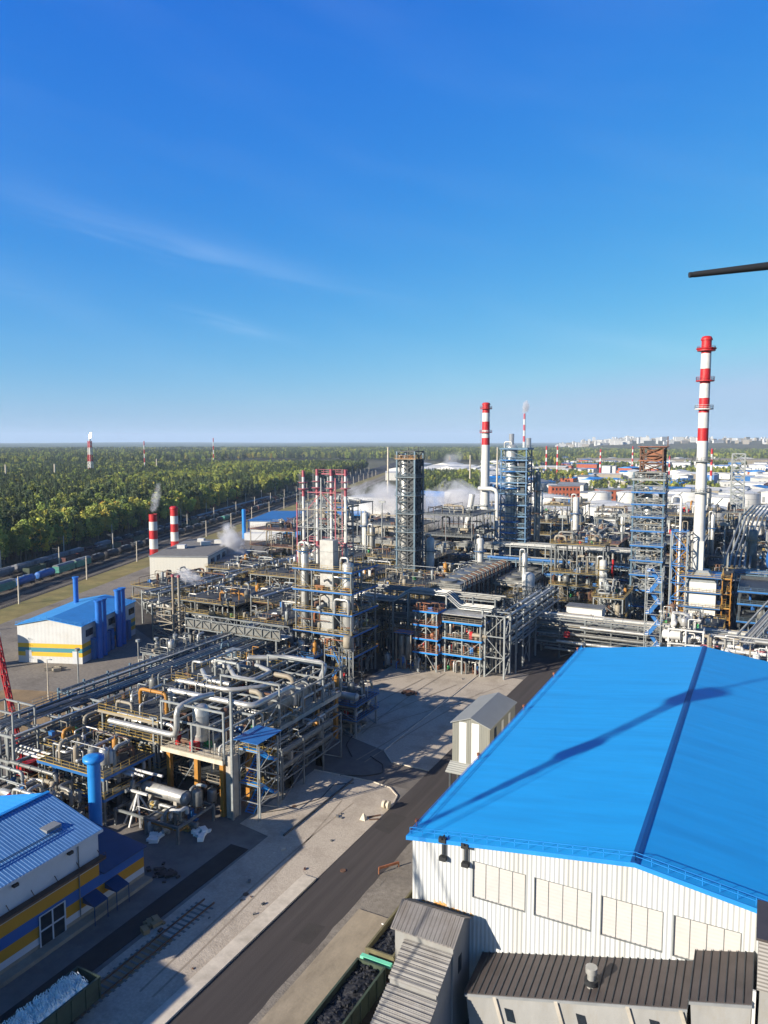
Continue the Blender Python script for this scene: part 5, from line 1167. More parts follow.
t = thing('white_tank', 'small white domed vessel standing on the grey rack junction', 'vessel', (-62.2, 214.6, 11)); MB().vessel((-62.2, 214.6, 11.4), (-62.2, 214.6, 17.4), 1.9, 18, .6).build('shell', 'paint_white', t); MB().tube([(-62.2, 214.6, 10.2), (-62.2, 214.6, 12)], 1.7, 16).build('skirt', 'steel_light', t)
module('grey equipment bay beneath the domed white vessel', -68, -56, 210, 219, [5, 10.2], 2, 1, 22, 67, 'steel_light')
# ---------------------------------------------------------------- front rack R1 across to the right
pipe_rack('long front pipe rack with large pale pipes just beyond the blue hall', 'x', -53, 18, 190, 197, [3.4, 5.8, 8.2, 10.2], 13, 71, 6.5, 'steel_grey', .5, ['paint_pale', 'cladding_silver', 'cladding_dull', 'paint_beige', 'steel_light', 'cladding_dull', 'steel_grey'], loops=.06, side_rail='steel_light')
for k in range(4):
    bigpipe(['lowest', 'second lowest', 'second highest', 'highest'][k] + ' of four large pale pipes on the face of the long front rack', [(-50 + k * 3, 188.8, 2.6 + k * 2.1), (-18 + k * 4, 188.8, 2.6 + k * 2.1)], .4, 'cladding_dull' if k % 2 == 0 else 'cladding_silver', 5, 'large pipes on the front rack face', 12)
single('valve_body', MB().tube([(-44.2, 188.2, 6.2), (-44.2, 188.2, 7.6)], .5, 12).tube([(-44.9, 188.2, 6.8), (-43.5, 188.2, 6.8)], .7, 12), 'paint_red', 'single red valve body on the face of the long front rack', 'valve')
stair_tower('narrow zigzag stair tower in blue and white rising above the front rack', -25.0, -21.4, 184.4, 187.6, 25.4, 10, 'blue_bright', 'steel_light', 'paint_white', 'x', sh=.8, fm='paint_blue')
module('white-clad equipment floor behind the long front rack', -58, -44, 206, 217, [4.6], 2, 1, 22, 72, 'steel_light', railm='paint_yellow')
t = thing('equipment_house', 'small white box house standing on the rack beside yellow rail', 'equipment house', (-42.5, 202.5, 5)); MB().box(-47.4, -38.0, 200.4, 205, 5.4, 11.4).build('wall', 'paint_white', t); MB().box(-47.7, -37.7, 200.1, 205.3, 11.4, 11.6).build('roof', 'cladding_dull', t); MB().box(-37.99, -37.9, 202, 203, 5.6, 7.8).build('door', 'steel_grey', t)
for x in (-47.1, -38.3):
    for y in (200.7, 204.7): MB().box(x - .2, x + .2, y - .2, y + .2, 0, 5.39).build('leg', 'steel_grey', t)
module('pipework bay with yellow rails left of the tall orange topped tower', -43, -35, 214, 228, [6, 12], 1, 2, 26, 73, 'steel_light', railm='paint_yellow')
module('dense piping bay in front of the white heater', -24, -9, 200, 214, [4.6, 9], 2, 2, 26, 74, 'steel_light', railm='paint_yellow')
pipe_rack('stack of three big blue pipes behind the front rack', 'x', -84, -38, 243, 250, [7, 11.5, 16], 3, 75, 9, 'steel_teal', .9, ['paint_blue', 'stripe_blue', 'paint_blue'])
pipe_rack('pale multi-deck rack above the big blue pipes', 'x', -86, -36, 252, 262, [9, 14, 19.5], 13, 76, 6.5, 'steel_light', .3, loops=.1, side_rail='steel_light')
bigpipe('thin red vertical pipe beside the big blue pipes', [(-42.5, 240, 2), (-42.5, 240, 19)], .35, 'paint_red')
# T2, T3, T4
t = thing('column_tower', 'tall dark lattice tower with silver column inside and yellowish top deck, centre left', 'lattice tower', (-105, 224, 0))
lattice(t, -108.8, -102.4, 221, 227.6, 0, 52.6, 13, 'steel_teal', 'steel_dark', .5, .24, True)
for z in range(8, 53, 6):
    MB().box(-109.3, -101.9, 220.5, 228.1, z, z + .15).build('platform', 'steel_grey' if z < 50 else 'paint_beige', t); b = MB(); rail_path(b, [(-109.3, 220.5, z + .15), (-101.9, 220.5, z + .15), (-101.9, 228.1, z + .15), (-109.3, 228.1, z + .15)], closed=True, r=.07); b.build('railing', 'steel_teal' if z < 48 else 'paint_ochre', t)
b = MB()
for z in range(0, 52, 3): b.beam((-104.8, 221, z), (-102.4, 221, z + 3 if z % 2 else z), .2); b.beam((-104.8, 221, z), (-104.8, 221, z + 3), .3); b.beam((-102.5, 224, z), (-102.5, 224, z + 3), .3)
b.build('stair_frame', 'steel_dark', t)
MB().box(-104.5, -102.7, 221.5, 227.2, .5, 50).build('shaft_casing', 'steel_dark', t)
column_vessel('silver process column inside the tall dark lattice tower', -106.9, 223.2, 1.45, 3, 50.5, [12, 20, 28, 36, 44], m_='cladding_silver', pm='steel_teal', rm='steel_light', seed=3)
column_vessel('big silver column with many blue ring platforms right of the second chimney', -82.6, 261, 2.1, 2, 54.8, [7, 11, 15, 19, 23, 27, 33, 39, 45, 49], m_='cladding_silver', pm='paint_blue', rm='paint_blue', seed=4, pipes=5)
t = thing('column_tower', 'broad blue-grey lattice tower wrapped round the blue ringed column', 'lattice tower', (-80, 262, 0)); lattice(t, -85.6, -76.4, 258.4, 265, 0, 53.5, 16, 'steel_blue', 'steel_teal', .42, .22)
for k_, z in enumerate(range(5, 54, 4)):
    b = MB().box(-86.2, -85.5, 257.8, 265.6, z, z + .35).box(-76.5, -75.8, 257.8, 265.6, z, z + .35).box(-85.499, -76.501, 257.8, 258.6, z, z + .35).box(-80, -76.501, 258.601, 264.8, z, z + .3)
    b.build('platform', 'steel_blue', t); b = MB(); rail_path(b, [(-86.1, 257.9, z + .35), (-75.9, 257.9, z + .35), (-75.9, 265.4, z + .35)], r=.09, step=2); b.build('railing', 'steel_teal', t)
MB().box(-79.6, -77.4, 259.6, 264.2, .5, 50).build('shaft_casing', 'steel_dark', t)
column_vessel('slender dull column behind the dark stair tower', -74.2, 266, 1.0, 2, 45, [10, 20, 30, 38], m_='cladding_dull', pm='rust', rm='steel_grey', seed=6, pipes=3)
t = thing('column_tower', 'tall grey lattice tower with blue floors and rusty orange top', 'lattice tower', (-30, 225, 0)); T4 = [t]
lattice(t, -34.4, -25.8, 221, 229, 0, 46.6, 12, 'steel_teal', 'steel_grey', .45, .24, True)
lattice(t, -32.8, -26.4, 221.8, 228.6, 46.7, 54.2, 3, 'rust', 'rust', .4, .25, True)
for k, z in enumerate((20, 24.5, 29, 33.2, 37, 40.6, 44.4, 6, 11, 15.6)):
    MB().box(-34.9, -25.3, 220.5, 229.5, z - .15, z + .3).build('platform', 'paint_blue' if k != 6 else 'steel_light', t); b = MB(); rail_path(b, [(-34.9, 220.5, z + .3), (-25.3, 220.5, z + .3), (-25.3, 229.5, z + .3), (-34.9, 229.5, z + .3)], closed=True, r=.07); b.build('railing', 'steel_light', t)
MB().box(-33.6, -25.4, 221.2, 229.4, 54.2, 54.4).build('platform', 'paint_orange', t); MB().box(-33.4, -27, 221.5, 228, 50, 50.3).build('platform', 'paint_orange', t)
MB().box(-31, -26.6, 222.4, 228.4, 50.4, 53.4).build('machine_house', 'paint_orange', t); MB().beam((-26, 229, 54), (-26, 229, 57.4), .25).build('mast', 'rust', t)
for i, z in enumerate((0, 6.3, 11.3, 20.3, 29.3, 37.3, 44.7)): clutter(t, -34, -26.2, 221.4, 228.6, z, 3.4, 13, 740 + i, ['cladding_silver', 'cladding_dull', 'steel_light', 'paint_beige', 'steel_dark'])
T4 += [column_vessel('silver column inside the orange topped lattice tower', -30.6, 225, 1.25, 2, 41, [8, 14], m_='cladding_silver', pm='paint_blue', rm='paint_yellow', seed=7)]
for q_ in T4: q_.location += V((-1.8, 13.5, 0))
t = thing('steel_tower', 'small pale lattice frame right of the orange topped tower', 'lattice tower', (-22, 232, 0)); lattice(t, -24.6, -20.2, 230, 234, 0, 30, 6, 'steel_light', 'paint_blue', .35, .2); pipe(t, [(-22.4, 232, 2), (-22.4, 232, 40), (-24.8, 232, 40), (-24.8, 232, 38)], .35, 'paint_white')
# heater with big chimney
t = thing('process_heater', 'white boxy furnace with blue platforms and yellow stairs under the tallest chimney', 'furnace', (-16.5, 236, 0))
MB().box(-20.6, -12.2, 231, 241, 3, 15.5).build('firebox', 'paint_white', t); MB().hexa([(-20.6, 231, 15.51), (-12.2, 231, 15.51), (-12.2, 241, 15.51), (-20.6, 241, 15.51), (-18.2, 233.6, 18.5), (-14.6, 233.6, 18.5), (-14.6, 238.4, 18.5), (-18.2, 238.4, 18.5)]).build('hood', 'steel_light', t)
MB().box(-18.9, -16.1, 234.2, 237.8, 18.51, 27).build('convection_box', 'paint_pale', t)
for z in (8.2, 12.6, 17): 
    MB().box(-22, -10.9, 229.6, 242.2, z, z + .25).build('platform', 'paint_blue', t); b = MB(); rail_path(b, [(-22, 229.6, z + .25), (-10.9, 229.6, z + .25), (-10.9, 242.2, z + .25), (-22, 242.2, z + .25)], closed=True, r=.08); b.build('railing', 'paint_yellow', t)
for x in (-20.4, -12.4):
    for y in (231.2, 240.8): MB().box(x - .3, x + .3, y - .3, y + .3, 0, 2.99).build('leg', 'steel_grey', t)
clutter(t, -22, -11, 226, 230.5, .1, 5, 16, 79)
stair_tower('yellow stair tower at the left flank of the white furnace', -23.6, -21.2, 236.6, 241.5, 26, 6, 'paint_ochre', 'paint_ochre', 'paint_yellow')
stair_tower('yellow stair tower at the right flank of the white furnace', -10.6, -8.4, 231, 236, 17, 4, 'paint_ochre', 'paint_ochre', 'paint_yellow')
t = striped_chimney('tallest chimney with red and white bands and flared red cap at the right', -17.6, 236, 27, 84.6, 1.6, 1.35, [(84.6, 'r'), (80.9, 'w'), (76.6, 'r'), (72.4, 'w'), (68.3, 'r'), (64.1, 'w'), (59.7, 'r'), (56, 'low')], 'paint_white', True, [(81.6, 'paint_red'), (73, 'paint_red'), (65, 'paint_white'), (50, 'steel_light'), (41, 'steel_light')], ladder_=False)
MB().tube([(-17.6, 236, 81.7), (-17.6, 236, 82.1), (-17.6, 236, 82.4)], 2.5, 24, True, [1.8, 2.7, 2.75]).build('flared_rim', 'paint_red', t)
bigpipe('wide white flue running up beside the big chimney base', [(-19.6, 238, 18), (-19.6, 238, 29), (-18.4, 237, 30)], .45, 'paint_pale')
# right-hand frames
module('pale pipe frame with red uprights at the right edge behind the hall', -12, 10, 168, 180, [4.6, 7.6, 10.4], 4, 1, 24, 81, 'paint_pinkred', deck=None, railm='steel_light', pal=['paint_white', 'cladding_silver', 'paint_white', 'paint_beige'], big=1.5)
module('tall pale portal frame with bent ducts beyond the hall ridge', -19.5, -12, 184, 188.2, [9, 12.4], 2, 1, 12, 82, 'paint_white', deck=None, railm=None, pal=['paint_white', 'cladding_silver'], big=2.0)
t = thing('inclined_rack', 'inclined pale pipe bridge climbing at the right edge', 'pipe bridge', (-4, 200, 0))
for s_ in (0, 3.2):
    b = MB(); b.beam((-13.5 + s_, 184, 9.5), (-1 + s_, 214, 21), .35); b.beam((-13.5 + s_, 184, 12), (-1 + s_, 214, 23.5), .35)
    for i in range(9):
        u = i / 8; p = V((-13.5 + s_, 184, 9.5)).lerp(V((-1 + s_, 214, 21)), u); b.beam(p, p + V((0, 0, 2.5)), .18)
    b.build('truss', 'steel_light', t)
for k in range(5): pipe(t, [(-13 + k * .6, 184, 10), (-.5 + k * .6, 214, 21.5)], .24, 'cladding_silver')
for u in (.1, .5, .9):
    p = V((-12, 184, 9.5)).lerp(V((.6, 214, 21)), u); MB().box(p.x - .25, p.x + .25, p.y - .25, p.y + .25, 0, p.z - .2).build('column', 'steel_light', t)
t.location += V((7.5, 0, -1))
t = thing('inclined_rack', 'pale curved pipe bundle descending in front of the right-hand tanks', 'pipe bundle', (-4, 310, 0))
for k in range(6): pipe(t, [(-12 + k * 1.5, 268, 15), (-12 + k * 1.5, 285, 17), (-9 + k * 1.5, 330, 26), (-6 + k * 1.5, 375, 27)], .35, ['cladding_dull', 'steel_light', 'steel_grey'][k % 3])
for y, z in ((270, 14.6), (290, 17.6), (310, 22.6), (330, 27.4), (352, 28.4), (372, 29.4)):
    for x in (-13, -2): MB().box(x - .3 + (y - 268) * .05, x + .3 + (y - 268) * .05, y - .3, y + .3, 0, z).build('column', 'steel_light', t)
pipe_rack('shadowed blue-trayed rack beyond the furnace on the right', 'x', -8, 60, 252, 262, [8, 12, 15.5], 12, 83, 8, 'steel_teal', .3, side_rail='paint_blue')
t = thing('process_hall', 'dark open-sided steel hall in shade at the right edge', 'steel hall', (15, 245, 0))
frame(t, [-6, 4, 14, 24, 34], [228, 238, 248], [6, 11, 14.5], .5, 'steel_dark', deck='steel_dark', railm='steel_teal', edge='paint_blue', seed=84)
MB().box(-6.5, 34.5, 248.4, 248.8, 0, 15.5).box(34.5, 34.9, 228, 248.8, 0, 15.5).build('shade_wall', 'steel_dark', t)  # dark back and side walls, added to keep the hall inside dark
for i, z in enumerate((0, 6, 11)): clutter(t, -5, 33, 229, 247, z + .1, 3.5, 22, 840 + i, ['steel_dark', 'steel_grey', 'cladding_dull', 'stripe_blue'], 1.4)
hdrum('large dark vessel lying at the right edge above the steel hall', (0, 262, 19), (22, 262, 19), 3.2, 'stripe_blue', 15.6)
# mid-distance units
LAB = ['grey', 'pale', 'brown-tinged', 'dark', 'crowded', 'low', 'two-storey', 'yellow-railed', 'blue-edged', 'silver-piped']
def M(lab, x0, x1, y0, y1, zs, nx, ny, n, sd, **k): return module(lab, x0, x1, y0, y1, zs, nx, ny, n, sd, **k)
BR = ['rust', 'paint_beige', 'cladding_dull', 'steel_dark', 'paint_beige', 'steel_light', 'steel_grey']
M('beige piping maze with rusty frames in front of the boxy white plant', -184, -160, 178, 205, [5, 9], 3, 3, 30, 91, pal=BR, mcol='steel_grey')
M('beige and brown pipe maze under the thin steam wisp', -158, -136, 170, 196, [5, 8.5], 3, 3, 30, 92, mcol='steel_grey')
M('brown conveyor and pipe bay behind the lattice-sided bridge', -134, -112, 176, 200, [5.5, 9], 3, 3, 30, 93, pal=BR, mcol='rust')
M('grey pipe bay at the foot of the boxy white plant right side', -182, -160, 212, 240, [6, 10], 2, 3, 28, 94, mcol='steel_grey')
M('pale pipe bay between steam plume and four-stack tower', -156, -132, 204, 232, [6, 11], 3, 3, 28, 95, mcol='steel_light')
M('dense dark pipe bay left of the tall dark lattice tower', -132, -114, 206, 236, [7, 12], 2, 3, 28, 96, mcol='steel_grey')
M('brown-tinged platform bay in front of the tall dark lattice tower', -104, -86, 192, 214, [6, 11, 14], 2, 2, 26, 97, pal=BR, mcol='steel_grey')
M('dark equipment bay right of the tall dark lattice tower foot', -98, -84, 218, 240, [6, 12], 2, 2, 26, 98, mcol='steel_dark')
M('long grey bay behind the four-stack tower in half shade', -160, -136, 240, 275, [7, 12], 3, 3, 28, 99, mcol='steel_grey')
M('grey bay with silver drums behind the tall dark tower', -132, -108, 244, 275, [7, 13], 3, 3, 28, 100, mcol='steel_light')
def cooler(label, x0, x1, y0, y1, z, nb, sd, axis='y', fm='concrete'):
    t = thing('air_cooler_bank', label, 'air cooler bank', ((x0 + x1) / 2, (y0 + y1) / 2, 0))
    n = nb
    for i in range(n + 1):
        b = MB()
        if axis == 'y':
            y = y0 + (y1 - y0) * i / n
            for x in (x0, x1): b.box(x - .2, x + .2, y - .2, y + .2, 0, z)
            b.box(x0, x1, y - .18, y + .18, z - .4, z - .01)
        else:
            x = x0 + (x1 - x0) * i / n
            for y in (y0, y1): b.box(x - .2, x + .2, y - .2, y + .2, 0, z)
            b.box(x - .18, x + .18, y0, y1, z - .4, z - .01)
        b.build('support', 'steel_light', t)
    MB().box(x0 - .6, x1 + .6, y0 - .6, y1 + .6, z, z + .35).build('deck', fm, t); MB().box(x0 - .6, x1 + .6, y0 - .6, y1 + .6, z - 5, z - 4.7).build('deck', fm, t)
    for i in range(n):
        if axis == 'y': a, c, d, e = x0 + .3, x1 - .3, y0 + (y1 - y0) * i / n + .3, y0 + (y1 - y0) * (i + 1) / n - .3
        else: a, c, d, e = x0 + (x1 - x0) * i / n + .3, x0 + (x1 - x0) * (i + 1) / n - .3, y0 + .3, y1 - .3
        f = MB().box(a, c, d, e, z + .4, z + 1.6); f.tube([((a + c) / 2, (d + e) / 2, z + 1.6), ((a + c) / 2, (d + e) / 2, z + 2.2)], min(c - a, e - d) * .42, 16); f.build('fan_box', 'cladding_dull', t)
    for z_ in (z + .35, z - 4.7):
        b = MB(); rail_path(b, [(x0 - .5, y0 - .5, z_), (x1 + .5, y0 - .5, z_), (x1 + .5, y1 + .5, z_), (x0 - .5, y1 + .5, z_)], closed=True, r=.07, step=2); b.build('railing', 'steel_light', t)
    clutter(t, x0, x1, y0, y1, z - 4.7, 3.4, 30, sd, BR + ['cladding_silver'] * 3, 1.1)
    return t
t = cooler('pale decked air cooler bank with a row of brown risers, centre', -88, -78, 200, 246, 13, 7, 110)
for k in range(22): pipe(t, [(-77.4, 202 + k * 2, 8.5), (-77.4, 202 + k * 2, 15.6), (-79.4, 202 + k * 2, 16)], .24, 'rust' if k % 2 else 'cladding_dull')
cooler('second pale air cooler bank right of the riser row', -75.5, -66, 224, 250, 11, 4, 111)
cooler('green-grey air cooler row behind the tall dark tower', -178, -116, 284, 292, 12, 12, 112, 'x', 'cladding_dull')
cooler('air cooler row left of the blue ringed column', -112, -88, 284, 292, 13, 5, 113, 'x', 'cladding_dull')
pipe_rack('blue and grey rack crossing behind the four-stack tower', 'x', -150, -86, 276, 282, [7, 10.5], 12, 114, 8, 'steel_teal', .3)
pipe_rack('grey conduit rack climbing back along the boxy white plant', 'y', 168, 330, -170, -163, [7, 10], 10, 115, 8, 'steel_light', .3)
pipe_rack('second grey conduit rack left of the four-stack tower', 'y', 170, 300, -130, -124, [8, 12], 9, 116, 8, 'steel_grey', .3)
rn = random.Random(5)
spots = [(-66, -46, 268, 296), (-42, -22, 246, 270), (-70, -48, 302, 330), (-44, -20, 280, 310), (-16, 6, 272, 296), (-100, -78, 300, 330), (-20, 2, 300, 330), (-72, -48, 338, 372), (-44, -22, 322, 356), (-200, -178, 262, 290), (-200, -176, 300, 330), (-168, -140, 300, 330), (8, 30, 272, 300), (10, 34, 310, 340), (-16, 6, 338, 366), (-108, -80, 338, 366)]
DL = ['brown-tinged heater frame beyond the big blue pipes', 'pale valve deck behind the orange topped tower', 'rusty column group in front of the white tanks', 'grey pipe frame beyond the furnace chimney', 'pale frame right of the tallest chimney foot', 'grey frame behind the blue ringed column', 'two-level frame before the right-hand tanks', 'low rusty frame close to the white tanks', 'grey frame close to the low white-roofed tank', 'small frame behind the boxy white plant', 'pipe frame below the striped white building', 'pipe frame in front of the cooling steam', 'pale frame at the far right behind the dark hall', 'far right pale frame with yellow rails', 'pipe frame below the farthest right tanks', 'dark frame behind the second chimney ducts']
for k, (a, b_, c, d) in enumerate(spots):
    zs = [rn.choice((5, 6, 7)), rn.choice((10, 11, 13))] + ([rn.choice((16, 18, 20))] + ([rn.choice((23, 26))] if c > 290 and rn.random() < .6 else []) if rn.random() < .75 else [])
    M(DL[k], a, b_, c, d, zs, 2, 2, 16, 130 + k, mcol=rn.choice(['steel_light', 'steel_grey', 'paint_beige']), railm=rn.choice(['paint_yellow', 'steel_light', 'paint_orange']), pal=BR if k % 2 else None, big=1.4)
spots = [(-100, -82, 372, 392), (-76, -56, 376, 384), (-52, -30, 360, 382), (-26, -6, 370, 383), (0, 22, 346, 372), (26, 46, 346, 376), (36, 56, 290, 330), (-136, -112, 300, 330), (-136, -116, 370, 395), (-60, -44, 232, 241)]
DL = ['pale frame behind the blue ringed column foot', 'thin pale frame just before the far rack', 'brown frame before the very wide white tank', 'grey frame behind the tallest chimney foot', 'pale frame under the descending pipe bundle', 'far right grey frame below the broad white tank', 'outermost right frame beyond the dark hall', 'frame behind the green-grey air cooler row', 'frame beside the second chimney ducts', 'crowded deck between the blue pipes and white equipment floor']
for k, (a, b_, c, d) in enumerate(spots):
    M(DL[k], a, b_, c, d, [6, 11, rn.choice((15, 18)), rn.choice((21, 24))], 2, 2, 13, 160 + k, mcol=rn.choice(['steel_light', 'steel_grey']), railm=rn.choice(['paint_yellow', 'steel_light', 'paint_blue']), pal=BR if k % 2 else None, big=1.5)
for k, (x, y, r, h, lab) in enumerate(((-58, 285, 1.3, 24, 'dull grey slim column among the frames before the white tanks'), (-50, 300, 1.0, 28, 'pale slim column among the frames before the white tanks'), (-36, 300, 1.2, 22, 'short dull column behind the orange topped tower'), (-4, 284, 1.4, 26, 'dull column right of the tallest chimney'), (-140, 262, 1.2, 22, 'silver column between the steam plume and the four thin stacks'), (-120, 262, 1.0, 26, 'slim dull column left of the tall dark tower'), (-44, 232, 1.1, 20, 'pale column left of the orange topped tower'), (14, 292, 1.5, 30, 'thick pale column at the far right'))):
    column_vessel(lab, x, y, r, 1.5, h, [h * .3, h * .6, h * .85], m_=['cladding_dull', 'cladding_silver', 'paint_pale', 'cladding_dull'][k % 4], pm='steel_grey', rm='paint_yellow', seed=200 + k)
rn = random.Random(44)
for k in range(22):
    x, y = rn.uniform(-110, 40), rn.uniform(300, 400); h = rn.uniform(18, 36)
    if k < 6: x, y, h = rn.uniform(-150, -60), rn.uniform(214, 290), rn.uniform(18, 30)
    column_vessel('slim process column in the crowded middle distance, %s' % ('near the tall dark tower' if k < 6 else ('before the white tanks left of the orange topped tower' if x < -40 else 'before the white tanks around the tallest chimney')), x, y, rn.uniform(.7, 1.5), 1.5, h, [h * .4, h * .8], m_=rn.choice(['cladding_silver', 'cladding_dull', 'paint_pale', 'steel_grey']), pm=rn.choice(['steel_grey', 'paint_blue']), rm='steel_grey', seed=400 + k)['group'] = 'slim process columns of the middle distance'
for k, (x, y) in enumerate(((-64, 262), (-46, 276), (-30, 262), (-90, 280), (-150, 290), (-12, 262))):
    single('flood_mast', MB().tube([(x, y, 0), (x, y, 30)], .35, 8, True, [.5, .2]).box(x - 1.5, x + 1.5, y - .3, y + .3, 29, 30), 'steel_light', 'slim pale floodlight mast rising among the process frames', 'light mast', 'floodlight masts among the process frames')
# second chimney with white ducts
t = striped_chimney('second chimney with red and white bands behind the steam, centre', -124, 350, 22, 73.4, 2.3, 1.75, [(73.4, 'r'), (69.6, 'w'), (65.4, 'r'), (61.3, 'w'), (57.5, 'r'), (54.1, 'low')], 'paint_white', True, [(71.4, 'paint_red'), (60, 'paint_red')])
for dx, dy in ((-3, -3), (3, -3), (3, 3), (-3, 3)): MB().beam((-124 + dx, 350 + dy, 0), (-124 + dx * .6, 350 + dy * .6, 23), .6).build('leg', 'steel_grey', t)
bigpipe('tapering white duct leaning against the second chimney base, left', [(-134, 347, 3), (-129.5, 347, 30)], 1.4, 'paint_white', 30)
bigpipe('white inverted U duct right of the second chimney base', [(-126, 346, 33), (-116.5, 346, 33), (-116.5, 346, 4)], 1.0, 'paint_white', 30)
# ---------------------------------------------------------------- buildings along the railway (turned about 20 degrees)
def local(name, label, cat, loc, rz): return thing(name, label, cat, loc, None, R(rz), world=False)
mat('wall_cream', '#bbbcb8', .65, 0, .06, .4, ribs=('X', 1.0, .006), dirt='#a59b84', dirt_amt=.35)
mat('stripe_yellow', '#c9a22a', .6, 0, .06, .5); mat('stripe_teal', '#3f7f86', .6, 0, .06, .5)
mat('b2_roof', '#3c88c4', .45, 0, .08, .5, dirt='#2c6ca4', dirt_amt=.4, dirt_scale=.3)
b2 = local('blue_roof_plant', 'cream boiler house with blue roof, yellow and teal stripes and blue flues', 'industrial building', (-168.0, 123.4, 0), 20.5)
banded(b2, 'wall', 0, 17.2, 0, 30, [(0, 1.7), (1.7, 2.8), (2.8, 3.9), (3.9, 5.0), (5.0, 9.6)], ['wall_cream', 'stripe_yellow', 'stripe_teal', 'stripe_yellow', 'wall_cream'])
MB().hexa([(0, 0, 9.601), (17.2, 0, 9.601), (17.2, 30, 9.601), (0, 30, 9.601), (8, 0, 11.2), (8.4, 0, 11.2), (8.4, 30, 11.2), (8, 30, 11.2)]).build('gable', 'wall_cream', b2)
MB().hexa([(-.4, -.4, 9.6), (8.2, -.4, 11.25), (8.2, 30.4, 11.25), (-.4, 30.4, 9.6), (-.4, -.4, 9.75), (8.2, -.4, 11.4), (8.2, 30.4, 11.4), (-.4, 30.4, 9.75)]).build('roof', 'b2_roof', b2)
MB().hexa([(8.21, -.4, 11.25), (17.6, -.4, 9.6), (17.6, 30.4, 9.6), (8.21, 30.4, 11.25), (8.21, -.4, 11.4), (17.6, -.4, 9.75), (17.6, 30.4, 9.75), (8.21, 30.4, 11.4)]).build('roof', 'b2_roof', b2)
rl_ = MB(); rail_path(rl_, [(-.2, -.2, 9.8), (8.2, -.2, 11.4), (17.4, -.2, 9.8), (17.4, 30, 9.8)], h=.7, r=.06, toe=False); rl_.build('roof_railing', 'b2_roof', b2)
b = MB()
for x in (2, 14.6): b.box(x, x + 1.6, -.04, -.003, 0, 3.2)
b.build('door', 'wall_white', b2)
for k in range(5): MB().box(17.21, 17.27, 2 + k * 6, 5.5 + k * 6, 6.4, 8.2).build('window', 'glass_dark', b2)
mat('flue_blue', '#1c62ae', .45, 0, .1, .6)
for k, (x, y, h) in enumerate(((18.6, 6.2, 14.8), (18.6, 8.6, 14.8), (18.6, 17, 15.4), (18.6, 19.4, 15.4), (3.2, 23, 17.5))):
    MB().tube([(x, y, 0 if k < 4 else 10), (x, y, h)], .85 if k < 4 else .7, 14).tube([(x, y, h - .01), (x, y, h + .35)], 1.1 if k < 4 else .9, 14).build('flue', 'flue_blue', b2)
for k, y in enumerate((5, 11.5, 14, 24)): MB().box(17.3, 18.4, y - .8, y + .8, 0, 5.5).build('filter_box', 'paint_blue', b2)
for k in range(4):
    t = local('storage_drum', 'small white tank in the row of four on the verge behind the blue roof', 'tank', V((-187, 155, 0)) + RD * (k * 4.6), 20); t['group'] = 'row of small white tanks on the verge'
    MB().vessel((-1.6, 0, 2.4), (1.6, 0, 2.4), 1.5, 16).build('shell', 'tank_white', t); MB().box(-1, -.6, -1, 1, 0, 1.2).box(.6, 1, -1, 1, 0, 1.2).build('saddle', 'concrete', t)
t = thing('storage_tank', 'upright white tank at the left edge beside the cream boiler house', 'tank', (-169, 118, 0)); MB().vessel((-170.8, 118.6, .3), (-170.8, 118.6, 9.0), 1.7, 20, .4).build('shell', 'tank_white', t); ladder(t, -168.9, 118.4, 0, 9, 1, 0, 'steel_light')
single('tree_planter', MB().box(-168.2, -167.5, 116.2, 117.2, 0, 4.5), 'paint_green', 'narrow green cabinet between the white tank and boiler house', 'cabinet')
heap('pallet_stack', 'flat stack of pale boards in front of the striped boiler house', 'board stack', -155.5, 122.5, 9, 'paint_beige', .9, 3.0)
t = local('filter_building', 'low dark basin building with white pipes on its roof edge right of the boiler house', 'low building', (-157, 172, 0), 12); MB().box(0, 15, 0, 12, 0, 5).build('wall', 'steel_dark', t); MB().box(-.3, 15.3, -.3, 12.3, 5, 5.3).build('roof', 'black_metal', t)
pb = MB()
for k in range(6): pb.box(1 + k * 2.2, 2 + k * 2.2, -.9, -.3, 3, 4.6)
pb.build('wall_unit', 'paint_white', t)
t = local('equipment_house', 'small white hut with row of blue windows below the boxy white plant', 'hut', (-187, 186, 0), 16); MB().box(0, 13, 0, 6, 0, 3.4).build('wall', 'paint_white', t); MB().box(-.3, 13.3, -.3, 6.3, 3.4, 3.6).build('roof', 'roof_grey', t)
for k in range(3): MB().box(2 + k * 4, 3.2 + k * 4, -.04, -.003, 1.3, 2.3).build('window', 'glass_dark', t)
for k in range(4): MB().tube([(2 + k * 3, 3, 3.6), (2 + k * 3, 3, 5)], .5, 10).build('roof_fan', 'paint_blue', t)
mat('wall_pale', '#bdbbb0', .6, 0, .05, .2, ribs=('X', 1.2, .006), dirt='#b0a68c', dirt_amt=.35, dirt_scale=.1)
b3 = local('boxy_plant', 'boxy cream white plant building with flat grey roof and two striped stacks', 'industrial building', (-209, 211, 0), 24)
banded(b3, 'wall', 0, 22.5, 0, 49, [(0, 1.5), (1.5, 3.0), (3.0, 12)], ['plinth', 'stripe_yellow', 'wall_pale'])
MB().box(-.3, 22.8, -.3, 49.3, 12, 12.4).build('roof', 'roof_grey', b3)
MB().box(.4, 22.1, .4, 48.6, 12.401, 12.5).build('roof_felt', 'concrete_dark', b3)
for k in range(5):
    for z in (5, 8.6): MB().box(22.51, 22.57, 4 + k * 8, 9 + k * 8, z, z + 2.2).build('window', 'glass_dark', b3)
for x, y, s_ in ((6, 20, 1.6), (13, 30, 2.0), (8, 40, 1.4), (17, 36, 1.8)): MB().box(x - s_, x + s_, y - 1.4, y + 1.4, 12.5, 14).build('roof_unit', 'paint_white', b3)
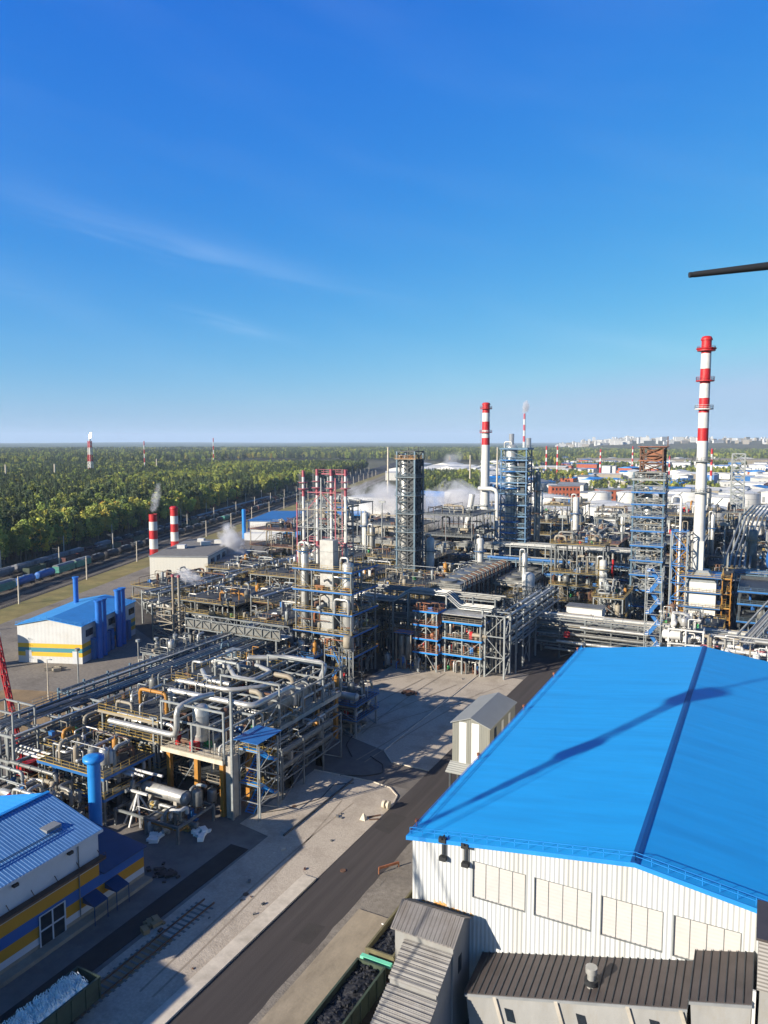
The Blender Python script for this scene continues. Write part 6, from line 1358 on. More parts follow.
MB().box(22.6, 30, 10, 44, 0, 8.5).build('wing', 'cladding_dull', b3)
MB().box(22.5, 30.3, 9.8, 44.2, 8.5, 8.8).build('wing_roof', 'roof_grey', b3)
for k, (x, y, h, lab) in enumerate(((-219.4, 224, 26.8, 'left of the two short red and white banded stacks by the boxy plant'), (-229.6, 247, 26.6, 'right of the two short red and white banded stacks by the boxy plant'))):
    striped_chimney(lab, x, y, 0, h, 1.75, 1.6, [(h, 'r'), (h - 3, 'w'), (h - 6.5, 'r'), (h - 10, 'w'), (h - 14, 'r'), (h - 17.5, 'low')], 'paint_white', k == 1, ladder_=False)
b4 = local('striped_building', 'distant white building with blue stripe and long blue-grey roof', 'industrial building', (-266, 346, 0), 22)
banded(b4, 'wall', 0, 22, 0, 60, [(0, 5), (5, 6.2), (6.2, 10)], ['wall_cream', 'stripe_blue', 'paint_white']); MB().box(-.4, 22.4, -.4, 60.4, 10, 10.5).build('roof', 'paint_blue', b4)
MB().tube([(-2, -1, 0), (-2, -1, 17)], 1.1, 14).build('flue', 'blue_bright', b4); MB().box(22.5, 34, 6, 60, 0, 6).build('wing', 'roof_grey', b4)
MB().box(0, 22.2, -8, -1, 0, 4).build('porch', 'wall_white', b4); MB().box(23, 33, -6, 4, 0, 6.5).build('blue_annex', 'blue_bright', b4)
b5 = local('long_shed', 'long low shed with blue roof behind the four thin stacks', 'shed', (-262, 420, 0), 22); MB().box(0, 26, 0, 60, 0, 7).build('wall', 'wall_cream', b5); MB().box(-.5, 26.5, -.5, 60.5, 7, 7.5).build('roof', 'blue_bright', b5)
b6 = thing('blue_roof_shed', 'bright blue roofed hall in front of the woods, left of the tall dark tower', 'shed', (-236, 560, 0)); MB().box(-262, -222, 545, 572, 0, 12).build('wall', 'paint_blue', b6); MB().hexa([(-263, 544, 12), (-221, 544, 12), (-221, 573, 12), (-263, 573, 12), (-263, 556, 15.5), (-221, 556, 15.5), (-221, 560, 15.5), (-263, 560, 15.5)]).build('roof', 'blue_bright', b6)
# ---------------------------------------------------------------- railway: tracks, wagons, poles
mat('rail_steel', '#6a625a', .5, .5, .2, 1.0)
mat('sleeper', '#8a8378', .9, 0, .2, 1.0, dirt='#4a443c', dirt_amt=.6, dirt_scale=.05)
TR = [('nearest open railway track beside the grass verge', 0, True), ('second railway track counted from the grass verge', 6.0, True), ('railway track under the nearer wagon line', 12.5, False), ('railway track between the two wagon lines', 18.5, True), ('railway track right of the far wagon line', 24.5, False), ('railway track under the far wagon line', 31, False), ('outermost railway track by the trees', 37, False)]
for lab, n, sl_ in TR:
    t = thing('railway_track', lab, 'railway track', rw(0, n), None, 0); b = MB()
    for s_ in (-.76, .76):
        for t0 in range(-320, 2400, 160): b.beam(rw(t0, n + s_, .22), rw(t0 + 160, n + s_, .22), .09, .16)
    b.build('rail', 'rail_steel', t)
    sb = MB(); p = MB()
    for t0 in range(-320, 400 if n < 20 else 200, 1):
        if t0 % 1 == 0: sb.beam(rw(t0, n - 1.35, .1), rw(t0, n + 1.35, .1), .28, .12)
    sb.build('sleeper_row', 'sleeper', t)
WM = {}
def wagon(kind, m_):
    t = thing('freight_wagon', '', 'railway wagon', (0, 0, 0), world=False)
    if kind == 'tank':
        MB().vessel((0, -5.6, 2.5), (0, 5.6, 2.5), 1.45, 14, .3).build('tank_shell', m_, t); MB().tube([(0, 0, 3.9), (0, 0, 4.3)], .5, 10).build('dome', m_, t); MB().box(-.5, .5, -3, 3, 4.15, 4.22).build('walkway', 'steel_light', t)
    elif kind == 'hopper':
        MB().hexa([(-.9, -4.5, 1.2), (.9, -4.5, 1.2), (.9, 4.5, 1.2), (-.9, 4.5, 1.2), (-1.5, -6, 2.4), (1.5, -6, 2.4), (1.5, 6, 2.4), (-1.5, 6, 2.4)]).box(-1.5, 1.5, -6, 6, 2.401, 3.9).build('hopper_body', m_, t); MB().box(-.5, .5, -5, 5, 3.9, 4.2).build('hatch_cover', 'steel_light', t)
    elif kind == 'box':
        MB().box(-1.5, 1.5, -6.2, 6.2, 1.2, 3.9).build('box_body', m_, t); MB().hexa([(-1.55, -6.3, 3.9), (1.55, -6.3, 3.9), (1.55, 6.3, 3.9), (-1.55, 6.3, 3.9), (-.7, -6.3, 4.5), (.7, -6.3, 4.5), (.7, 6.3, 4.5), (-.7, 6.3, 4.5)]).build('roof', 'steel_grey', t)
    else:
        MB().box(-1.5, -1.4, -6, 6, 1.2, 3.3).box(1.4, 1.5, -6, 6, 1.2, 3.3).box(-1.4, 1.4, -6, -5.9, 1.2, 3.3).box(-1.4, 1.4, 5.9, 6, 1.2, 3.3).box(-1.5, 1.5, -6, 6, 1.0, 1.199).build('gondola_body', m_, t); MB().box(-1.39, 1.39, -5.89, 5.89, 1.2, 2.7).build('load', 'coal', t)
    b = MB().box(-.3, .3, -6.6, 6.6, .85, 1.05)
    b.build('underframe', 'black_metal', t)
    for y in (-4.2, 4.2):
        w_ = MB().box(-1.0, 1.0, y - 1.3, y + 1.3, .6, .84)
        for dy in (-.9, .9): w_.beam((-.9, y + dy, .72), (.9, y + dy, .72), .2)
        for dy in (-.9, .9):
            for s_ in (-1, 1): w_.tube([(s_ * .7, y + dy, .72), (s_ * .84, y + dy, .72)], .45, 10)
        w_.build('bogie', 'black_metal', t)
    return t
mat('wagon_blue', '#2a5fa0', .6, 0, .15, .6, dirt='#2c3140', dirt_amt=.5); mat('wagon_maroon', '#55302e', .7, 0, .2, .6, dirt='#2b2220', dirt_amt=.6); mat('wagon_grey', '#74767a', .65, 0, .2, .6, dirt='#4a4742', dirt_amt=.6); mat('wagon_teal', '#3f8070', .65, 0, .2, .6, dirt='#2e3c38', dirt_amt=.5)
protos = {k: wagon(*k) for k in (('tank', 'wagon_grey'), ('tank', 'coal'), ('hopper', 'wagon_grey'), ('box', 'wagon_maroon'), ('box', 'wagon_teal'), ('gondola', 'wagon_green'), ('tank', 'wagon_blue'), ('gondola', 'wagon_maroon'), ('hopper', 'wagon_teal'))}
wl = {'tank': 'tank wagon', 'hopper': 'covered hopper wagon', 'box': 'boxcar with rounded roof', 'gondola': 'open coal wagon'}
cl_ = {'wagon_grey': 'grey', 'coal': 'black', 'wagon_maroon': 'maroon brown', 'wagon_teal': 'green', 'wagon_green': 'dark green', 'wagon_blue': 'blue'}
rn = random.Random(12); used_p = set(); WR = atan2(-RD.x, RD.y)
def place_wagon(key, t0, n, line):
    if n == 12.5 and 28 < t0 < 62: key = ('tank', 'wagon_blue')
    wh = 'left of the boiler house flue' if t0 < 60 else ('beyond the verge tanks' if t0 < 150 else ('behind the short striped stacks' if t0 < 260 else 'far along the woods'))
    lab = '%s %s in the %s wagon line, %s' % (cl_[key[1]], wl[key[0]], line, wh); g = lab
    if key not in used_p: o = protos[key]; used_p.add(key)
    else: o = copy_tree(protos[key])
    o.location = rw(t0, n, .3); o.rotation_euler = (0, 0, WR); o['label'] = lab; o['group'] = g
keys = list(protos)
seq = 0; t0 = -190
while t0 < 760:
    if rn.random() < .12: seq = rn.randrange(len(keys))
    k_ = ('hopper', 'wagon_grey') if t0 < 140 else (('tank', 'coal') if t0 < 260 else keys[seq]); place_wagon(k_ if rn.random() < .9 else ('gondola', 'wagon_maroon'), t0, 31, 'far'); t0 += 14
t0 = -190
while t0 < 520:
    if rn.random() < .3: seq = rn.randrange(len(keys))
    if not (150 < t0 < 180): place_wagon(keys[seq] if t0 < 90 else (('tank', 'coal') if rn.random() < .7 else keys[seq]), t0, 12.5, 'nearer')
    t0 += 14
t0 = 60
while t0 < 620:
    place_wagon(rn.choice((('gondola', 'wagon_maroon'), ('tank', 'coal'), ('gondola', 'wagon_green'))), t0, 24.5, 'middle'); t0 += 14
for k in keys:
    if k not in used_p: place_wagon(k, 640 + 14 * keys.index(k), 24.5, 'middle')
pole0 = thing('railway_pole', 'grey concrete catenary pole standing along the railway', 'railway pole', (0, 0, 0), 'poles along the railway', world=False)
MB().tube([(0, 0, 0), (0, 0, 9.6)], .26, 8, True, [.3, .2]).build('post', 'concrete_light', pole0); MB().beam((0, 0, 8.6), (-3.2, 0, 9.0), .1).beam((0, 0, 7.4), (-3.2, 0, 9.0), .08).build('bracket', 'steel_grey', pole0)
PR = atan2(RD.y, RD.x) - pi / 2; first = True
for n, off in ((-3.6, 0), (22, 25), (41, 12)):
    for k in range(-3, 22):
        if n == -3.6: tt = k * 46 + 5
        else: tt = k * 50 + off
        if first: pole0.location = rw(tt, n); pole0.rotation_euler = (0, 0, PR); first = False
        else: copy_tree(pole0, rw(tt, n), PR)
w_ = MB()
for n in (-6, 18, 38):
    for k in range(-3, 22):
        a = rw(k * 46 + 5, n, 9.0); b_ = rw(k * 46 + 51, n, 9.0); m1 = (a + b_) / 2 - V((0, 0, 1.0)); w_.tube([a, m1, b_], .035, 4)
single('overhead_wire', w_, 'black_metal', 'thin overhead wires strung between the railway poles', 'overhead wires')
# ---------------------------------------------------------------- tanks beyond the plant
def tank(label, x, y, r, h, dome=.12, m_='tank_white', grp=None, rail=True):
    t = thing('storage_tank', label, 'storage tank', (x, y, 0), grp)
    MB().tube([(x, y, 0), (x, y, h)], r, 36, False).build('shell', m_, t)
    MB().tube([(x, y, h - .02), (x, y, h + dome * r * .6), (x, y, h + dome * r)], r, 36, True, [r * 1.01, r * .6, r * .05]).build('roof', m_, t)
    b = MB()
    for k in range(1, 4): b.tube([(x, y, h * k / 4), (x, y, h * k / 4 + .15)], r + .03, 36, False)
    b.build('weld_band', 'cladding_dull', t)
    if rail:
        pts = [(x + r * .98 * cos(a * pi / 12), y + r * .98 * sin(a * pi / 12), h) for a in range(25)]; rail_path(MB(), pts, step=3, r=.1).build('railing', 'steel_light', t)
        s_ = MB(); n = 16
        for i in range(n):
            a0 = 3.4 + 1.2 * i / n; a1 = 3.4 + 1.2 * (i + 1) / n; s_.beam((x + (r + .5) * cos(a0), y + (r + .5) * sin(a0), h * i / n), (x + (r + .5) * cos(a1), y + (r + .5) * sin(a1), h * (i + 1) / n), .5, .2)
        s_.build('spiral_stair', 'steel_grey', t)
    return t
TK = [(-196, 500, 11, 20, 'medium white tank left of the second chimney above the steam'), (-166, 470, 19, 19, 'wide white tank directly behind the second chimney ducts'), (-218, 470, 8, 18, 'narrow white tank at the left of the white tank group'), (-136, 520, 13, 17, 'white tank right of the second chimney'), (-160, 560, 16, 15, 'rear white tank peeking over the wide one'),
      (-104, 430, 10, 17, 'grey white tank just right of the blue ringed column'), (-82, 470, 17, 16, 'broad white tank with many pipes, centre right'), (-44, 520, 30, 12, 'very wide low white tank with shallow cone roof'), (-118, 600, 9, 16, 'slim grey white tank of the small rear pair, left'), (-98, 610, 9, 16, 'slim grey white tank of the small rear pair, right'),
      (-6, 470, 13, 16, 'white tank right of the tallest chimney shaft'), (-26, 560, 12, 18, 'white tank seen just left of the tallest chimney'), (34, 440, 22, 14, 'broad white tank at the right edge'), (62, 500, 20, 15, 'rear broad white tank at the right edge'), (6, 540, 13, 14, 'rear white tank right of the tallest chimney'), (-70, 600, 12, 15, 'rear tank beyond the very wide low one'), (30, 380, 9, 17, 'white tank behind the far right pale frames'), (-56, 440, 11, 15, 'white tank crowded behind the brown frames'), (-30, 455, 10, 17, 'tall white tank behind the orange topped tower'), (-120, 455, 9, 15, 'small white tank beside the second chimney duct'), (10, 480, 11, 18, 'white tank far right of the tallest chimney'), (-100, 520, 14, 14, 'low white tank behind the blue ringed column'), (-60, 660, 16, 15, 'distant white tank behind the very wide low one'), (-20, 640, 15, 16, 'distant white tank left of the chimney'), (20, 660, 15, 16, 'distant white tank at the right')]
for x, y, r, h, lab in TK: tank(lab, x, y, r, h, .15 if r > 25 else .14)
for k, (x, y) in enumerate(((-60, 420), (-30, 410), (-10, 420), (14, 400), (-90, 400), (-118, 410))):
    module('%s pipework frame in front of the white tanks' % ['brown', 'second brown', 'pale crowded', 'far right grey', 'small grey', 'low dark'][k], x - 9, x + 9, y - 8, y + 8, [6, 11 + k % 3 * 3], 2, 2, 13, 300 + k, mcol='paint_beige' if k % 2 else 'steel_grey', pal=BR, big=1.6)
pipe_rack('far pale pipe rack running right below the white tanks', 'x', -110, 60, 385, 391, [7, 11], 9, 120, 12, 'steel_light', .4)
# low cooling building with steam
t = thing('cooling_building', 'low beige red-roofed cooling building partly veiled in steam', 'cooling building', (-196, 408, 0)); MB().box(-214, -176, 398, 416, 0, 9).build('wall', 'paint_beige', t); MB().box(-214.4, -175.6, 397.6, 416.4, 9, 9.4).build('roof', 'rust', t)
for k in range(5): MB().tube([(-209 + k * 7, 407, 9.4), (-209 + k * 7, 407, 12)], 2.4, 20, True, [2.6, 2.2]).build('fan_stack', 'paint_beige', t)
t = thing('cooling_building', 'white cooling cells right of the beige cooling building', 'cooling building', (-156, 418, 0)); MB().box(-170, -142, 410, 426, 0, 8).build('wall', 'paint_white', t)
for k in range(4): MB().tube([(-166 + k * 6.6, 418, 8), (-166 + k * 6.6, 418, 11)], 2.5, 20, True, [2.7, 2.3]).build('fan_stack', 'paint_white', t)
t = thing('large_white_hall', 'large white hall behind the tall dark lattice tower', 'industrial hall', (-240, 470, 0)); MB().box(-262, -222, 455, 490, 0, 17).build('wall', 'tank_white', t); MB().box(-262.6, -221.4, 454.4, 490.6, 17, 17.5).build('roof', 'roof_grey', t)
t = thing('white_blue_building', 'white building with blue stripe panels at the far right edge', 'industrial building', (30, 610, 0)); banded(t, 'wall', 22, 60, 600, 620, [(0, 12), (12, 17), (17, 24)], ['paint_white', 'stripe_blue', 'paint_white']); MB().box(21.5, 60.5, 599.5, 620.5, 24, 24.5).build('roof', 'paint_blue', t)
t = thing('steel_tower', 'slim pale lattice tower standing right of the tallest chimney', 'lattice tower', (-14.5, 430, 0)); lattice(t, -17.5, -11.5, 427, 433, 0, 49.4, 12, 'steel_light', 'steel_light', .6, .35, True)
# ---------------------------------------------------------------- industrial zone and town behind
def at_dir(px_, dist):      # a bearing measured on the photograph, laid out in metres on the ground
    a = R(27.2) - math.atan((px_ - 384) / 750); return (-sin(a) * dist, cos(a) * dist)
rn = random.Random(77)
RC = [('paint_white', 'white'), ('tank_white', 'white'), ('blue_bright', 'blue'), ('paint_pale', 'pale'), ('roof_grey', 'grey'), ('paint_blue', 'blue'), ('paint_white', 'white')]
first_wh = {}
def warehouse(x, y, w, l, h, rcol, rname, wallm, rz, lab=None, grp=True):
    if not lab:
        lr = x * cos(R(27.2)) + y * sin(R(27.2)); fy = -x * sin(R(27.2)) + y * cos(R(27.2)); q_ = lr / fy
        lab = '%s %s roofed warehouse with %s walls %s' % ('long' if l > 36 else 'short', rname, {'wall_cream': 'cream', 'paint_white': 'white', 'paint_blue': 'blue', 'paint_beige': 'beige', 'tank_white': 'whitish', 'brick': 'brick'}[wallm], 'left of the orange topped tower' if q_ < .33 else ('between orange topped tower and tallest chimney' if q_ < .42 else 'right of the tallest chimney'))
        if fy > 1300: lab += ', far back'
    t = thing('warehouse', lab, 'warehouse', (x, y, 0), lab if grp else None, rz, world=False)
    MB().box(-w / 2, w / 2, -l / 2, l / 2, 0, h).build('wall', wallm, t)
    MB().hexa([(-w / 2 - .5, -l / 2 - .5, h + .01), (w / 2 + .5, -l / 2 - .5, h + .01), (w / 2 + .5, l / 2 + .5, h + .01), (-w / 2 - .5, l / 2 + .5, h + .01), (-.3, -l / 2 - .5, h + w * .09), (.3, -l / 2 - .5, h + w * .09), (.3, l / 2 + .5, h + w * .09), (-.3, l / 2 + .5, h + w * .09)]).build('roof', rcol, t)
    b = MB()
    for k in range(1 if w < 14 else 4): b.box(-w / 2 + w * (k + .25) / 4, -w / 2 + w * (k + .7) / 4, -l / 2 - .06, -l / 2 - .004, 1, h * .6)
    b.build('gate_row', 'stripe_blue' if rcol.startswith('paint_blue') else 'roof_grey', t)
for k in range(270):
    px_ = rn.uniform(490, 790); d = rn.uniform(720, 2300) ** 1.0
    if px_ < 560 and d < 850: continue
    x, y = at_dir(px_, d); rc = rn.choice(RC)
    warehouse(x, y, rn.uniform(10, 26), rn.uniform(16, 54), rn.uniform(5, 12), rc[0], rc[1], rn.choice(['wall_cream', 'paint_white', 'paint_white', 'paint_blue', 'paint_beige', 'wall_cream', 'tank_white', 'tank_white', 'paint_white', 'wall_cream', 'brick']), rn.choice((0, pi / 2, .3, 1.2, -.2)))
for k in range(26):
    x, y = at_dir(rn.uniform(400, 520), rn.uniform(1150, 1500)); rc = rn.choice([RC[0], RC[0], RC[3]])
    warehouse(x, y, rn.uniform(20, 40), rn.uniform(30, 70), rn.uniform(7, 12), rc[0], rc[1], 'paint_white', rn.choice((0, 1.2)))
x, y = at_dir(452, 1080); warehouse(x, y, 22, 190, 11, 'paint_white', 'white', 'paint_white', R(27.2 + 90 - 4), 'very long white roofed warehouse in front of the distant woods', False)
x, y = at_dir(480, 960); warehouse(x, y, 20, 70, 10, 'blue_bright', 'blue', 'paint_blue', R(27.2 + 90), 'long blue roofed warehouse seen behind the second chimney', False)
x, y = at_dir(700, 1900); warehouse(x, y, 30, 560, 13, 'paint_beige', 'beige', 'paint_beige', R(27.2 + 90 - 8), 'extremely long beige building far behind the tallest chimney', False)
for k, (px_, d, w, h) in enumerate(((566, 700, 26, 15), (620, 690, 34, 13), (764, 4600, 130, 22))):
    x, y = at_dir(px_, d); a = R(27.2)
    t = thing('brick_building', ['orange brick building behind the white tanks, left', 'wide orange brick building with window rows behind the wide low tank', 'large red brown block on the town skyline at the right edge'][k], 'brick building', (x, y, 0), None, a, world=False)
    MB().box(-w / 2, w / 2, 0, w * .5, 0, h).build('wall', 'brick', t); MB().box(-w / 2 - .4, w / 2 + .4, -.4, w * .5 + .4, h, h + .6).build('roof', 'roof_grey', t)
    for r_ in range(3):
        b = MB()
        for c in range(8): b.box(-w / 2 + w * (c + .25) / 8, -w / 2 + w * (c + .7) / 8, -.06, -.004, h * (r_ + .25) / 3, h * (r_ + .7) / 3)
        b.build('window_row', 'glass_dark', t)
# striped stacks, flare and masts
for k, (px_, ytop, d, r, lab, st) in enumerate(((91, 441, 1100, 2.4, '', 0), (145, 441, 1300, 1.0, 'left of the two slim red and white masts over the woods', 1), (214, 438, 1500, 1.1, 'right of the two slim red and white masts over the woods', 1), (600, 449, 1350, 1.8, 'thin banded stack in the industrial zone left of the orange topped tower', 1), (546, 446, 1200, 1.6, 'left of two thin banded stacks near the blue ringed column', 1), (557, 446, 1200, 1.6, 'right of two thin banded stacks near the blue ringed column', 1), (632, 446, 1500, 1.6, 'thin banded stack just right of the orange topped tower', 1), (711, 448, 900, 1.5, 'thin banded stack right of the tallest chimney', 1), (669, 455, 1000, 1.2, 'thin pale stack left of the tallest chimney', 1), (6, 462, 1000, 1.4, 'pale mast in the woods at the left edge', 2), (55, 462, 1000, 1.4, 'pale mast in the woods left of the flare', 2), (157, 458, 1150, 1.2, 'short pale mast in the woods', 2), (388, 447, 700, 1.2, 'pale mast left of the tall dark lattice tower', 2), (470, 455, 800, 1.0, 'slim grey mast left of the second chimney', 2), (497, 447, 850, 1.1, 'slim grey mast right of the second chimney', 2))):
    x, y = at_dir(px_, d); el_ = math.atan((512 - ytop) / 750) - R(5.41); h = 56 + d * math.tan(el_) / 1.0
    if st == 1: striped_chimney(lab, x, y, 0, h, r, r * .7, [(h * (1 - i / 8), 'r' if i % 2 == 0 else 'w') for i in range(7)], 'paint_white', False, ladder_=False, name='striped_stack', cat='stack')
    elif st == 2:
        t = thing('mast', lab, 'mast', (x, y, 0)); MB().tube([(x, y, 0), (x, y, h)], r, 8, True, [r, r * .6]).build('pole', 'concrete_light', t)
    else:
        t = thing('flare_tower', 'red and white lattice flare tower with a burning tip above the woods', 'flare tower', (x, y, 0))
        w0 = 2.6
        for s_ in range(6):
            lattice(t, x - w0 * (1 - s_ * .07), x + w0 * (1 - s_ * .07), y - w0 * (1 - s_ * .07), y + w0 * (1 - s_ * .07), h * s_ / 6, h * (s_ + 1) / 6 - .1, 2, 'paint_red' if s_ % 2 else 'paint_white', None, .7, .32, True)
        MB().tube([(x, y, 0), (x, y, h + 4)], 1.2, 10).build('riser', 'paint_white', t)
        FM = bpy.data.materials.new('flame'); FM.use_nodes = True; nt = FM.node_tree; nt.nodes.clear(); em = nt.nodes.new('ShaderNodeEmission'); em.inputs[0].default_value = (1, .82, .55, 1); em.inputs[1].default_value = 14; o_ = nt.nodes.new('ShaderNodeOutputMaterial'); nt.links.new(em.outputs[0], o_.inputs[0]); MATS['flame'] = FM
        MB().tube([(x, y, h + 3), (x + .5, y, h + 6), (x + 1.5, y, h + 9), (x + 2.6, y, h + 11.5)], 2, 10, True, [.6, 1.6, 1.2, .2]).build('flame', 'flame', t)
x, y = at_dir(523.5, 3600); el_ = math.atan((512 - 414) / 750) - R(5.41); h = 56 + 3600 * math.tan(el_)
striped_chimney('far tall striped power station stack with white steam on the horizon', x, y, 0, h, 7, 4.5, [(h * (1 - i / 7), 'r' if i % 2 == 0 else 'w') for i in range(6)], 'paint_white', False, ladder_=False, name='striped_stack', cat='stack')
for k, (px_, hh) in enumerate(((511, 90), (528, 70))):
    x2, y2 = at_dir(px_, 3650); t = thing('power_station_block', ['left', 'right'][k] + ' pale block beside the far power station stack', 'power station', (x2, y2, 0)); MB().tube([(x2, y2, 0), (x2, y2, hh * .5), (x2, y2, hh)], 14, 20, True, [18, 12, 12]).build('shell', 'roof_grey', t)
# hill carrying the town
hm = MB(); nu, nv = 60, 10; import itertools
def hill_h(px_, d):
    e = max(0, min(1, (px_ - 520) / 120)); e = e * e * (3 - 2 * e); u = max(0, min(1, (d - 3400) / 1500)); u = u * u * (3 - 2 * u); return 58 * e * u
for j in range(nv + 1):
    for i in range(nu + 1):
        px_ = 500 + 700 * i / nu; d = 3300 + 5200 * j / nv; x, y = at_dir(px_, d); hm.v.append((x, y, -.3 + hill_h(px_, d) * (1 if j < nv else 0)))
hm.smooth = True
for j in range(nv):
    for i in range(nu): a = j * (nu + 1) + i; hm.face((a, a + 1, a + nu + 2, a + nu + 1))
struct('hills', hm, 'forest_floor')
protoB = []
for k, (w, l, h, wm) in enumerate(((16, 60, 28, 'tank_white'), (14, 16, 34, 'wall_cream'), (14, 90, 16, 'wall_cream'), (18, 18, 44, 'tank_white'), (14, 50, 16, 'paint_beige'), (16, 40, 28, 'paint_beige'))):
    lab = ['long pale mid-rise block on the town skyline', 'cream tower block on the town skyline', 'long low cream block on the town skyline', 'tall white tower block on the town skyline', 'low beige block on the town skyline', 'sand coloured block on the town skyline'][k]
    t = thing('apartment_block', lab, 'apartment block', (0, 0, 0), lab + 's', world=False)
    MB().box(-l / 2, l / 2, -w / 2, w / 2, -8, h).build('wall', wm, t); MB().box(-l / 2 - .5, l / 2 + .5, -w / 2 - .5, w / 2 + .5, h, h + 1.5).build('roof', 'roof_grey', t)
    b = MB(); n = int(h // 3.2)
    for r_ in range(n):
        b.box(-l / 2 + 1, l / 2 - 1, -w / 2 - .15, -w / 2 - .01, r_ * 3.2 + 1.2, r_ * 3.2 + 2.2)
    b.build('window_row', 'roof_grey', t); protoB.append([t, False, h])
for k in range(290):
    px_ = rn.uniform(556, 800) if k > 60 else rn.uniform(555, 640); d = rn.uniform(4300, 6600); x, y = at_dir(px_, d)
    pb_ = rn.choice(protoB); rz_ = R(27.2) + rn.uniform(-.5, .5); loc = (x, y, hill_h(px_, d))
    if not pb_[1]: pb_[0].location = loc; pb_[0].rotation_euler = (0, 0, rz_); pb_[1] = True
    else: copy_tree(pb_[0], loc, rz_, sc=rn.uniform(.45, .8))
# clearings and pale buildings in the woods
for k, (px_, yg, w, lab) in enumerate(((40, 478, 60, 'low pale building roof in the woods left of the flare tower'), (120, 471, 46, 'low pale strip building right of the flare tower'), (285, 470, 40, 'small white building in the woods behind the thin stacks'), (330, 474, 34, 'second small white building in the woods behind the thin stacks'))):
    d = 56 / math.tan(math.atan((yg - 512) / 750) + R(5.41)) * .93; x, y = at_dir(px_, d); warehouse(x, y, 14, w * .8, 9, 'concrete', 'grey', 'concrete_light', R(27.2 + 90), lab, False)
# ---------------------------------------------------------------- trees
def leafmat(name, c, v=.35):
    M_ = mat(name, c, .75, 0, v, .5, spec=.15); nt = M_.node_tree; b = nt.nodes['Principled BSDF']
    oi = nt.nodes.new('ShaderNodeObjectInfo'); hv = nt.nodes.new('ShaderNodeHueSaturation'); src = b.inputs['Base Color'].links[0].from_socket
    mr = nt.nodes.new('ShaderNodeMapRange'); mr.inputs[3].default_value = .72; mr.inputs[4].default_value = 1.3; nt.links.new(oi.outputs['Random'], mr.inputs[0]); nt.links.new(mr.outputs[0], hv.inputs['Value'])
    m2 = nt.nodes.new('ShaderNodeMapRange'); m2.inputs[3].default_value = .465; m2.inputs[4].default_value = .51
    ad = nt.nodes.new('ShaderNodeMath'); ad.operation = 'FRACT'; mu = nt.nodes.new('ShaderNodeMath'); mu.operation = 'MULTIPLY'; mu.inputs[1].default_value = 7.31; nt.links.new(oi.outputs['Random'], mu.inputs[0]); nt.links.new(mu.outputs[0], ad.inputs[0]); nt.links.new(ad.outputs[0], m2.inputs[0]); nt.links.new(m2.outputs[0], hv.inputs['Hue'])
    nt.links.new(src, hv.inputs['Color']); nt.links.new(hv.outputs[0], b.inputs['Base Color'])
leafmat('leaf_pine', '#4b5a3a'); leafmat('leaf_green', '#7e8b42'); leafmat('leaf_yellowgreen', '#b0b04c'); leafmat('leaf_yellow', '#bda43a'); leafmat('leaf_orange', '#a06a38'); mat('bark', '#6a5a48', .9)
def crown_conifer(sd, h, r):
    rn = random.Random(sd); mb = MB()
    for k in range(620):
        u = rn.random() ** .8; z = h * (.14 + .86 * u); rad = r * (1 - u) ** .8 * (.55 + .45 * rn.random()) * (.8 + .25 * sin(u * 40)); a = rn.uniform(0, 2 * pi)
        c = V((rad * cos(a), rad * sin(a), z)); s_ = rn.uniform(.35, .8) * (1.1 - .5 * u); d = V((cos(a), sin(a), -.35)).normalized(); sd_ = V((-sin(a), cos(a), rn.uniform(-.4, .4)))
        mb.poly([c - sd_ * s_ * .6, c + d * s_, c + sd_ * s_ * .6, c - d * s_ * .6 + V((0, 0, .25))])
    return mb
def crown_leaf(sd, h, r, n=720):
    rn = random.Random(sd); mb = MB(); lobes = []
    for k in range(11):
        a = rn.uniform(0, 2 * pi); q = rn.random() ** .5 * r * .62; u = rn.random(); lobes.append((V((q * cos(a), q * sin(a), h * (.38 + .5 * u))), r * rn.uniform(.32, .55) * (1.15 - .5 * u)))
    lobes.append((V((0, 0, h * .88)), r * .42))
    for k in range(n):
        c0, rr = rn.choice(lobes); d = V((rn.gauss(0, 1), rn.gauss(0, 1), rn.gauss(0, 1) + .25)).normalized(); c = c0 + d * rr * rn.uniform(.75, 1.06)
        nrm = (d + V((rn.gauss(0, .5), rn.gauss(0, .5), rn.gauss(0, .5)))).normalized(); a = nrm.orthogonal().normalized(); b_ = nrm.cross(a); s_ = rn.uniform(.28, .62)
        mb.poly([c - a * s_, c - b_ * s_ * .7, c + a * s_, c + b_ * s_ * .7])
    return mb
SP = []
for k, (kind, lm, h, r, lab) in enumerate((('c', 'leaf_pine', 19, 3.2, 'dark conifer'), ('c', 'leaf_pine', 17, 3.6, 'dark conifer'), ('l', 'leaf_pine', 18, 4.2, 'dark round-crowned pine'), ('l', 'leaf_green', 16, 4.4, 'green broadleaf tree'), ('l', 'leaf_green', 18, 3.8, 'green broadleaf tree'), ('l', 'leaf_yellowgreen', 15, 3.6, 'yellow-green birch'), ('l', 'leaf_yellow', 14, 3.6, 'yellow birch'), ('l', 'leaf_orange', 11, 3.6, 'orange-brown autumn tree'))):
    t = thing('tree', lab, 'tree', (0, 0, 0), world=False)
    MB().tube([(0, 0, 0), (.1, 0, h * .4), (0, .1, h * .82)], .25, 7, True, [.3, .2, .06]).build('trunk', 'bark', t)
    c = (crown_conifer(k + 1, h, r) if kind == 'c' else crown_leaf(k + 1, h, r)).build('crown', lm, t); SP.append([t, c, False, lab])
rn = random.Random(99)
def n_of(x, y): return -(x - R0.x) * .9367 - (y - R0.y) * .3502
def in_plant(x, y): return x > -388 + (650 - y) * .3735 - 6 and y < 660
KW = [26, 20, 16, 14, 12, 9, 4, 3]
CB = (('the striped building', 0),)
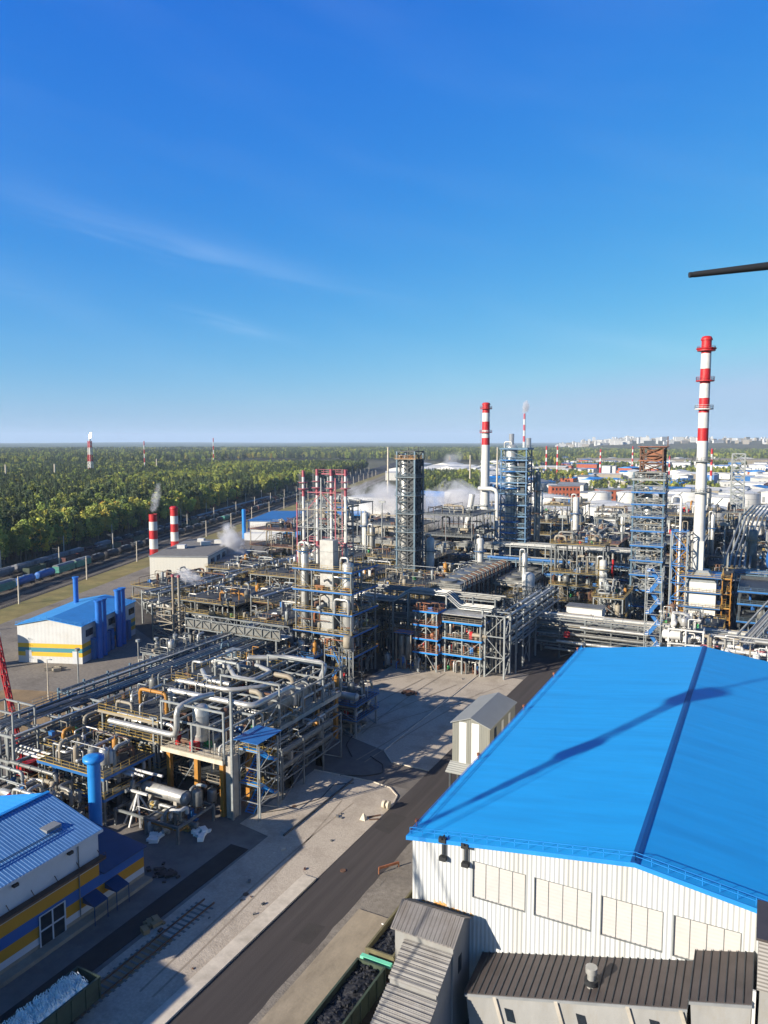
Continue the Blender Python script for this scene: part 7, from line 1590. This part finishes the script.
def weights(x, y):
    d = hypot(x, y); nn = n_of(x, y); v = sin(x * .011 + 1.3) * cos(y * .009) + sin(x * .031 + y * .013) * .6 + .3 * sin(x * .09) * sin(y * .07)
    if d < 700: return [3, 2, 6, 18, 20, 32, 11, 3] if v > -.1 else [22, 14, 26, 18, 12, 5, 2, 1]
    return [26, 20, 26, 14, 10, 3, 0, 0] if v < .45 else [3, 3, 10, 28, 30, 22, 3, 0]
pts = []
# belt along the railway, dense: nearest come first
def ok(x, y): return n_of(x, y) > 47
def sample(n, dmin, dmax, pa, pb_, cond):
    out = []
    while len(out) < n:
        d = math.sqrt(rn.uniform(dmin ** 2, dmax ** 2)); p = rn.uniform(pa, pb_); x, y = at_dir(p, d)
        if cond(x, y): out.append((x, y))
    return out
near = sample(3400, 250, 640, -60, 420, ok); near.sort(key=lambda q: hypot(*q))
front = sorted(near, key=lambda q: n_of(*q) * 1.0 + hypot(*q) * .06)[:300]
fs = set(front); rest = [q for q in near if q not in fs]
side = {0: 'nearer', 1: 'farther'}
for x, y in front:
    i = rn.choices(range(8), weights(x, y))[0]; s_ = rn.choice((.6, .75, .9, 1.0, 1.1, 1.2)) * rn.uniform(.9, 1.08)
    tt_ = (V((x, y, 0)) - R0).dot(RD); sz = 'small' if s_ < .72 else ('mid-sized' if s_ < .97 else 'tall')
    wh = 'at the left edge of the woods' if tt_ < 70 else ('in the woods beyond the striped boiler house' if tt_ < 150 else ('in the woods behind the two short striped stacks' if tt_ < 300 else 'in the farther woods along the railway'))
    lab = '%s %s %s' % (sz, SP[i][3], wh); g = lab
    if not SP[i][2]: o = SP[i][0]; SP[i][2] = True; o.location = (x, y, -.1); o.scale = (s_,) * 3; o.rotation_euler = (0, 0, rn.uniform(0, 6)); o['label'] = lab; o['group'] = g
    else: o = copy_tree(SP[i][0], (x, y, -.1), rn.uniform(0, 6), lab, s_, g)
P = [(x, y, -.1, rn.choice((.55, .7, .85, 1.0, 1.1, 1.25)) * rn.uniform(.9, 1.1)) for x, y in rest]
P += [(x, y, -.1, rn.uniform(.75, 1.2)) for x, y in sample(17000, 640, 1500, -60, 560, lambda x, y: n_of(x, y) > 47 and not in_plant(x, y) and not (n_of(x, y) > 300 and sin(x * .006) * sin(y * .007 + 1) > .55))]
P += [(x, y, -.1, rn.uniform(1.0, 1.6)) for x, y in sample(26000, 1500, 4200, -60, 560, lambda x, y: (sin(x * .0023 + .5) * sin(y * .0031) < .45))]
# belts right of the plant and between the warehouses, in front of the town
P += [(x, y, -.1, rn.uniform(.6, .9)) for x, y in sample(2400, 780, 2300, 480, 800, lambda x, y: sin(x * .017 + .3) * sin(y * .013) > .45)]
P += [(x, y, -.1, rn.uniform(.7, 1.0)) for x, y in sample(1500, 640, 1100, 405, 480, lambda x, y: not in_plant(x, y))]
P += [(x, y, -.1, rn.uniform(.9, 1.4)) for x, y in sample(9000, 2300, 4600, 500, 800, lambda x, y: sin(x * .004) * sin(y * .006 + 1) < .6)]
me = bpy.data.meshes.new('woodland'); me.from_pydata([(q[0], q[1], q[2]) for q in P], [], [])
a1 = me.attributes.new('sc', 'FLOAT', 'POINT'); a1.data.foreach_set('value', [q[3] for q in P])
a2 = me.attributes.new('rt', 'FLOAT', 'POINT'); a2.data.foreach_set('value', [rn.uniform(0, 6.28) for q in P])
a3 = me.attributes.new('kd', 'INT', 'POINT'); a3.data.foreach_set('value', [rn.choices(range(8), weights(q[0], q[1]))[0] for q in P])
wo_ = bpy.data.objects.new('woodland', me); COL.objects.link(wo_); tag(wo_, 'mixed pine and birch woods stretching to the horizon', 'woodland', None, 'stuff')
ng = bpy.data.node_groups.new('scatter_trees', 'GeometryNodeTree'); ng.interface.new_socket('Geometry', in_out='INPUT', socket_type='NodeSocketGeometry'); ng.interface.new_socket('Geometry', in_out='OUTPUT', socket_type='NodeSocketGeometry')
gi = ng.nodes.new('NodeGroupInput'); go = ng.nodes.new('NodeGroupOutput'); geo = None; jn_out = None; cur = gi.outputs[0]
jo = ng.nodes.new('GeometryNodeJoinGeometry')
def natt(nm, ty):
    n = ng.nodes.new('GeometryNodeInputNamedAttribute'); n.data_type = ty; n.inputs['Name'].default_value = nm; return n.outputs['Attribute']
sc_n = natt('sc', 'FLOAT'); rt_n = natt('rt', 'FLOAT'); kd_n = natt('kd', 'INT')
cx = ng.nodes.new('ShaderNodeCombineXYZ'); ng.links.new(rt_n, cx.inputs[2])
for i, s_ in enumerate(SP):
    cmp_ = ng.nodes.new('FunctionNodeCompare'); cmp_.data_type = 'INT'; cmp_.operation = 'EQUAL'; ng.links.new(kd_n, cmp_.inputs[2]); cmp_.inputs[3].default_value = i
    oi = ng.nodes.new('GeometryNodeObjectInfo'); oi.transform_space = 'ORIGINAL'; oi.inputs['Object'].default_value = s_[1]; oi.inputs['As Instance'].default_value = True
    ip = ng.nodes.new('GeometryNodeInstanceOnPoints'); ng.links.new(gi.outputs[0], ip.inputs['Points']); ng.links.new(cmp_.outputs[0], ip.inputs['Selection']); ng.links.new(oi.outputs['Geometry'], ip.inputs['Instance']); ng.links.new(cx.outputs[0], ip.inputs['Rotation']); ng.links.new(sc_n, ip.inputs['Scale'])
    ng.links.new(ip.outputs[0], jo.inputs[0])
ng.links.new(jo.outputs[0], go.inputs[0])
md = wo_.modifiers.new('scatter', 'NODES'); md.node_group = ng
# canopy sheet for the far woods
mat('canopy', '#3d4c2a', .95, 0, .45, .02, bump=2.0, bscale=.05, dirt='#6b6a3a', dirt_amt=.6, dirt_scale=.004)
cm_ = MB(); nu, nv = 90, 46; rr_ = random.Random(3)
for j in range(nv + 1):
    for i in range(nu + 1):
        px_ = -420 + 1560 * i / nu; d = 4000 * (19000 / 4000) ** (j / nv); x, y = at_dir(px_, d); edge = j == 0 or j == nv
        z = 9 + 5 * sin(x * .0011 + y * .0007) + rr_.uniform(-3, 3) + max(0, d - 9000) * .0016 * (.6 + .4 * sin(px_ * .01))
        if px_ > 505 and 3300 < d < 8600: z = min(z, 4)
        cm_.v.append((x, y, -.5 if edge else z))
for j in range(nv):
    for i in range(nu): a = j * (nu + 1) + i; cm_.face((a, a + 1, a + nu + 2, a + nu + 1))
tag(cm_.build('far_woodland', 'canopy'), 'far woods merging into a bluish band at the horizon', 'woodland', None, 'stuff')
# ---------------------------------------------------------------- steam and haze
def steam(label, p, r, dens, sd, drift, stretch=(1, 1, 1), seg=3):
    """a drifting plume: a chain of swollen rings filled with uneven vapour"""
    M_ = bpy.data.materials.new('vapour'); M_.use_nodes = True; nt = M_.node_tree; nt.nodes.clear(); L = nt.links.new
    o_ = nt.nodes.new('ShaderNodeOutputMaterial'); pv = nt.nodes.new('ShaderNodeVolumePrincipled'); pv.inputs['Color'].default_value = (.96, .96, .97, 1); pv.inputs['Anisotropy'].default_value = .1
    dv = V(drift); Ls = dv.length / 2 + r * .5
    tc = nt.nodes.new('ShaderNodeTexCoord'); ge = nt.nodes.new('ShaderNodeNewGeometry'); no = nt.nodes.new('ShaderNodeTexNoise'); no.inputs['Scale'].default_value = 1.3 / r; no.inputs['Detail'].default_value = 8; no.inputs['Roughness'].default_value = .66; no.inputs['Distortion'].default_value = .5; L(ge.outputs['Position'], no.inputs['Vector'])
    ln = nt.nodes.new('ShaderNodeVectorMath'); ln.operation = 'LENGTH'; L(tc.outputs['Object'], ln.inputs[0])
    sq = nt.nodes.new('ShaderNodeMath'); sq.operation = 'POWER'; L(ln.outputs['Value'], sq.inputs[0]); sq.inputs[1].default_value = 1.8
    ma = nt.nodes.new('ShaderNodeMath'); ma.operation = 'MULTIPLY_ADD'; L(sq.outputs[0], ma.inputs[0]); ma.inputs[1].default_value = -.30; L(no.outputs[0], ma.inputs[2])
    mr = nt.nodes.new('ShaderNodeMapRange'); mr.inputs[1].default_value = .27; mr.inputs[2].default_value = .5; mr.inputs[4].default_value = dens; L(ma.outputs[0], mr.inputs[0]); L(mr.outputs[0], pv.inputs['Density']); L(pv.outputs[0], o_.inputs['Volume'])
    bm_ = bmesh.new(); bmesh.ops.create_icosphere(bm_, subdivisions=3, radius=1); me = bpy.data.meshes.new('steam_plume'); bm_.to_mesh(me); bm_.free(); me.materials.append(M_)
    o = bpy.data.objects.new('steam_plume', me); COL.objects.link(o); o.location = V(p) + dv / 2; o.scale = (r * .95, r * .95, Ls); o.rotation_euler = dv.to_track_quat('Z', 'Y').to_euler(); tag(o, label, 'steam'); return o
steam('white steam cloud drifting at the right side of the boxy plant', (-196, 246, 8), 6.5, .5, 1, (-8, 5, 11))
steam('thin flat steam wisp blowing off the two beige vent pipes', (-139.5, 160, 17.5), 2.6, .28, 2, (-13, 4, .6))
steam('wide low bank of steam over the cooling buildings left part', (-160, 398, 12), 15, .16, 3, (-58, -10, 12), (1, 1, .8))
steam('brighter steam bank in front of the white tanks, right of the dark tower', (-132, 402, 12), 15, .2, 4, (-44, 10, 13), (1, 1, .85))
steam('grey smoke puff above the left short striped stack', (-219.4, 224, 27), 2.4, .25, 5, (2.5, 1, 12))
x, y = at_dir(523.5, 3600)
steam('small white steam puff above the far power station stack', (x, y, h if False else 184), 20, .2, 6, (8, 5, 54))
steam('low pale steam patch over the distant white warehouses', at_dir(444, 1250) + (14,), 16, .03, 7, (22, 14, 22))
hz = MB().box(-21000, 21000, -21000, 21000, -3, 290).build('haze', MATS['steel_grey']); hz.data.materials.clear()
HM = bpy.data.materials.new('haze_air'); HM.use_nodes = True; nt = HM.node_tree; nt.nodes.clear(); o_ = nt.nodes.new('ShaderNodeOutputMaterial'); pv = nt.nodes.new('ShaderNodeVolumePrincipled')
pv.inputs['Color'].default_value = (.62, .78, 1.0, 1); pv.inputs['Density'].default_value = 0.00006; pv.inputs['Anisotropy'].default_value = 0.0; nt.links.new(pv.outputs[0], o_.inputs['Volume'])
hz.data.materials.append(HM); tag(hz, kind='stuff')
for o in WROOTS:
    try:
        if '_w' in o: del o['_w']
    except ReferenceError: pass
for o in list(COL.objects):
    if '_w' in o: del o['_w']
